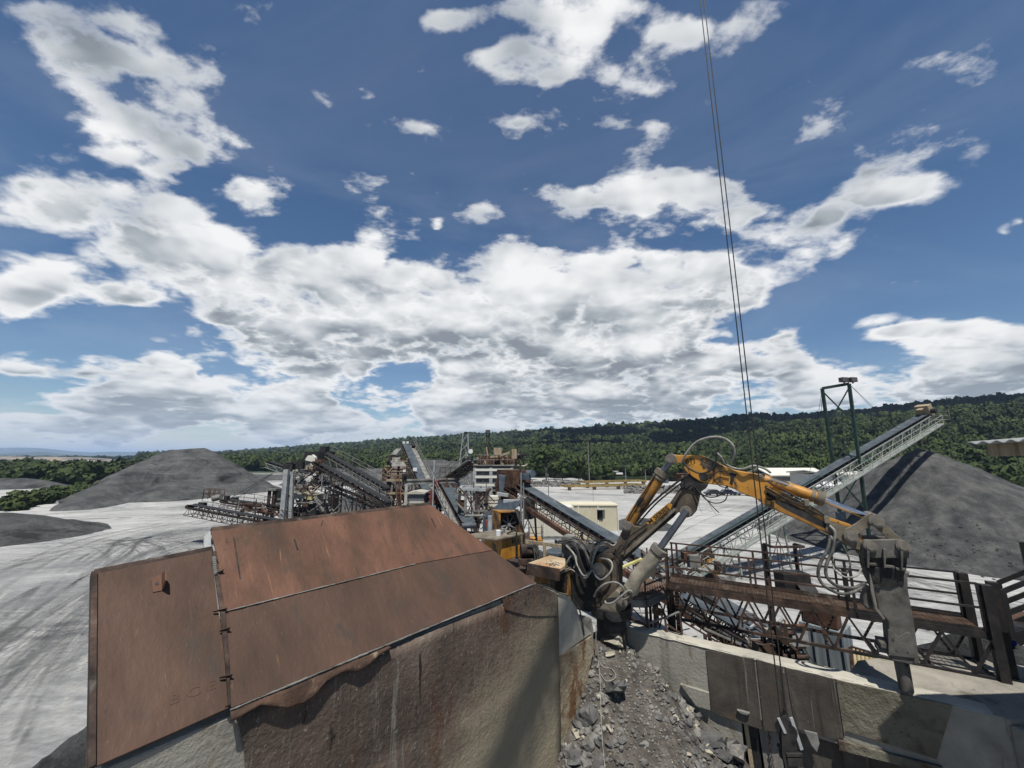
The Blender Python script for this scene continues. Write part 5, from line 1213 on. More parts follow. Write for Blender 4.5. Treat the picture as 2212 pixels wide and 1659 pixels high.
SPL = LWK * .64  # truss and rails beyond this point are coloured darker than the rusty part
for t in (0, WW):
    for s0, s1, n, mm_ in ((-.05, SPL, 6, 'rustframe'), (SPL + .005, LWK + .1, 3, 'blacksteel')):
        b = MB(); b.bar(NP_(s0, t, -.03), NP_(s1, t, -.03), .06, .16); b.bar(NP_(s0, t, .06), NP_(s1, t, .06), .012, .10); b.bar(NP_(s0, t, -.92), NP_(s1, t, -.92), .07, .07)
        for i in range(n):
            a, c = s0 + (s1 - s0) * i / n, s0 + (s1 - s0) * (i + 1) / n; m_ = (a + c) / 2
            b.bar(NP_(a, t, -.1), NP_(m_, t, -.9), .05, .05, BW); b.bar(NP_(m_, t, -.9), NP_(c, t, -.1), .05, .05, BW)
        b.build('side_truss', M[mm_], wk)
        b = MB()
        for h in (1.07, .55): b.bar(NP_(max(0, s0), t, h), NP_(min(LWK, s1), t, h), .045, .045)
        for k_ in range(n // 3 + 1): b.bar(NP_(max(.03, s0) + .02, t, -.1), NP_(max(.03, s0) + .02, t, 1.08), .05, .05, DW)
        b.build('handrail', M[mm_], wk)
    for i in range(4):
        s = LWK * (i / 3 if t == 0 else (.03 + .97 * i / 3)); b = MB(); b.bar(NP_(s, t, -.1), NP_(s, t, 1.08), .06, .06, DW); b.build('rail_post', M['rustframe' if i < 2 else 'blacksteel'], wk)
for i in range(8):
    s = LWK * i / 7
    for z_, h_ in ((-.92, .05), (-.09, .08)): b = MB(); b.bar(NP_(s, 0, z_), NP_(s, WW, z_), .05, h_); b.build('cross_beam', M['rustframe'], wk)
# legs under the left end
for s, t in ((.1, .05), (.1, WW), (-.1, WW + .2)):
    b = MB(); q = NP_(s, t, 0); b.bar(q - Z * .1, Vector((q.x, q.y, 0)), .12, .12, DW); b.build('leg', M['rustframe'], wk)
b = MB(); b.bar(NP_(.1, .05, -1), NP_(-.1, WW, -4), .06); b.bar(NP_(.1, .05, -4), NP_(-.1, WW, -1), .06); b.build('leg_brace', M['rustframe'], wk)
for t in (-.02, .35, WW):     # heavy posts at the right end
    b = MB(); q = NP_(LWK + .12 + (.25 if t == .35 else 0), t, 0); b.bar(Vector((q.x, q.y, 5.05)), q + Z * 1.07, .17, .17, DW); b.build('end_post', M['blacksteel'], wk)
# small service platform next to the pedestal
sp_ = thing('service_platform', NP_(-.9, .3, 0), 'small rusty grating platform with a thin handrail between the breaker and the walkway', 'platform')
pts = [atZ(p, 5.75) for p in (G6(690, 1520), G6(835, 1525), G6(1030, 1440), G6(1000, 1380), G6(860, 1330), G6(720, 1420))]
b = MB(); b.prism(pts, -Z * .05, False); b.build('deck_plate', M['grating'], sp_)
b = MB()
for i in range(14): 
    f = i / 13; b.bar(pts[5].lerp(pts[3], f) + Z * .015, pts[0].lerp(pts[2], f) + Z * .015, .03, .03)
b.build('tread_bar', M['rust'], sp_)
b = MB(); b.bar(pts[0] - Z * .12, pts[1] - Z * .12, .08, .2); b.bar(pts[1] - Z * .12, pts[2] - Z * .12, .08, .2); b.build('edge_beam', M['dust_steel'], sp_)
for q in (pts[0], pts[1], pts[2], pts[4]):
    b = MB(); b.bar(q - Z * .1, Vector((q.x, q.y + .1, 0)), .08, .08, DW); b.build('leg', M['rustframe'], sp_)
b = MB(); b.bar(pts[1], pts[1] + Z * .9, .045); b.bar(pts[1] + Z * .9, pts[2] + Z * .9, .05); b.bar(pts[1] + Z * .4, pts[2] + Z * .4, .04); b.build('handrail', M['rustframe'], sp_)
b = MB(); b.bar(pts[4], pts[4] + Z * 1.0, .04); b.build('rail_post', M['rustframe'], sp_)
b = MB(); b.bar(atY(G6(590, 1250), 13.2), atY(G6(800, 1160), 13.6), .09, .06); tag(b.build('angle_iron', M['straw']), 'pale yellow angle iron propped behind the breaker pedestal', 'angle iron')
b = MB(); b.bar(atY(G6(860, 1315), 12.9), atY(G6(1000, 1222), 13.0), .06, .06); tag(b.build('timber_rail', M['wood']), 'short pale timber bar tied to the walkway corner post', 'timber')
# bent handrail lying on the wall top
hr = thing('bent_handrail', atZ(G7(720, 560), 5.1), 'bent pale pipe handrail on thin dark legs along the wall top', 'handrail')
b = MB(); b.hose([atY(G7(440, 485), 12.6), atY(G7(560, 520), 12.4), atY(G7(720, 540), 12.2), atY(G7(800, 520), 12.1), atY(G7(975, 455), 11.9)], .03); b.build('top_pipe', M['dust_steel'], hr)
for x, y in ((715, 420), (860, 470), (975, 455)):
    b = MB(); a = atY(G7(x, y), 12.0); q = atY(G7(x + 20, y + 160), 12.0); b.bar(a, q, .05, .05); b.build('leg', M['rustframe'], hr)
b = MB(); b.bar(atY(G7(560, 470), 12.4), atY(G7(740, 575), 12.1), .05); b.build('brace', M['rustframe'], hr)
b = MB(); b.bar(atY(G7(870, 545), 12), atY(G7(1000, 630), 11.8), .04); b.build('brace', M['rustframe'], hr)

# stairs up to the right
st = thing('stairway', NP_(LWK + .8, .4, 0), 'black steel stairway with twin handrails climbing from the walkway end', 'stairs')
S0 = NP_(LWK + .35, -.15, 0); S1 = atY((2330, 1225), 8.6); sd_ = Vector((S1.x - S0.x, S1.y - S0.y, 0)).normalized()
S1 = S0 + sd_ * 2.9 + Z * 2.2; sw_ = Vector((-sd_.y, sd_.x, 0)) * .9
for o in (Vector((0, 0, 0)), sw_):
    b = MB(); b.bar(S0 + o, S1 + o, .05, .22); b.build('stringer', M['blacksteel'], st)
    b = MB()
    for h in (.55, 1.0): b.bar(S0 + o + Z * h, S1 + o + Z * h, .07, .09)
    for f in (0, .35, .7, 1): b.bar(S0.lerp(S1, f) + o, S0.lerp(S1, f) + o + Z * 1.03, .08, .08, sd_)
    b.build('handrail', M['blacksteel'], st)
for i in range(9):
    b = MB(); q = S0.lerp(S1, (i + .5) / 9); b.box(q + sw_ / 2 + Z * .05, (.28, .88, .035), 0, (sd_, sw_.normalized(), Z)); b.build('tread', M['blacksteel'], st)
b = MB()
for o in (Vector((0, 0, 0)), sw_): b.bar(S1 + o, Vector((S1.x + o.x, S1.y + o.y, 5.05)), .14, .14, sd_)
q = S0 + sw_ + sd_ * .5; b.bar(Vector((q.x, q.y, 5.05)), q + Z * 2.0, .12, .12, sd_); b.bar(q + Z * 1.6, q + sd_ * 2.6 + Z * 1.55, .05, .05)
b.build('support_post', M['blacksteel'], st)
lp_ = atY((2192, 1290), 8.9)
b = MB(); b.box((S1.x + .2, S1.y + .6, 5.75), (2.6, 1.6, .12), math.atan2(sd_.y, sd_.x)); b.build('landing', M['blacksteel'], st)
# control booth roof at the right edge of view; the viewpoint stands on its deck
bo = thing('booth_roof', (12, 7, 10), 'corrugated booth roof with a brown eave beam jutting in beside the stairs', 'roof')
r0 = atY((2088, 957), 6.8); r1 = r0 + Vector((.5, -2.6, .12)); r2 = r0 + Vector((6.2, -2.8, .45)); r3 = r0 + Vector((6.2, .1, .45))
b = MB(); nx = 60
def roof(a, c):
    p = r0.lerp(r1, a).lerp(r3.lerp(r2, a), c); return p + Z * (.022 * math.sin(a * 2 * math.pi * 16))
b.grid(nx * 3, 4, roof); o = b.build('roof_sheet', M['galv'], bo); m_ = o.modifiers.new('t', 'SOLIDIFY'); m_.thickness = .02
b = MB(); bd = (r1 - r0).normalized(); a = r0 + Vector((.27, -.12, -.13)); b.bar(a, a + bd * 2.5, .12, .20); b.bar(a, a + Vector((5.7, .05, .40)), .12, .20); b.build('eave_beam', M['wood'], bo)
b = MB(); b.box((r0.x + 4.6, r0.y - 1.5, 7.7), (2.8, 2.3, 5.2)); b.build('booth_wall', M['dust_steel'], bo)
b = MB()
for p in (a + Vector((1.6, -.1, -.1)), a + Vector((5.2, 0, .1))): b.bar(p, (p.x, p.y, 5.0), .14, .14)
b.build('post', M['blacksteel'], bo)
# blue tarpaulin and rubble at the far right
b = MB()
def tarp(a, c): 
    p = atY(G8(1905 + 95 * a, 725 + 60 * a + 30 * c), 10.8); return p + Vector((0, .25 * c, .12 * mnoise.noise(Vector((a * 4, c * 3, 2)))))
b.grid(20, 10, tarp); tag(b.build('tarpaulin', M['bluecloth']), 'crumpled bright blue tarpaulin behind the walkway end posts', 'tarpaulin')
q = atY(G8(1990, 690), 12.5); b = MB(); b.box(q, (1.2, .5, .5), .2); b.box(q + Z * .35, (1.25, .55, .12), .2); tag(b.build('brick_bin', M['rust'], None, .02), 'rusty red steel bin above the blue tarpaulin', 'bin')
c = atZ(G8(1980, 900), 4.5); simple_pile((12.9, 11.4, 0), 3.4, 5.4, 'dark damp gravel bank behind the walkway end posts', PM, seed=31, sl=.9, n=40)

# ---- breaker power pack on a deck behind the wing
dk = thing('steel_deck', (2, 17, 5.6), 'rusty steel deck with a timber guard rail carrying the breaker power pack', 'platform')
b = MB(); b.prism([Vector(p) for p in [(-1.5, 15.2, 5.62), (1.0, 12.9, 5.62), (2.2, 13.0, 5.62), (1.9, 14.6, 5.62), (.95, 16.4, 5.62), (1.0, 23.5, 5.62), (-1.5, 25, 5.62)]], -Z * .18, False); b.build('deck_plate', M['rustframe'], dk)
for x, y in ((-1.2, 16), (1.8, 14), (.8, 23), (-1.2, 24.5), (.8, 18)):
    b = MB(); b.bar((x, y, 0), (x, y, 5.5), .2, .2); b.build('leg', M['rustframe'], dk)
b = MB(); a, c = atY(Q4(735, 672), 16.5), atY(Q4(1262, 748), 15.5); b.bar(a, c, .07, .13); b.bar(a - Z * .75, c - Z * .75, .06, .10)
for f in (.05, .5, .97): q = a.lerp(c, f); b.bar(q + Z * .02, Vector((q.x, q.y, 5.6)), .12, .12)
b.build('guard_rail', M['wood'], dk)
# cabinet near the pedestal with an overhanging tray
cb_ = thing('control_cabinet', atZ(Q4(1110, 1300), 5.6), 'yellow hydraulic cabinet with white top frame and dusty tray beside the breaker pedestal', 'cabinet')
zt_ = 6.62
A0, A1, A2 = atZ(Q4(850, 1094), zt_), atZ(Q4(1112, 1146), zt_), atZ(Q4(1352, 1040), zt_); A3 = A0 + (A2 - A1)
b = MB(); b.prism([A0, A1, A2, A3], -Z * 1.05, False); b.build('body', M['yellowdirty'], cb_, .01)
fn_ = (A2 - A1).cross(Z).normalized()
if fn_.dot(-A1) < 0: fn_ = -fn_
b = MB()
for p, q in ((A0, A1), (A1, A2), (A2, A3), (A3, A0)): b.bar(p + Z * .02, q + Z * .02, .06, .06)
for p in (A1, A2): b.bar(p, p - Z * 1.05, .06, .06, fn_)
b.bar(A1 - Z * 1.03 + fn_ * .02, A2 - Z * 1.03 + fn_ * .02, .05, .06); b.build('edge_frame', M['mudsteel'], cb_)
text_part('lettering', 'BTI', .26, A1.lerp(A2, .14) - Z * .86 + fn_ * .008, A2 - A1, Z, M['sign'], cb_, .003, width=(A2 - A1).length * .66)
f2 = (A1 - A0).cross(Z).normalized()
if f2.dot(-A0) < 0: f2 = -f2
b = MB(); b.box(A0.lerp(A1, .66) - Z * .42 + f2 * .01, (.5 * (A1 - A0).length, .02, .36), 0, ((A1 - A0).normalized(), f2, Z)); b.build('vent_window', M['glass'], cb_)
zq = 6.95; tr_ = [atZ(Q4(*p), zq) for p in ((760, 966), (1062, 862), (1272, 906), (1272, 1000), (1192, 1046))]
b = MB(); b.prism(tr_, -Z * .08, False); b.build('tray', mk('peeling cream deck plate', [(.34, .23, .13), (.46, .36, .23), (.50, .44, .33)], 1.6, .9, bump=.2, dirt=[((.12, .09, .06), 4, .6, .68, None), ((.40, .17, .06), 1.3, .56, .68, None)]), cb_, .006)
b = MB(); b.bar(tr_[0] - Z * .15, tr_[4] - Z * .15, .05, .3); b.build('tray_skirt', M['rustframe'], cb_)
b = MB(); q = atZ(Q4(1100, 990), zq)
for i in range(46):
    vs_, fs_ = stone(atZ(Q4(1010 + rng.gauss(90, 50), 985 + rng.gauss(0, 16)), zq) + Z * .01, rng.uniform(.008, .022), (1, 1, .7), rng); b.add(vs_, fs_)
tag(b.build('gravel_spill', M['rockdark']), kind='stuff')
# fan box
fb = thing('cooler_unit', atY((1100, 1156), 20), 'grimy orange oil cooler box with a bladed fan in its open front', 'fan unit')
fa, fc = atY((1079, 1106), 20), atY((1126, 1106), 20.6); X = (fc - fa).normalized(); YB = Vector((-X.y, X.x, 0)); wdt = (fc - fa).length; hgt = 1.25
def fp(x, y, z): return fa + X * x + YB * y + Z * z
b = MB(); b.box(fp(wdt / 2, .75, -hgt / 2), (wdt, .05, hgt), 0, (X, YB, Z))
for x in (0, wdt): b.box(fp(x, .35, -hgt / 2), (.09, .8, hgt), 0, (X, YB, Z))
for z in (0, -hgt): b.box(fp(wdt / 2, .35, z), (wdt + .1, .85, .07), 0, (X, YB, Z))
b.build('housing', M['yellowdirty'], fb, .01)
b = MB(); cc = fp(wdt * .5, .2, -hgt * .5)
for k in range(28):
    t0, t1 = 2 * math.pi * k / 28, 2 * math.pi * (k + 1) / 28
    b.bar(cc + X * math.cos(t0) * .50 + Z * math.sin(t0) * .50, cc + X * math.cos(t1) * .50 + Z * math.sin(t1) * .50, .2, .02, YB)
b.build('shroud', M['rustframe'], fb)
b = MB(); b.tube(cc + YB * .1, cc - YB * .06, .09, 14)
for k in range(8):
    t = 2 * math.pi * k / 8 + .2; d = X * math.cos(t) + Z * math.sin(t); n_ = (-X * math.sin(t) + Z * math.cos(t)); 
    b.prism([cc + d * .08 - n_ * .03, cc + d * .46 - n_ * .07 + YB * .05, cc + d * .46 + n_ * .07 - YB * .05, cc + d * .08 + n_ * .03], YB * .012)
b.build('fan', M['dust_steel'], fb)
b = MB(); b.box(fp(wdt * .5, .6, -hgt * .5), (wdt - .12, .06, hgt - .12), 0, (X, YB, Z)); b.build('cooler_core', M['darksteel'], fb)
# power pack cabinet with the pale worktop
pk = thing('power_pack', atY((1106, 1196), 16.4), 'yellow power pack cabinet under a cluttered pale worktop behind the plate edge', 'power pack')
pa_, pb2 = atY((1084, 1164), 15.6), atY((1125, 1157), 16.4); X2 = (pb2 - pa_); X2.z = 0; w2 = X2.length; X2.normalize(); Y2 = Vector((-X2.y, X2.x, 0))
b = MB(); b.box(pa_ + X2 * w2 / 2 + Y2 * .5 - Z * .42, (w2, 1.0, .78), 0, (X2, Y2, Z)); b.build('body', M['yellow'], pk, .02)
text_part('lettering', 'BTI', .17, pa_ + X2 * w2 * .5 - Z * .26 - Y2 * .006, X2, Z, M['sign'], pk, .003, width=w2 * .38)
b = MB(); b.prism([pa_ + X2 * -.9 + Y2 * 1.4, pa_ - X2 * .45 - Y2 * .12, pa_ + X2 * (w2 + .08) - Y2 * .12, pa_ + X2 * (w2 + .1) + Y2 * 1.3], Z * .06, False); b.build('worktop', M['mudsteel'], pk, .006)
for (f, g_, r_, h) in ((.1, .3, .10, .2), (.35, .5, .14, .12), (.62, .6, .09, .16)):
    q = pa_ + X2 * w2 * f + Y2 * g_ + Z * .06; tube_part('filler_cap', q, q + Z * h, r_, M['white' if f < .3 else 'dust_steel'], pk, 14)
b = MB(); q = pa_ + Z * .1; b.hose([q + X2 * .5 + Y2 * .2, q + X2 * .8 + Z * .12, q + X2 * .62 - Y2 * .2, q + X2 * .66 - Y2 * .2 - Z * .8], .035); b.build('pipe', M['darksteel'], pk)
b = MB(); q = pa_ + X2 * (w2 + .15) - Z * .55; b.tube(q, q - Y2 * .3, .14, 14); b.tube(q - Y2 * .3, q - Y2 * .34, .09, 14); b.build('filter', M['rust'], pk)
# lamp pole with a pale wind vane
po = thing('pole', (atY((1127, 1200), 17).x, 17, 5.6), 'thin grey pole with a pale curved crosspiece beside the power pack', 'pole')
q = atY((1127, 1012), 17); b = MB(); b.tube((q.x - .03, 17, 5.6), (q.x - .03, 17, q.z + .1), .035, 8); b.tube((q.x + .07, 17, 5.6), (q.x + .07, 17, q.z - .6), .03, 8); b.build('shaft', M['dust_steel'], po)
b = MB(); b.hose([atY(G4(58, 425), 17), atY(G4(100, 432), 17), atY(G4(135, 432), 17), atY(G4(158, 420), 17), atY(G4(166, 405), 17)], .03); b.build('crosspiece', M['concpale'], po)
b = MB(); b.box(atY(G4(90, 450), 17), (.1, .1, .35)); b.build('bracket', M['darksteel'], po)
for k in range(3):
    b = MB(); a = atY(Q4(600 + k * 14, 240), 17.2); b.hose([a, atY(Q4(650 + 12 * k, 400), 17), atY(Q4(715 - 4 * k, 560), 16.9), atY(Q4(712, 720), 16.9), atY(Q4(700 + 10 * k, 940), 16.8)], .035); b.build('cable_loop', M['rubber'], po)
# blue sheet shed with a lean-to roof
sh = thing('shed', atY((1060, 1150), 23), 'small blue grey sheet metal shed with a sloping roof beside the orange cooler', 'shed')
a, c = atY(Q4(165, 350), 23), atY(Q4(365, 190), 24.2); dn = 2.6
b = MB(); b.prism([a, c, Vector((c.x, c.y, 5.6)), Vector((a.x, a.y, 5.6))], Vector((.6, 1.0, 0)), False)
for k in range(9):
    q = a.lerp(c, k / 8); b.bar(Vector((q.x, q.y - .03, 5.6)), q - Vector((0, .03, 0)), .05, .05)
b.build('wall', M['bluesteel'], sh)
b = MB(); b.prism([a - (c - a) * .06, c + (c - a) * .04, c + (c - a) * .04 + Vector((1.6, 2.0, 0)), a - (c - a) * .06 + Vector((1.6, 2.0, 0))], Z * .09, False); b.build('roof', M['bluesteel'], sh)
ga = thing('gas_bottle', atY(Q4(255, 560), 18), 'red topped grey gas bottle on the cluttered deck by the blue shed', 'gas bottle')
q = atY(Q4(255, 560), 18.5); b = MB(); b.tube(q, q + Z * .75, .11, 12); b.build('cylinder', M['galv'], ga)
q = atY(Q4(218, 440), 18.6); b = MB(); b.tube(q - Z * .1, q + Z * .18, .09, 10); b.build('cap', M['red'], ga)

pm = thing('hydraulic_pump', atY(Q4(800, 800), 16), 'dark brown hydraulic pump with looped hoses between the power pack and the control cabinet', 'pump')
q = atY(Q4(795, 800), 15.6); b = MB(); b.tube(q - Vector((.35, 0, 0)), q + Vector((.3, .1, 0)), .24, 14); b.box(q - Z * .35, (.9, .5, .2)); b.bar(q - Z * .4, (q.x, q.y, 0), .3); b.build('body', M['rustframe'], pm)
for k in range(4):
    b = MB(); a = atY(Q4(760 + 22 * k, 740), 15.4); b.hose([a, a + Vector((.12, 0, .06)), a + Vector((.25, 0, -.15)), a + Vector((.3 + .05 * k, 0, -.6))], .03); b.build('hose', M['hosegrey'], pm)
bx = thing('small_conveyor', atY(Q4(1160, 800), 17), 'short dark belted feeder between the cream cabin and the control cabinet', 'conveyor')
a, c = atY(Q4(1050, 850), 16.5), atY(Q4(1265, 770), 18.5); b = MB(); b.bar(a, c, .8, .10); b.build('belt', M['belt'], bx)
b = MB(); b.bar(a - Z * .25, c - Z * .25, .9, .25); b.bar(a, (a.x, a.y, 0), .15); b.bar(c, (c.x, c.y, 0), .15); b.build('frame', M['rustframe'], bx)
# ================================================================== PLANT: conveyors, screens, crushers, yard furniture
def conveyor(name, label, p0, p1, w=.9, depth=.7, truss='rustframe', n=None, rail=None, legs=(), hood=None, motor=True, group=None, belt='belt', r=.06, idle=True, cat='conveyor', walk=True, railm=None, drop=0.):
    p0, p1 = Vector(p0), Vector(p1)
    a = (p1 - p0); Lc = a.length; a.normalize(); sd = a.cross(Z).normalized(); up = sd.cross(a)
    n = n or max(4, int(Lc / 1.1))
    t = thing(name, (p0 + p1) / 2, label, cat, group)
    b = MB(); b.lattice(p0, p1, sd, up, w + .25, depth, n, r); b.build('truss', M[truss], t)
    b = MB(); cs = [(-w / 2, .30), (-w / 4, .20), (w / 4, .20), (w / 2, .30)]
    vs = []
    for q in (p0, p1): vs += [q + sd * x + up * z for x, z in cs] + [q + sd * x + up * (z - .03) for x, z in reversed(cs)]
    b.add(vs, [(i, (i + 1) % 8, 8 + (i + 1) % 8, 8 + i) for i in range(8)])
    b.bar(p0 - up * .22, p1 - up * .22, w * .95, .02, up)
    for q in (p0, p1): b.tube(q + sd * w / 2 + up * 0, q - sd * w / 2 + up * 0, .2, 12)
    b.build('belt', M[belt], t)
    if idle:
        k = max(4, min(46, int(Lc / .95)))
        b0 = None
        for i in range(k):
            q = p0.lerp(p1, (i + .5) / k)
            if b0 is None:
                b = MB(); b.bar(q + sd * (w / 2 + .12) + up * .02, q - sd * (w / 2 + .12) + up * .02, .07, .05, up)
                for e in (-1, 1): b.bar(q + sd * e * (w / 2 + .1) + up * .02, q + sd * e * (w / 2 + .1) + up * .24, .05, .05, sd); b.tube(q + sd * e * w * .24 + up * .12, q + sd * e * w * .5 + up * .2, .05, 6)
                b0 = b.build('idler', M[truss if truss != 'palegreen' else 'darksteel'], t); q0 = q
            else:
                o = b0.copy(); col.objects.link(o); o.parent = t; o.location = q - q0
    if rail:
        for e in rail:
            off = sd * (e * (w / 2 + .18)) - up * drop; far = sd * (e * (w / 2 + .75)) - up * drop
            if walk:
                b = MB(); b.prism([p0 + off, p0 + far, p1 + far, p1 + off], -up * .05, False); b.bar(p0 + far - up * .05, p1 + far - up * .05, .06, .16, up); b.build('catwalk', M[railm or truss], t)
            b = MB(); b.rail(p0 + far, p1 + far, 1.0, max(3, int(Lc / 1.8)), .028); b.build('handrail', M[railm or truss], t)
    for lg in legs:
        f, gz = lg[0], lg[1]; q = p0.lerp(p1, f) - up * depth
        b = MB(); h = q.z - gz
        sp = lg[2] if len(lg) > 2 else .25
        fa_, fb_ = q + sd * (w / 2 + .1), q - sd * (w / 2 + .1)
        ga_, gb_ = Vector((fa_.x, fa_.y, gz)) + sd * h * sp * .3, Vector((fb_.x, fb_.y, gz)) - sd * h * sp * .3
        b.bar(fa_, ga_, .13, .13, a); b.bar(fb_, gb_, .13, .13, a)
        ns = max(1, int(h / 2.2))
        for i in range(ns):
            b.bar(fa_.lerp(ga_, i / ns), fb_.lerp(gb_, (i + 1) / ns), .06); b.bar(fb_.lerp(gb_, i / ns), fa_.lerp(ga_, (i + 1) / ns), .06); b.bar(fa_.lerp(ga_, (i + 1) / ns), fb_.lerp(gb_, (i + 1) / ns), .06)
        b.build('trestle', M[truss], t)
    if hood:
        b = MB(); q = p1 + up * .35 + a * .2; b.box(q, (1.5, w + .5, 1.1), 0, (a, sd, up)); b.box(q - up * 1.0 + a * .35, (.8, w + .4, 1.1), 0, (a, sd, up)); b.build('head_hood', M[hood], t, .01)
    if motor:
        q = p1 - a * .9 + sd * (w / 2 + .45) + up * .25; b = MB(); b.box(q, (.5, .4, .4), 0, (a, sd, up)); b.tube(q + a * .25, q + a * .85, .18, 12); b.build('drive_motor', M['darksteel'], t)
    return t
def post(mb, p, z0, w=.3, d=None, m=None): mb.box((p.x, p.y, (p.z + z0) / 2), (w, d or w, p.z - z0))

# main conveyor from the primary crusher up to the bin
mc = conveyor('belt_conveyor', 'long rusty conveyor with blue grey belt climbing from under the walkway to the bin tower', atZ((1742, 1424), 1.6), atY((1106, 1040), 36), 1.15, .95, 'rustframe', rail=(-1,), legs=((.30, 0), (.62, 0), (.88, 0)), n=26, drop=.7)
b = MB(); h1 = atY((1106, 1040), 36); ax_ = (atZ((1742, 1424), 1.6) - h1); ax_.z = 0; ax_.normalize(); ay_ = Vector((-ax_.y, ax_.x, 0))
b.box(h1 + ax_ * .2 + Z * .3, (2.6, 1.9, 1.5), 0, (ax_, ay_, Z)); b.box(h1 + ax_ * -.9 - Z * .9, (1.2, 1.7, 2.0), 0, (ax_, ay_, Z)); b.build('head_hood', M['rust'], mc, .02)
b = MB(); b.tube(h1 + ax_ * 1.9 + Z * .75 + ay_ * .4, h1 + ax_ * 2.6 + Z * .75 + ay_ * .4, .33, 14); b.box(h1 + ax_ * 2.0 + Z * .5, (.9, .6, .5), 0, (ax_, ay_, Z)); b.build('gearbox', M['bluesteel'], mc)
b = MB(); q0, q1 = atZ((1600, 1400), 2.2), atY((1104, 1075), 34.5); b.bar(q0, q1, .3, .34); b.build('lower_chute', M['rust'], mc)
b = MB(); b.prism([atY((1130, 1078), 32), atY((1143, 1085), 32), atY((1148, 1122), 32), atY((1130, 1122), 32)], Vector((.5, 1.2, 0)), False); b.build('skirt_flap', M['darksteel'], mc)
# second, lower conveyor side by side with the tail, and clutter beneath the walkway
conveyor('belt_conveyor', 'short low rusty conveyor lying beneath the walkway next to the concrete wall', atZ((1700, 1425), 2.2), atZ((1475, 1298), 3.6), .8, .6, 'rustframe', legs=((.7, 0),), motor=True, n=12)
bc = thing('discharge_chute', atZ((1775, 1440), 2), 'pale blue grey steel discharge chute standing behind the concrete wall', 'chute')
a0, a1 = atY((1728, 1342), 14.5), atY((1818, 1358), 13.6); X = a1 - a0; X.z = 0; wl = X.length; X.normalize(); Yv = Vector((-X.y, X.x, 0))
b = MB(); b.box(a0 + X * wl / 2 + Yv * .5 - Z * 1.9, (wl, 1.0, 3.8), 0, (X, Yv, Z)); b.build('body', M['bluechute'], bc, .02)
b = MB()
for f in (0, .33, .66, 1.0): b.box(a0 + X * wl * f - Yv * .03 - Z * 1.9, (.05, .07, 3.8), 0, (X, Yv, Z))
b.build('stiffener', M['bluechute'], bc)
b = MB(); b.box(a0 + X * wl / 2 + Yv * .3 + Z * .28, (wl * .8, .5, .5), 0, (X, Yv, Z)); b.build('drive_box', M['rust'], bc, .01)
b = MB(); b.hose([a0 - Yv * .1 - Z * .7, a0 + X * wl * .4 - Yv * .2 - Z * 1.2, a0 + X * wl * 1.0 - Yv * .12 - Z * 1.25], .018); b.build('cable', M['rubber'], bc)
ys = thing('corrugated_screen', atZ((1890, 1450), 1), 'yellow brown corrugated sheet screen leaning behind the wall beside the hammer', 'sheet screen')
a0, a1 = atY((1838, 1398), 13.0), atY((1938, 1418), 12.2); X = a1 - a0; X.z = 0; wl = X.length; X.normalize(); Yv = Vector((-X.y, X.x, 0))
b = MB()
def corr(a, c): return a0 + X * wl * a + Yv * (.035 * math.sin(a * 2 * math.pi * 11) - .8 * c) - Z * 3.4 * c
b.grid(120, 3, corr); M['strawsheet'] = mk('dirty straw painted sheet', [(.20, .155, .08), (.33, .27, .15), (.40, .34, .2)], 1.5, .8, bump=.1, dirt=[((.1, .07, .045), 1.8, .55, .7, (1, 1, .3))]); o = b.build('sheet', M['strawsheet'], ys); mm = o.modifiers.new('t', 'SOLIDIFY'); mm.thickness = .02
b = MB(); b.bar(corr(0, 0), corr(1, 0), .08); b.bar(corr(1, 0), corr(1, 1), .1); b.bar(corr(0, 0), corr(0, 1), .1); b.build('frame', M['rustframe'], ys)
b = MB(); b.hose([corr(.6, 0) - Yv * .1, corr(.62, .3) - Yv * .2, corr(.7, .7) - Yv * .15], .03); b.build('hose', M['straw'], ys)
for i in range(34):      # loose bars, pipes and broken boards behind the wall
    px = rng.uniform(1560, 1725); py = 1330 + (px - 1560) * .42 + rng.uniform(-25, 60); a = atZ((px, py), rng.uniform(1.5, 3.8)); d = Vector((rng.uniform(-1, 1), rng.uniform(-.5, .5), rng.uniform(-.4, .8))).normalized() * rng.uniform(.7, 2.2)
    b = MB(); wbar = rng.uniform(.03, .08)
    if i % 3: b.bar(a - d / 2, a + d / 2, wbar)
    else: b.tube(a - d / 2, a + d / 2, wbar * .6, 7)
    nm = ('steel_bar', 'pipe')[i % 3 == 0]
    tag(b.build(nm, M[('rustframe', 'dust_steel', 'rust', 'galv')[i % 4]]), 'loose %s in the tangle of scrap behind the concrete wall' % ('bar of rusty steel' if i % 3 else 'round scrap pipe'), ('steel bar', 'pipe')[i % 3 == 0], 'loose scrap bars behind the concrete wall' if i % 3 else 'loose scrap pipes behind the concrete wall')
for i, (x, y) in enumerate(((1580, 1395), (1587, 1402), (1616, 1404))):
    b = MB(); a = atZ((x, y), 4.2); b.bar(a - Z * 1.6, a + Vector((rng.uniform(-.1, .25), 0, .35)), .05, .03); tag(b.build('timber', M['wood']), 'broken pale timber stake standing behind the concrete wall', 'timber', 'broken timber stakes behind the wall')
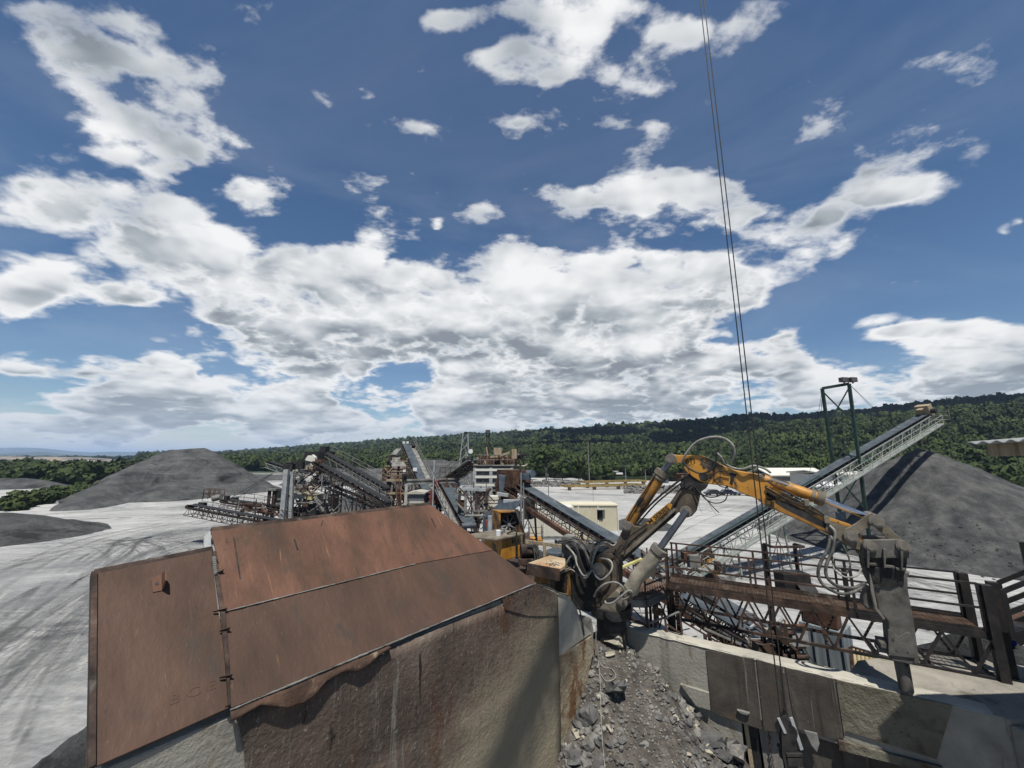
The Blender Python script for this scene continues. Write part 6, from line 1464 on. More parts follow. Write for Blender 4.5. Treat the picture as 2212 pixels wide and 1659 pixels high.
# hanging drive box behind the rails
hd = thing('counterweight', atY((1712, 1265), 15.5), 'dark counterweight box hung on thin rods behind the walkway rails', 'counterweight')
q = atY((1712, 1258), 15.5); b = MB(); b.box(q, (1.0, .6, .75)); b.tube(q + Vector((-.1, -.2, -.35)), q + Vector((.5, -.2, -.35)), .42, 16); b.build('box', M['blacksteel'], hd, .03)
b = MB()
for dx in (-.42, -.3, .3, .42): b.tube(q + Vector((dx, 0, .3)), q + Vector((dx * 1.02, 0, 1.25)), .014, 5)
b.bar(q + Vector((-.6, 0, 1.25)), q + Vector((.6, 0, 1.25)), .08); b.bar(q + Vector((.6, .5, 1.25)), Vector((q.x + .6, q.y + .5, 0)), .1); b.bar(q + Vector((-.6, .5, 1.25)), Vector((q.x - .6, q.y + .5, 0)), .1); b.bar(q + Vector((.6, .5, 1.25)), q + Vector((.6, 0, 1.25)), .08); b.bar(q + Vector((-.6, .5, 1.25)), q + Vector((-.6, 0, 1.25)), .08); b.build('hanger', M['rustframe'], hd)
ld = thing('skid_loader', atZ(G6(1390, 1320), .2), 'small yellow and black loader parked beneath the pale stacker conveyor', 'loader')
q = atZ(G6(1390, 1330), .2); b = MB(); b.box(q + Z * .7, (1.3, 2.0, .7), .6); b.box(q + Z * 1.25 + Vector((.2, .2, 0)), (1.0, 1.0, .5), .6); b.build('body', M['yellow'], ld, .06)
b = MB(); b.box(q + Z * 1.6 + Vector((.2, .3, 0)), (.95, 1.0, .9), .6); b.build('cab', M['blacksteel'], ld, .05)
for dx, dy in ((-.6, -.6), (.6, -.6), (-.6, .6), (.6, .6)):
    c, s = math.cos(.6), math.sin(.6); o = Vector((dx * c - dy * s, dx * s + dy * c, .38)); b = MB(); xx = Vector((c, s, 0)); b.tube(q + o - xx * .15, q + o + xx * .15, .4, 14); b.build('wheel', M['rubber'], ld)
b = MB(); b.box(q + Vector((.9, -1.3, .35)), (1.5, .6, .5), .6); b.bar(q + Vector((.2, .4, 1.3)), q + Vector((.8, -1.1, .5)), .12); b.build('bucket', M['dust_steel'], ld)

# pale stacker conveyor to the conical pile, with its portal
K0, K1 = atZ((1436, 1226), 1.4), atY((2000, 897), 48)
sk = conveyor('stacker_conveyor', 'long pale stacker conveyor with dark belt rising to the conical gravel pile', K0, K1, 1.1, 1.3, 'palegreen', n=40, rail=(1,), legs=((.30, 0), (.16, 0)), motor=False, r=.075, railm='palegreen', drop=1.15)
ka = (K1 - K0).normalized(); ks = ka.cross(Z).normalized(); ku = ks.cross(ka)
b = MB(); q = K1 + ku * .55; b.box(q, (1.0, 1.3, 1.5), 0, (ka, ks, ku)); b.box(q + ka * -.9 + ku * .45, (.9, .5, .12), 0, (ka, ks, ku)); b.build('head_hood', M['wood'], sk, .03)
b = MB(); b.tube(q - ka * .3 + ks * .75, q - ka * .3 + ks * 1.2, .3, 12); b.build('gearbox', M['darksteel'], sk)
b = MB(); pl = K1 + ka * .9 - ku * .9; b.box(pl, (2.2, 2.2, .08)); 
for h in (.5, 1.0):
    b.bar(pl + Vector((1.1, -1.1, h)), pl + Vector((1.1, 1.1, h)), .05); b.bar(pl + Vector((-1.1, -1.1, h)), pl + Vector((1.1, -1.1, h)), .05)
for dx, dy in ((1.1, -1.1), (1.1, 1.1), (0, -1.1), (-1.1, -1.1)): b.bar(pl + Vector((dx, dy, 0)), pl + Vector((dx, dy, 1.0)), .05)
b.build('head_platform', M['dust_steel'], sk)
b = MB(); q = atY((1988, 960), 48); b.tube(q + Z * .9, q, .09, 8); b.box(q + Z * .3, (.35, .35, .5)); b.tube(q - Z * .3, q, .16, 8); b.build('level_probe', M['darksteel'], sk)
b = MB(); b.tube(K0 + ks * .8 + ku * .6, K0.lerp(K1, .45) + ks * .8 + ku * .6, .07, 8); b.build('water_pipe', M['greensteel'], sk)
pt = thing('portal_frame', atY((1835, 1100), 42), 'tall dark green braced portal frame with a floodlight straddling the pale stacker', 'portal frame')
LA, LB_ = atY((1776, 839), 42.4), atY((1834, 829), 41.2)
ba, bb_ = Vector((atY((1814, 1110), 42.4).x, 42.4, 0)), Vector((atY((1873, 1140), 41.2).x, 41.2, 0))
for a, c in ((LA, ba), (LB_, bb_)):
    b = MB(); b.bar(a, c, .27, .24, ka); b.build('post', M['greensteel'], pt)
b = MB(); b.bar(LA, LB_, .32, .28); b.build('head_beam', M['greensteel'], pt)
b = MB()
for f0, f1 in ((.02, .24), (.27, .50), (.53, .74), (.77, .96)):
    b.bar(LA.lerp(ba, f0), LB_.lerp(bb_, f1), .13); b.bar(LB_.lerp(bb_, f0), LA.lerp(ba, f1), .13)
b.bar(LA.lerp(ba, .52), LB_.lerp(bb_, .52), .1); b.build('cross_brace', M['greensteel'], pt)
for k, dx in enumerate((-.6, .35)):
    b = MB(); b.box(LB_ + Vector((dx, -.1, .42)), (.8, .5, .5), .2); b.bar(LB_ + Vector((dx, -.1, .0)), LB_ + Vector((dx, -.1, .3)), .12); b.build('floodlight', M['lamp'], pt, .03)
b = MB()
for e in (Vector((62, 58, 9)), Vector((70, 66, 8)), Vector((36, 50, 2)), Vector((41, 54, 2))): b.tube(LB_ if e.x > 50 else LA, e, .02, 4)
b.build('guy_cable', M['cable'], pt)
b = MB(); b.box(ba.lerp(LA, .20) + Vector((-.3, -.4, .3)), (.8, .35, .9)); b.build('switch_box', M['bluesteel'], pt)

# cabins
def cabin(name, x0, x1, Y, zt, zb, dep, m, label, rot=0.0):
    a, c = atY(x0, Y), atY(x1, Y); t = thing(name, ((a.x + c.x) / 2, Y, 0), label, 'cabin'); wdt = c.x - a.x
    X = Vector((math.cos(rot), math.sin(rot), 0)); Yv = Vector((-X.y, X.x, 0)); o = Vector((a.x, Y, 0))
    b = MB(); n = int(wdt / .14)
    def face(u, v): return o + X * wdt * u + Yv * (.022 * (1 if int(u * n * 2) % 2 else -1)) + Z * (zb + (zt - zb) * v)
    b.grid(n * 4 + 1, 2, face, False)
    b.box(o + X * wdt / 2 + Yv * (dep / 2 + .04) + Z * (zt + zb) / 2, (wdt, dep, zt - zb), 0, (X, Yv, Z))
    n2 = int(dep / .14)
    def face2(u, v): return o + X * (wdt + .022 * (1 if int(u * n2 * 2) % 2 else -1) + .02) + Yv * dep * u + Z * (zb + (zt - zb) * v)
    b.grid(n2 * 4 + 1, 2, face2, False); b.build('wall', M[m], t)
    b = MB(); b.box(o + X * wdt / 2 + Yv * dep / 2 + Z * (zt + .05), (wdt + .16, dep + .16, .16), 0, (X, Yv, Z)); b.build('roof', M[m], t, .02)
    b = MB()
    for u in (0, 1):
        for v in (0, 1): q = o + X * wdt * u + Yv * dep * v; b.bar(Vector((q.x, q.y, 0)), q + Z * zb, .25, .25, X)
    b.bar(o + Z * (zb - .1), o + X * wdt + Z * (zb - .1), .12, .2); b.build('support', M['galv'], t)
    for u in (.004, .34, .67, .996):
        b = MB(); q = o + X * wdt * u - Yv * .045; b.box(q + Z * (zt + zb) / 2, (.09, .05, zt - zb), 0, (X, Yv, Z)); b.build('corner_trim', M['creampale'], t)
    b = MB(); b.box(o + X * wdt / 2 - Yv * .05 + Z * (zb + .06), (wdt, .06, .14), 0, (X, Yv, Z)); b.build('base_rail', M['dust_steel'], t)
    return t, o, X, Yv, wdt
c1_, o, X, Yv, wd = cabin('site_cabin', (1143, 1105), (1237, 1105), 38, 5.15, 2.5, 2.6, 'creampale', 'pale cream corrugated cabin on stilts with a yellow stair landing')
b = MB(); b.box(o + X * .6 + Z * .9, (1.9, .12, 1.0)); b.build('base_panel', M['white'], c1_)
b = MB(); b.box(o + X * .55 - Yv * .75 + Z * 2.35, (1.25, 1.3, .5), 0, (X, Yv, Z)); b.build('landing', M['yellow'], c1_)
b = MB(); q = o + X * -.05 - Yv * 1.35 + Z * 2.6; b.rail(q, q + X * 1.2, 1.05, 2, .03); b.rail(q + X * 1.2, q + X * 1.2 + Yv * 1.3, 1.05, 1, .03); b.build('handrail', M['dust_steel'], c1_)
c2_, o, X, Yv, wd = cabin('site_cabin', (1205, 1097), (1334, 1097), 41, 5.0, 1.6, 2.5, 'cream', 'larger cream corrugated cabin with a small dark window near the gravel heap')
b = MB(); b.box(o + X * wd * .70 - Yv * .03 + Z * 4.1, (.55, .08, .95)); b.build('window', M['glass'], c2_)
b = MB(); b.box(o + X * wd * .72 - Yv * .2 + Z * 4.65, (.8, .4, .05)); b.build('window_hood', M['galv'], c2_)
cabin('site_cabin', (1228, 1092), (1290, 1092), 46, 4.45, 1.8, 2.5, 'cream', 'cream cabin farthest back of the three corrugated cabins')
tk = thing('water_pump', atY((1322, 1165), 30), 'grey green pump motor on the conveyor side by the cream cabin corner', 'pump')
q = atY((1322, 1158), 29); b = MB(); b.tube(q - Vector((.5, 0, 0)), q + Vector((.4, 0, 0)), .36, 14); b.box(q - Z * .5, (1.1, .7, .35)); b.tube(q + Vector((.4, 0, 0)), q + Vector((.7, 0, 0)), .16, 10); b.build('motor', M['galv'], tk)
b = MB(); b.bar(q - Z * .6, (q.x, q.y, 0), .2); b.build('stand', M['rustframe'], tk)

# ---- bin tower in the middle
bt = thing('storage_bin', (-1.6, 41, 0), 'dark grey steel storage bin with three pale ribs on tall legs', 'storage bin')
bx0, bx1, by0, by1, bz0, bz1 = atY((1028, 1010), 40).x, atY((1106, 1010), 40).x, 40, 44.5, 7.0, 9.0
b = MB(); b.box(((bx0 + bx1) / 2, (by0 + by1) / 2, (bz0 + bz1) / 2), (bx1 - bx0, by1 - by0, bz1 - bz0)); b.prism([(bx0, by0, bz0), (bx1, by0, bz0), ((bx0 + bx1) / 2 + .6, by0 + 1.5, bz0 - 1.3), ((bx0 + bx1) / 2 - .6, by0 + 1.5, bz0 - 1.3)], Vector((0, 1.5, 0)), False); b.build('bin_body', M['greybin'], bt)
for z in (bz0 + .12, bz0 + .92, bz0 + 1.62):
    b = MB(); b.box(((bx0 + bx1) / 2, by0 - .09, z), (bx1 - bx0 + .1, .18, .24)); b.build('rib', M['creampale'], bt)
for i in range(6):
    b = MB(); x = bx0 + (bx1 - bx0) * i / 5; b.box((x, by0 - .06, (bz0 + bz1) / 2), (.06, .12, bz1 - bz0)); b.build('stiffener', M['greybin'], bt)
b = MB(); b.box(((bx0 + bx1) / 2, (by0 + by1) / 2, bz1 + .06), (bx1 - bx0 + .5, by1 - by0 + .5, .1)); b.build('top_deck', M['dust_steel'], bt)
for x in (bx0 - .1, (bx0 + bx1) / 2 - .3, bx1):
    for y in (by0, by1): b = MB(); b.box((x, y, bz1 / 2 - .1), (.32, .32, bz1)); b.build('leg', M['galv'], bt)
b = MB()
for z0, z1 in ((.5, 3.4), (3.6, 6.5)):
    for x0, x1 in ((bx0, (bx0 + bx1) / 2 - .3), ((bx0 + bx1) / 2 - .3, bx1)): b.bar((x0, by0, z0), (x1, by0, z1), .12); b.bar((x1, by0, z0), (x0, by0, z1), .12)
    b.bar((bx0, by0, z1 + .1), (bx1, by0, z1 + .1), .2)
b.build('leg_brace', M['dust_steel'], bt)
b = MB(); b.rail((bx0 - .2, by0 - .2, bz1 + .1), (bx1 + .2, by0 - .2, bz1 + .1), 1.0, 6, .025); b.build('handrail', M['dust_steel'], bt)
# crusher machinery sitting on the bin deck
cm = thing('cone_crusher', (bx0 + 2, 42, bz1), 'rusty tan crusher machinery crowded on top of the grey bin', 'crusher')
bz = bz1 + .12
b = MB(); b.box((bx0 + 1.0, 42, bz + .5), (1.4, 1.8, .8)); b.tube((bx0 + 2.3, 42, bz), (bx0 + 2.3, 42, bz + 1.3), .75, 14, .55); b.box((bx0 + 3.2, 41.6, bz + .45), (.8, 1.2, .7)); b.build('body', M['rust'], cm)
b = MB(); b.box((bx0 + 2.15, 40.6, bz + 1.35), (.8, .5, .75), .2); b.bar((bx0 + 1.4, 40.4, bz + .8), (bx0 + 2.2, 40.4, bz + .85), .1, .2); b.bar((bx0 + 1.2, 40.4, bz + .85), (bx0 + 1.0, 40.4, bz + 1.8), .12); b.bar((bx0 + 2.4, 40.4, bz + .9), (bx0 + 3.4, 40.5, bz + 1.25), .12, .2); b.box((bx0 + 3.9, 41, bz + 1.1), (.5, .5, 1.0)); b.build('guard', M['wood'], cm)
b = MB()
for i in range(16): 
    x = bx0 + .2 + rng.random() * 4; y = 40.4 + rng.random() * 2.5; b.bar((x, y, bz), (x + rng.uniform(-.5, .5), y, bz + rng.uniform(.6, 1.9)), .06)
b.build('pipework', M['rustframe'], cm)
ml = thing('floodlight_pole', (atY((1055, 1005), 43).x, 43, bz1), 'tall thin pole with a floodlight rising from the grey bin deck', 'light pole')
q = atY((1054, 934), 43); b = MB(); b.tube((q.x + .15, 43, bz1), (q.x + .15, 43, q.z), .07, 8); b.tube((q.x - .12, 43, bz1), (q.x - .12, 43, q.z), .05, 6); b.build('shaft', M['rustframe'], ml)
b = MB(); b.box((q.x, 42.9, q.z + .1), (.5, .4, .3)); b.build('lamp_head', M['lamp'], ml)
conveyor('belt_conveyor', 'short rusty conveyor head poking out right of the grey bin against the trees', atY((1082, 1006), 44), atY((1126, 984), 46), .8, .5, 'rustframe', rail=(1,), walk=False, n=6)
conveyor('belt_conveyor', 'steep conveyor with pale handrails feeding the left side of the grey bin', atY((940, 1056), 50), atY((1028, 994), 42.5), .8, .6, 'rustframe', rail=(-1, 1), railm='dust_steel', n=12, legs=((.3, 0),))
# lattice antenna mast
lm = thing('lattice_mast', (atY((1005, 1010), 49).x, 49, 0), 'pale three legged lattice mast with small white dishes behind the grey bin', 'mast')
tp = atY((1006, 937), 49); b = MB(); basex = [(-1.15, -.5), (1.0, -.5), (0, 1.2)]; z0 = 4.0
feet = [Vector((tp.x + x, 49 + y, z0)) for x, y in basex]; tops = [tp + Vector((x * .28, y * .28, 0)) for x, y in basex]
for f, t_ in zip(feet, tops): b.bar(Vector((f.x, f.y, 0)), f, .12); b.bar(f, t_, .09)
for k in range(8):
    for i in range(3):
        j = (i + 1) % 3; b.bar(feet[i].lerp(tops[i], k / 8), feet[j].lerp(tops[j], (k + 1) / 8), .055)
b.build('lattice', M['galv'], lm)
b = MB(); b.box(tp + Z * .1, (.4, .4, .3)); b.build('beacon', M['darksteel'], lm)
for dz, dx in ((-3.4, .55), (-3.3, 1.0), (-2.2, .8)):
    q = tp + Vector((dx * .9, -.3, dz)); b = MB(); b.tube(q, q + Vector((0, -.25, 0)), .28, 12); b.build('dish', M['white'], lm)
# platform frame in front of the bin
fr = thing('access_tower', (atY((1020, 1090), 33).x, 33, 0), 'dark braced steel frame with a curved top beam under the grey bin', 'steel frame')
q0, q1 = atY((992, 1056), 33), atY((1052, 1058), 33); b = MB(); b.bar(q0, q1, .35, .22); b.bar(q0 + Vector((0, 2.5, 0)), q1 + Vector((0, 2.5, 0)), .35, .22); b.bar(q0, q0 + Vector((0, 2.5, 0)), .3, .2); b.build('top_beam', M['galv'], fr)
for i, f in enumerate((.02, .24, .62, .98)):
    b = MB(); p = q0.lerp(q1, f); b.bar(p, (p.x, p.y, 0), .2, .2, Vector((1, 0, 0))); b.build('leg', M['dust_steel' if i == 1 else 'rustframe'], fr)
b = MB()
for f0, f1 in ((.24, .62), (.62, .98)):
    p, r_ = q0.lerp(q1, f0), q0.lerp(q1, f1); b.bar(p - Z * .3, r_ - Z * 2.2, .09); b.bar(r_ - Z * .3, p - Z * 2.2, .09)
b.bar(q0 - Z * 2.3, q1 - Z * 2.3, .2); b.bar(q0 - Z * 3.4, q1 - Z * 3.4, .16); b.build('brace', M['rustframe'], fr)
bh = thing('transfer_chute', (atY((1084, 1060), 33).x, 33, 0), 'tall blue grey transfer chute column below the rusty conveyor head', 'chute')
a, c = atY((1077, 1026), 33), atY((1092, 1028), 33); b = MB(); b.prism([a, c, atY((1087, 1064), 33), atY((1079, 1064), 33)], Vector((0, 1.0, 0)), False); b.box(((a.x + c.x) / 2 - .1, 33.5, 3.2), (.5, .5, 6.4)); b.build('chute_body', M['bluesteel'], bh)
b = MB(); a, c = atY((1073, 1066), 32.5), atY((1098, 1070), 32.5); b.bar(a, c, .6, .22); b.build('collar_beam', M['galv'], bh)
b = MB(); q = atY((1096, 1085), 31); b.box((q.x, 31, q.z - 2.5), (.4, .4, 5)); b.box((q.x + .3, 31, q.z), (1.2, .5, .4)); b.build('stand', M['galv'], bh)
wt = thing('water_tank', atY((1068, 1082), 36), 'small white cylindrical tank among the dark steelwork beside the chute', 'tank')
q = atY((1068, 1076), 36); b = MB(); b.tube(q - Z * 1.1, q + Z * .2, .6, 16); b.build('shell', M['creampale'], wt); b = MB(); b.box(q - Z * 1.2, (1.4, 1.2, .15)); b.bar(q - Z * 1.2, (q.x, q.y, 0), .5); b.build('stand', M['rustframe'], wt)
# belts in the middle
conveyor('belt_conveyor', 'dark blue grey conveyor running down towards the rusty plates from a round tail guard', atY((1012, 1135), 31), atY((959, 1046), 45), 1.05, .7, 'rustframe', rail=(-1,), railm='dust_steel', n=16, motor=False, legs=((.8, 0), (.3, 0)))
b = MB(); q = atY((960, 1042), 45.4); b.tube(q - Vector((.9, 0, 0)), q + Vector((.9, 0, 0)), .55, 16); o_ = tag(b.build('belt_guard', M['darksteel']), 'dark rounded guard over the head of the middle belt', 'guard')
conveyor('belt_conveyor', 'steep dark conveyor climbing to the highest lamp topped head of the plant', atY((936, 1098), 42), atY((876, 962), 57), 1.0, .8, 'rustframe', rail=(1,), railm='dust_steel', n=18, legs=((.75, 0), (.45, 0)), motor=True)
for dx in (-.3, .25):
    q = atY((877, 957), 57); b = MB(); b.tube(q + Vector((dx, 0, -.1)), q + Vector((dx, 0, .25)), .2, 10); tag(b.build('lamp', M['white']), 'small white lamp on the highest conveyor head', 'lamp', 'lamps on the highest conveyor head')
# crusher tower with pink brown cladding and ladder stair
tw = thing('crusher_tower', (atY((857, 1040), 50).x, 50, 0), 'crusher tower with faded pink brown cladding, sloped dark top and steep stair', 'tower')
x0, x1 = atY((846, 1000), 50).x, atY((875, 1000), 50).x; z = lambda y: atY((860, y), 50).z
def tb(px0, px1, py0, py1, Y, dep, m, nm, bev=0):
    a, c = atY((px0, py0), Y), atY((px1, py1), Y); b = MB(); b.box(((a.x + c.x) / 2, Y + dep / 2, (a.z + c.z) / 2), (abs(c.x - a.x), dep, abs(a.z - c.z))); return b.build(nm, M[m], tw, bev)
tb(847, 857, 1007, 1037, 50, 2.4, 'pinkpanel', 'cladding'); tb(864, 875, 1007, 1037, 50, 2.4, 'pinkpanel', 'cladding')
for y in (1013, 1019, 1026, 1032):
    b = MB(); a, c = atY((847, y), 49.96), atY((875, y), 49.96); b.bar(a, c, .05, .06); b.build('girt', M['rustframe'], tw)
b = MB(); b.prism([atY((846, 1007), 50), atY((876, 1007), 50), atY((864, 990), 53), atY((841, 990), 53)], Vector((0, .15, .15)), False); b.build('sloped_roof', M['dust_steel'], tw)
b = MB(); a, c = atY((839, 986), 53.2), atY((862, 986), 53.2); b.bar(a, c, .3, .3); b.bar(a, atY((846, 1008), 50), .12); b.build('ridge_beam', M['darksteel'], tw)
b = MB(); a, c = atY((851, 985), 54), atY((863, 972), 55); b.bar(a, c, .9, .5); b.build('feed_chute', M['dust_steel'], tw)
b = MB(); a, c = atY((836, 1036), 49.5), atY((880, 1036), 49.5); b.box(((a.x + c.x) / 2, 51, a.z - .1), (c.x - a.x, 3.4, .25)); b.rail((a.x, 49.4, a.z), (c.x, 49.4, a.z), 1.0, 5, .03); b.build('platform', M['wood'], tw)
b = MB(); a, c = atY((836, 1064), 49.5), atY((880, 1064), 49.5); b.box(((a.x + c.x) / 2, 51, a.z - .1), (c.x - a.x, 3.2, .22)); b.build('platform', M['wood'], tw)
for px in (838, 848, 865, 879):
    for Y in (49.6, 52.2): b = MB(); q = atY((px, 1037), Y); b.bar(q, (q.x, q.y, 0), .24, .24, Vector((1, 0, 0))); b.build('column', M['dust_steel' if px == 848 else 'rustframe'], tw)
b = MB(); b.bar(atY((866, 1052), 49.5), atY((878, 1040), 49.5), .1); b.bar(atY((866, 1056), 49.5), atY((878, 1066), 49.5), .1); b.bar(atY((840, 1068), 49.5), atY((864, 1100), 49.5), .1); b.build('brace', M['dust_steel'], tw)
b = MB(); a0, a1, c0, c1__ = atY((853, 1028), 49.2), atY((862, 1028), 49.2), atY((859, 1100), 45), atY((868, 1100), 45)
b.bar(a0, c0, .09, .22); b.bar(a1, c1__, .09, .22)
for k in range(22): b.bar(a0.lerp(c0, k / 22), a1.lerp(c1__, k / 22), .14, .04)
b.build('stair', M['rust'], tw)
for px, py, s, m in ((897, 1014, .5, 'white'), (874, 1017, .32, 'white')):
    b = MB(); b.box(atY((px, py), 48.5), (s, .3, s * .8)); b.build('switch_box', M[m], tw)
tb(826, 838, 1012, 1040, 51, 2, 'rust', 'side_chute'); tb(838, 846, 1040, 1098, 51.5, 1.2, 'darksteel', 'inner_chute'); tb(868, 890, 1024, 1036, 49, 1.2, 'darksteel', 'motor_guard')
# gantry, control hut, red post
gt = thing('gantry_beam', (atY((935, 1040), 44).x, 44, 0), 'long pale steel gantry beam crossing above the middle belts on pale posts', 'gantry')
a, c = atY((879, 1037), 43), atY((991, 1034), 44.5); b = MB(); b.bar(a, c, .3, .16); b.bar(a - Z * .22, c - Z * .22, .1, .3); b.bar(a - Z * .42, c - Z * .42, .3, .12); b.build('beam', M['dust_steel'], gt)
for p in (a, c): b = MB(); b.bar(p - Z * .4, (p.x, p.y, 0), .26, .3, Vector((1, 0, 0))); b.build('post', M['concpale'], gt)
b = MB(); q = atY((950, 1030), 44); b.rail(q, atY((984, 1030), 44.4), 1.0, 3, .035); b.build('handrail', M['rustframe'], gt)
ht = thing('control_hut', (atY((900, 1080), 41).x, 41, 0), 'small grey control hut with a pale ridged roof just above the rusty plate edge', 'hut')
a, c = atY((883, 1067), 41), atY((916, 1067), 41); xm = (a.x + c.x) / 2; wv = c.x - a.x
b = MB(); b.box((xm, 42, a.z / 2), (wv, 2, a.z)); b.build('wall', M['greybin'], ht)
b = MB(); b.prism([(a.x - .15, 40.8, a.z), (c.x + .15, 40.8, a.z), (c.x + .15, 40.8, a.z + .14), (xm, 40.8, a.z + .3), (a.x - .15, 40.8, a.z + .14)], Vector((0, 2.4, 0)), False); b.build('roof', M['concpale'], ht)
b = MB(); q = atY((900, 1084), 40.8); b.box((q.x, 40.9, q.z - .5), (wv * .95, .12, 1.1)); b.box((q.x, 40.85, q.z - .1), (wv, .1, .1)); b.build('window_panel', M['concpale'], ht)
rp_ = thing('red_chute', (atY((941, 1060), 43).x, 43, 0), 'dull red upright chute between the two middle belts', 'chute')
a, c = atY((937, 1038), 42.5), atY((946, 1038), 42.5); b = MB(); b.box(((a.x + c.x) / 2, 43, a.z / 2), (c.x - a.x, .8, a.z)); b.box((a.x - .2, 42.6, a.z / 2 - 1), (.25, .3, a.z)); b.build('body', M['red'], rp_)
b = MB(); q = atY((938, 1000), 42); b.tube((q.x, 42, 0), (q.x, 42, q.z), .08, 8); b.tube((q.x + .02, 42, q.z - 1.0), (q.x + .02, 42, q.z + .3), .13, 8); tag(b.build('stack_pipe', M['galv']), 'thin upright grey pipe beside the dull red chute', 'pipe')
# ---- screening plant on the left
sc_ = thing('screening_plant', (atY((655, 1050), 48).x, 48, 0), 'grey screening plant with inclined decks, yellow walkway and black canopy box', 'screening plant')
def pb(pts, Y0, off, m, nm):
    b = MB(); b.prism([atY(p, Y0 if not isinstance(Y0, (list, tuple)) else Y0[i]) for i, p in enumerate(pts)], Vector(off), False); return b.build(nm, M[m], sc_)
pb([Q1(1050, 590), Q1(1100, 375), Q1(1385, 375), Q1(1385, 560), Q1(1110, 570)], 51, (0, 1.8, 0), 'blacksteel', 'canopy_box')
pb([Q1(1100, 600), Q1(1310, 560), Q1(1320, 640), Q1(950, 690), Q1(960, 640)], 49.5, (0, 1.2, 0), 'dust_steel', 'top_deck')
pb([Q1(1110, 530), Q1(1160, 460), Q1(1230, 480), Q1(1250, 440), Q1(1310, 500), Q1(1310, 610), Q1(1100, 560)], 49.2, (0, .6, 0), 'creampale', 'machine_frame')
pb([Q1(900, 680), Q1(1310, 640), Q1(1310, 760), Q1(1180, 830), Q1(930, 740)], 49, (0, 1.4, 0), 'dust_steel', 'feed_box')
for (x, y) in ((1130, 720), (1240, 735)):
    b = MB(); q = atY(Q1(x, y), 48.7); b.box(q, (.42, .3, .48)); b.build('guard_box', M['wood' if x > 1200 else 'concpale'], sc_)
pb([Q1(960, 1090), Q1(1320, 800), Q1(1440, 820), Q1(1000, 1270)], (46.5, 49.5, 49.5, 46), (0, .25, .25), 'galv', 'inclined_deck')
b = MB(); b.bar(atY(Q1(950, 1085), 46.5), atY(Q1(1315, 795), 49.5), .12, .3); b.bar(atY(Q1(1000, 1272), 46), atY(Q1(1445, 815), 49.5), .14, .35); b.bar(atY(Q1(1250, 1200), 46.2), atY(Q1(1550, 930), 49), .1, .2); b.bar(atY(Q1(1290, 1230), 46), atY(Q1(1560, 990), 48.8), .1, .2); b.build('deck_rail', M['rustframe'], sc_)
pb([Q1(860, 1090), Q1(1050, 1100), Q1(1040, 1250), Q1(850, 1240)], 46, (0, 1.2, 0), 'dust_steel', 'side_box')
pb([Q1(830, 1260), Q1(1010, 1260), Q1(1200, 1300), Q1(1350, 1300), Q1(1340, 1380), Q1(820, 1400)], 45.8, (0, 1.3, 0), 'concpale', 'deck_skirt')
pb([Q1(1100, 1345), Q1(1250, 1345), Q1(1250, 1415), Q1(1140, 1415)], 45.5, (0, .2, 0), 'straw', 'toe_board')
b = MB(); a, c = atY(Q1(1060, 1370), 45.4), atY(Q1(1350, 1350), 45.4); b.rail(a, c, 1.05, 5, .03); a2, c2_ = atY(Q1(1100, 1240), 46), atY(Q1(1440, 900), 49); b.rail(a2, c2_, 1.0, 6, .03); b.build('handrail', M['wood'], sc_)
for x in (840, 1090, 1350, 1540):
    for Y in (46.2, 48.5): b = MB(); q = atY(Q1(x, 1390), Y); b.bar(q, (q.x, q.y, 0), .25, .25, Vector((1, 0, 0))); b.build('column', M['rustframe'], sc_)
b = MB()
for i in range(22):
    x, y = rng.uniform(860, 1560), rng.uniform(1420, 1680); a = atY(Q1(x, y), rng.uniform(45, 48.5)); d = Vector((rng.uniform(-1, 1), 0, rng.uniform(-1, 1))) * rng.uniform(.4, 1.4)
    b.bar(a - d, a + d, .1)
b.bar(atY(Q1(1310, 1400), 45.4), atY(Q1(1500, 1660), 44.5), .12, .2); b.bar(atY(Q1(1560, 1440), 46), atY(Q1(1640, 1660), 45), .14, .14); b.bar(atY(Q1(1580, 1500), 46), atY(Q1(1720, 1660), 45), .1, .1)
b.build('lower_steelwork', M['dust_steel'], sc_)
b = MB(); q = atY(Q1(1450, 1520), 47); b.box(q, (3.2, 2, 2.4)); b.build('lower_hopper', M['darksteel'], sc_)
pb([Q1(1310, 545), Q1(1440, 545), Q1(1450, 700), Q1(1430, 800), Q1(1320, 800), Q1(1340, 680)], 47.6, (0, 1.0, 0), 'rust', 'head_chute')
# three grey uprights and the dark frame on its left
for k, (p0_, p1_, Y, wv, m) in enumerate(((Q1(705, 760), Q1(620, 1720), 44, .50, 'galv'), (Q1(825, 800), Q1(790, 1720), 44.6, .36, 'galv'), (Q1(785, 640), Q1(755, 1720), 46, .34, 'darksteel'))):
    b = MB(); a = atY(p0_, Y); c = atY(p1_, Y); c = a + (c - a) * (a.z / (a.z - c.z)); b.bar(a, Vector((c.x, c.y, 0)), wv, wv * .8, Vector((0, 1, 0)))
    tag(b.build('steel_column', M[m]), ('widest pale grey upright steel column left of the screening plant', 'narrower grey upright column touching the screening plant', 'dark upright column between the two grey ones')[k], 'column')
b = MB(); b.bar(atY(Q1(680, 1350), 44.2), atY(Q1(800, 1310), 44.6), .14); b.bar(atY(Q1(700, 1150), 44.2), atY(Q1(800, 640), 45.5), .1); b.bar(atY(Q1(720, 760), 45), atY(Q1(830, 1090), 44.6), .1); tag(b.build('cross_brace', M['darksteel']), 'dark struts tying the grey upright columns together', 'brace')
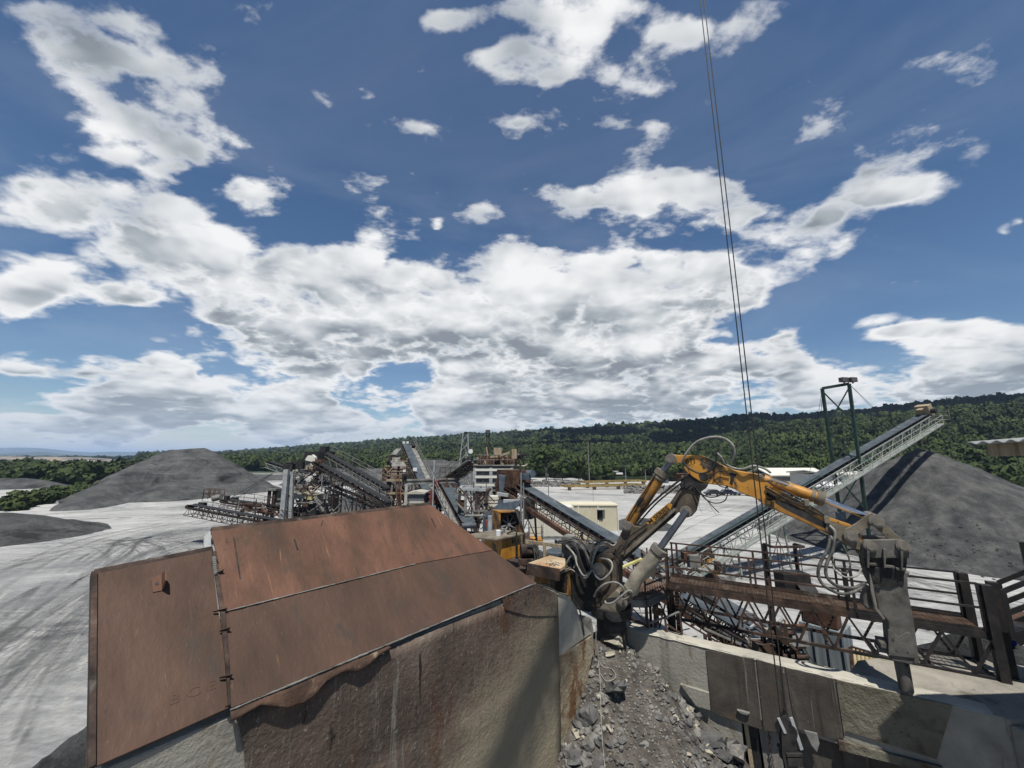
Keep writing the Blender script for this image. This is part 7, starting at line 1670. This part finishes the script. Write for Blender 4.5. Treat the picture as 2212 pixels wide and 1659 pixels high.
b = MB(); q = atY(Q1(770, 615), 45.5); b.tube(q - Vector((.35, 0, 0)), q + Vector((.35, 0, 0)), .16, 10); b.box(q - Z * .45, (1.1, .8, .7)); b.box(q + Vector((.9, .6, -.3)), (.9, .6, .9)); tag(b.build('head_drive', M['darksteel']), 'dark drive unit with a pale cover on top of the upright columns', 'drive unit')
df = thing('motor_stand', (atY(Q1(460, 1350), 49).x, 49, 0), 'dark square steel stand left of the grey uprights', 'steel frame')
b = MB(); a, c = atY(Q1(320, 1205), 49), atY(Q1(615, 1205), 49); b.bar(a, c, .25, .25); b.bar(a - Z * .9, c - Z * .9, .1, .1)
b.build('top_beam', M['darksteel'], df)
for x in (325, 360, 425, 460):
    b = MB(); q = atY(Q1(x, 1205), 49); b.bar(q, (q.x, q.y, 0), .16, .16, Vector((1, 0, 0))); b.build('leg', M['rustframe'], df)
b = MB(); b.box(atY(Q1(400, 1195), 49), (1.2, .6, .2)); b.box(atY(Q1(540, 1400), 49.5), (1.2, .6, 2.4)); b.build('side_plate', M['dust_steel'], df)
# long low discharge conveyors reaching left into the yard
g_ = 'low discharge conveyors'
d1_ = conveyor('discharge_conveyor', 'low rusty discharge conveyor reaching left over the pale yard with a caged head', atY((660, 1140), 41), atY((411, 1094), 47), .9, .9, 'rustframe', n=22, rail=(1,), railm='rustframe', legs=((.5, 0),), walk=True, belt='rubber')
b = MB(); q = atY((438, 1078), 47); b.rail(q, q + Vector((1.9, -.2, -.1)), 1.1, 3, .04); b.rail(q + Vector((0, 1, 0)), q + Vector((1.9, .8, -.1)), 1.1, 3, .04); b.rail(q, q + Vector((0, 1, 0)), 1.1, 1, .04); b.build('head_cage', M['rust'], d1_)
b = MB(); q = atY((470, 1077), 46.6); b.tube(q - Vector((.5, 0, 0)), q + Vector((.4, 0, .2)), .34, 14); b.build('drive_motor', M['dust_steel'], d1_)
d2_ = conveyor('discharge_conveyor', 'shorter discharge conveyor behind the low caged one, hung from thin stay cables', atY((650, 1105), 47), atY((484, 1082), 52), .9, .7, 'rustframe', n=16, rail=(1,), walk=False, legs=((.5, 0),), belt='rubber')
b = MB(); b.tube(atY((492, 1080), 52), atY((588, 1022), 52), .03, 5); b.tube(atY((504, 1082), 52), atY((592, 1021), 52), .03, 5); b.tube(atY((536, 1096), 51), atY((622, 1060), 50), .025, 5); b.build('stay_cable', M['cable'], d2_)
b = MB(); b.box(atY((540, 1097), 49), (1.0, .6, .7), .3); b.tube(atY((560, 1102), 48.5), atY((580, 1108), 48.5), .3, 12); b.build('gearbox', M['rust'], d2_)
b = MB(); b.box(atY((490, 1076), 52), (.5, .5, .6)); b.build('head_motor', M['darksteel'], d2_)
# sloping plant conveyors on the right of the screens
conveyor('plant_conveyor', 'upper grey truss conveyor sloping down right from the black canopy', atY((834, 1056), 46), atY((697, 978), 54), .9, .9, 'dust_steel', n=16, rail=(1,), walk=False, legs=((.12, 0),), motor=True, belt='rubber')
b = MB(); q = atY((700, 982), 54); b.box(q + Z * .1, (.8, 1.2, 2.0)); tag(b.build('head_guard', M['darksteel']), 'dark guard standing at the top of the upper truss conveyor', 'guard')
conveyor('plant_conveyor', 'rusty truss conveyor sloping down right from the red brown chute', atY((836, 1086), 42), atY((682, 1000), 48), .9, .8, 'rustframe', n=18, legs=((.62, 0, .05), (.3, 0, .1)), motor=False, belt='rubber')
conveyor('plant_conveyor', 'low rust brown conveyor sagging below the other two sloping ones', atY((822, 1096), 44), atY((698, 1046), 48), .8, .6, 'dust_steel', n=14, legs=((.2, 0, .05), (.5, 0, .05)), motor=False, rail=(1,), walk=False, belt='rubber')
conveyor('plant_conveyor', 'pale short conveyor head pointing left above the grey uprights', atY((672, 1030), 52), atY((581, 1000), 56), .8, .6, 'palegreen', n=9, motor=False, belt='rubber')
for k, (px, py, Y) in enumerate(((716, 1020, 47), (787, 1066, 45), (805, 1066, 45))):
    b = MB(); q = atY((px, py), Y); b.bar(q, (q.x, q.y, 0), .2, .2, Vector((1, 0, 0))); tag(b.build('steel_post', M['dust_steel']), ('tall thin steel post under the sloping truss conveyors', 'first of two short posts under the low conveyor', 'second of two short posts under the low conveyor')[k], 'post')

# ---- across the yard
wb = None
for k, (a, c, lab) in enumerate((((1221, 1051), (1394, 1046), 'nearer long yellow brown steel screen frame lying on rubble across the yard'), ((1262, 1042), (1396, 1037), 'farther long yellow steel frame behind the nearer one across the yard'))):
    p, q = atY(a, 117 + 9 * k), atY(c, 124 + 10 * k); q.z = p.z
    t = thing('screen_deck', (p + q) / 2, lab, 'steel frame'); d = (q - p).normalized(); s = Vector((-d.y, d.x, 0))
    for e in (0, 4): b = MB(); b.bar(p + s * e, q + s * e, .4, .5); b.build('side_beam', M['deckyellow'], t)
    b = MB(); n = 26
    for i in range(n): x = p.lerp(q, (i + .5) / n); b.bar(x, x + s * 4, .3, .5)
    b.build('cross_bar', M['deckyellow'], t)
    for f in (.05, .35, .65, .95): x = p.lerp(q, f); b = MB(); b.bar((x.x, x.y + .2, 0), (x.x, x.y + .2, x.z - .2), .9); b.build('support_block', M['rust'], t)
M['riprap'] = M['rock']
b = MB()
for i in range(1500):
    px = rng.uniform(1345, 1495) if i % 3 else rng.uniform(1120, 1250); Y = rng.uniform(108, 124) if px > 1300 else rng.uniform(130, 150)
    x = (px - CX) / (F / cT) * Y; zz = max(0, 1.5 - abs(Y - (116 if px > 1300 else 140)) * .16)
    vs_, fs_ = stone(Vector((x, Y, zz * rng.random())), rng.uniform(.2, .6), (1.2, 1, .8), rng); b.add(vs_, fs_)
tag(b.build('boulder_rubble', M['rock']), kind='stuff')
tr = thing('pickup_truck', atY((1332, 1040), 168), 'white pickup truck behind the yellow frames across the yard', 'truck')
q = Vector((atY((1332, 1040), 168).x, 168, 1.6)); b = MB(); b.box(q + Z * 1.0, (5.2, 1.9, .8)); b.box(q + Vector((-.1, 0, 1.7)), (1.9, 1.7, .75)); b.build('body', M['white'], tr, .15)
b = MB(); b.box(q + Vector((-.1, 0, 1.72)), (1.95, 1.74, .5)); b.build('window', M['glass'], tr, .05)
for dx in (-1.6, 1.6):
    for dy in (-.85, .85): b = MB(); b.tube(q + Vector((dx, dy - .12, .38)), q + Vector((dx, dy + .12, .38)), .38, 12); b.build('wheel', M['rubber'], tr)
b = MB(); b.box(q - Z * .8 + Vector((6, 0, 0)), (40, 8, 1.6)); tag(b.build('earth_bank', M['hill']), 'low dark earth bank carrying the pickup truck across the yard', 'bank')
carmats = [mk('dark car paint', [(.012, .014, .018), (.02, .023, .03)], 3, .25, 0, bump=0, spec=.6), mk('silver car paint', [(.30, .31, .32), (.36, .37, .38)], 3, .3, .3, bump=0), mk('navy car paint', [(.015, .02, .05), (.02, .03, .07)], 3, .25, 0, bump=0, spec=.6)]
for k, (px, lab) in enumerate(((1540, 'dark parked car leftmost in the short row under the breaker elbow'), (1570, 'navy parked car between the dark car and the silver one'), (1603, 'silver parked car at the right end of the row under the breaker elbow'))):
    Y = 103; q = Vector((atY((px, 1055), Y).x, Y, 0)); t = thing('parked_car', q, lab, 'car', 'cars parked across the yard')
    b = MB(); prof = [(-2.2, .35), (-2.25, .8), (-1.5, .95), (-.9, 1.45), (.7, 1.48), (1.4, 1.0), (2.15, .88), (2.25, .4)]
    b.prism([q + Vector((x, -.88, z_)) for x, z_ in prof], Vector((0, 1.76, 0)), False); b.build('body', carmats[(0, 2, 1)[k]], t, .12)
    b = MB(); b.prism([q + Vector((x, -.89, z_)) for x, z_ in [(-1.35, .98), (-.85, 1.38), (.65, 1.40), (1.2, 1.0)]], Vector((0, 1.78, 0)), False); b.build('window', M['glass'], t)
    for dx in (-1.35, 1.4):
        for dy in (-.8, .8): b = MB(); b.tube(q + Vector((dx, dy - .1, .33)), q + Vector((dx, dy + .1, .33)), .33, 12); b.build('wheel', M['rubber'], t)
for px, pt_, pb_, Y, lab in ((1273, 950, 1034, 150, 'tall slender light pole in front of the wooded hill'), (1352, 1007, 1036, 155, 'short bent topped light pole by the yard edge trees'), (1395, 1014, 1038, 150, 'faint thin pole right of the bent topped light pole'), (1185, 1027, 1066, 78, 'yard lamp post with a square lamp box beside the main conveyor belt'), (1283, 1055, 1120, 47, 'very thin whip aerial standing behind the cream cabin')):
    x = atY((px, pb_), Y).x; zt_ = atY((px, pt_), Y).z; t = thing('light_pole', (x, Y, 0), lab, 'pole'); r_ = .0011 * Y if 'whip' not in lab else .025
    b = MB(); b.tube((x, Y, 0), (x, Y, zt_), r_ * 1.3, 8, r_ * .7); b.build('shaft', M['dust_steel'], t)
    if 'whip' in lab or 'faint' in lab: continue
    b = MB(); s = Y * .010
    b.box((x - s * .3, Y, zt_ + s * .1), (s * (1.6 if Y > 100 else .9), s * .5, s * (.25 if Y > 100 else .7))); b.build('lamp_head', M['lamp'], t)
sheds = [((1664, 1017), (1790, 1040), 92, 9, 'long low shed with a pale metal roof behind the breaker arm', 'creampale', 'concpale'), ((1782, 1020), (1893, 1075), 78, 10, 'tan walled shed with white fascia beside the conical pile', 'wood', 'creampale'), ((1760, 1046), (1842, 1085), 70, 6, 'low white walled annex in front of the tan shed', 'white', 'concpale')]
for a, c, Y, dep, lab, rm, wm in sheds:
    p, q = atY(a, Y), atY(c, Y); t = thing('shed', ((p.x + q.x) / 2, Y, 0), lab, 'shed'); wv = q.x - p.x; h = p.z - (1.2 if Y > 90 else .5)
    b = MB(); b.box(((p.x + q.x) / 2, Y + dep / 2, h / 2), (wv, dep, h)); b.build('wall', M[wm], t)
    b = MB(); b.prism([(p.x - .4, Y - .5, h), (q.x + .4, Y - .5, h), (q.x + .4, Y + dep / 2, h + (1.5 if Y > 90 else .5)), (p.x - .4, Y + dep / 2, h + (1.5 if Y > 90 else .5))], Z * .25, False); b.prism([(p.x - .4, Y + dep + .5, h), (q.x + .4, Y + dep + .5, h), (q.x + .4, Y + dep / 2, h + (1.5 if Y > 90 else .5)), (p.x - .4, Y + dep / 2, h + (1.5 if Y > 90 else .5))], Z * .25, False); b.build('roof', M['creampale' if rm == 'wood' else rm], t)
    for f in ((.3, .62) if Y < 90 else (.2, .5, .8)):
        b = MB(); b.box((p.x + wv * f, Y - .04, h * .42), (1.6, .1, h * .8)); b.build('door', M['dust_steel'], t)
b = MB(); x0, x1 = atY((1415, 1032), 160).x, atY((1520, 1030), 160).x; b.box(((x0 + x1) / 2, 161, 1.4), (x1 - x0, 3, 2.8)); b.box(((x0 + x1) / 2, 160.5, 2.95), (x1 - x0 + 1, 5, .25)); tag(b.build('open_shed', M['rust']), 'long rusty open shed at the tree line behind the breaker elbow', 'shed')
b = MB(); x0 = atY((1430, 1040), 150).x; b.box((x0, 150, 1.2), (4, 2.4, 2.4)); tag(b.build('container', M['bluesteel'], None, .05), 'dark blue container at the tree line left of the rusty open shed', 'container')
b = MB(); x0 = atY((1483, 1050), 140).x; b.box((x0, 140, 1.6), (2.2, 2, 3.0), .3); b.box((x0 + .6, 139, .8), (2.6, 1.2, 1.0), .3); tag(b.build('yellow_bin', M['yellow'], None, .05), 'small yellow steel bin on the rubble below the open shed', 'bin')

# ---- small steelwork that fills the plant: pipes, rails, cable trays
def clutter(t, Y0, Y1, pts, n, mats, smax=1.3, name='pipework'):
    xs, ys = [p[0] for p in pts], [p[1] for p in pts]
    for m in mats:
        for i in range(n // len(mats)):
            b = MB(); a = atY((rng.uniform(min(xs), max(xs)), rng.uniform(min(ys), max(ys))), rng.uniform(Y0, Y1)); k = rng.randrange(5)
            d = (Vector((1, 0, 0)), Z, Vector((.7, 0, .7)), Vector((.7, 0, -.7)), Vector((.2, 1, 0)))[k] * rng.uniform(.3, smax)
            q_ = k == 1 or rng.random() < .6
            if q_: b.bar(a - d, a + d, rng.uniform(.05, .13))
            else: b.tube(a - d, a + d, rng.uniform(.04, .11), 7)
            if rng.random() < .22: b.box(a, (rng.uniform(.2, .7), .4, rng.uniform(.2, .6)))
            b.build('strut' if q_ else 'pipe', M[m], t)
byname = {o.name: o for o in col.objects if o.parent is None}
clutter(tw, 49, 53, [(838, 1040), (882, 1095)], 46, ['rustframe', 'dust_steel', 'rust'])
clutter(tw, 50, 52, [(836, 990), (880, 1036)], 26, ['rustframe', 'wood'], .8)
clutter(sc_, 44.5, 49, [(632, 1040), (735, 1112)], 60, ['rustframe', 'dust_steel', 'darksteel'], 1.2)
clutter(sc_, 47, 50, [(640, 1000), (700, 1050)], 30, ['concpale', 'rustframe'], .7)
clutter(fr, 32, 36, [(990, 1060), (1060, 1135)], 50, ['rustframe', 'dust_steel', 'rust'], 1.0)
clutter(bt, 40, 45, [(1028, 1044), (1104, 1085)], 40, ['rustframe', 'dust_steel'], 1.0)
clutter(cm, 40.3, 43, [(1024, 988), (1112, 1008)], 36, ['rustframe', 'wood', 'rust'], .7)
clutter(gt, 42, 45, [(925, 1045), (990, 1098)], 36, ['rustframe', 'rust', 'dust_steel'], 1.0)
clutter(d2_, 46, 51, [(500, 1088), (640, 1115)], 36, ['rust', 'rustframe', 'dust_steel'], .8)
clutter(mc, 20, 30, [(1300, 1190), (1560, 1330)], 46, ['rustframe', 'dust_steel', 'rust'], .8)
clutter(bc, 13.6, 15.5, [(1640, 1350), (1730, 1420)], 24, ['rustframe', 'galv', 'rust'], .6)
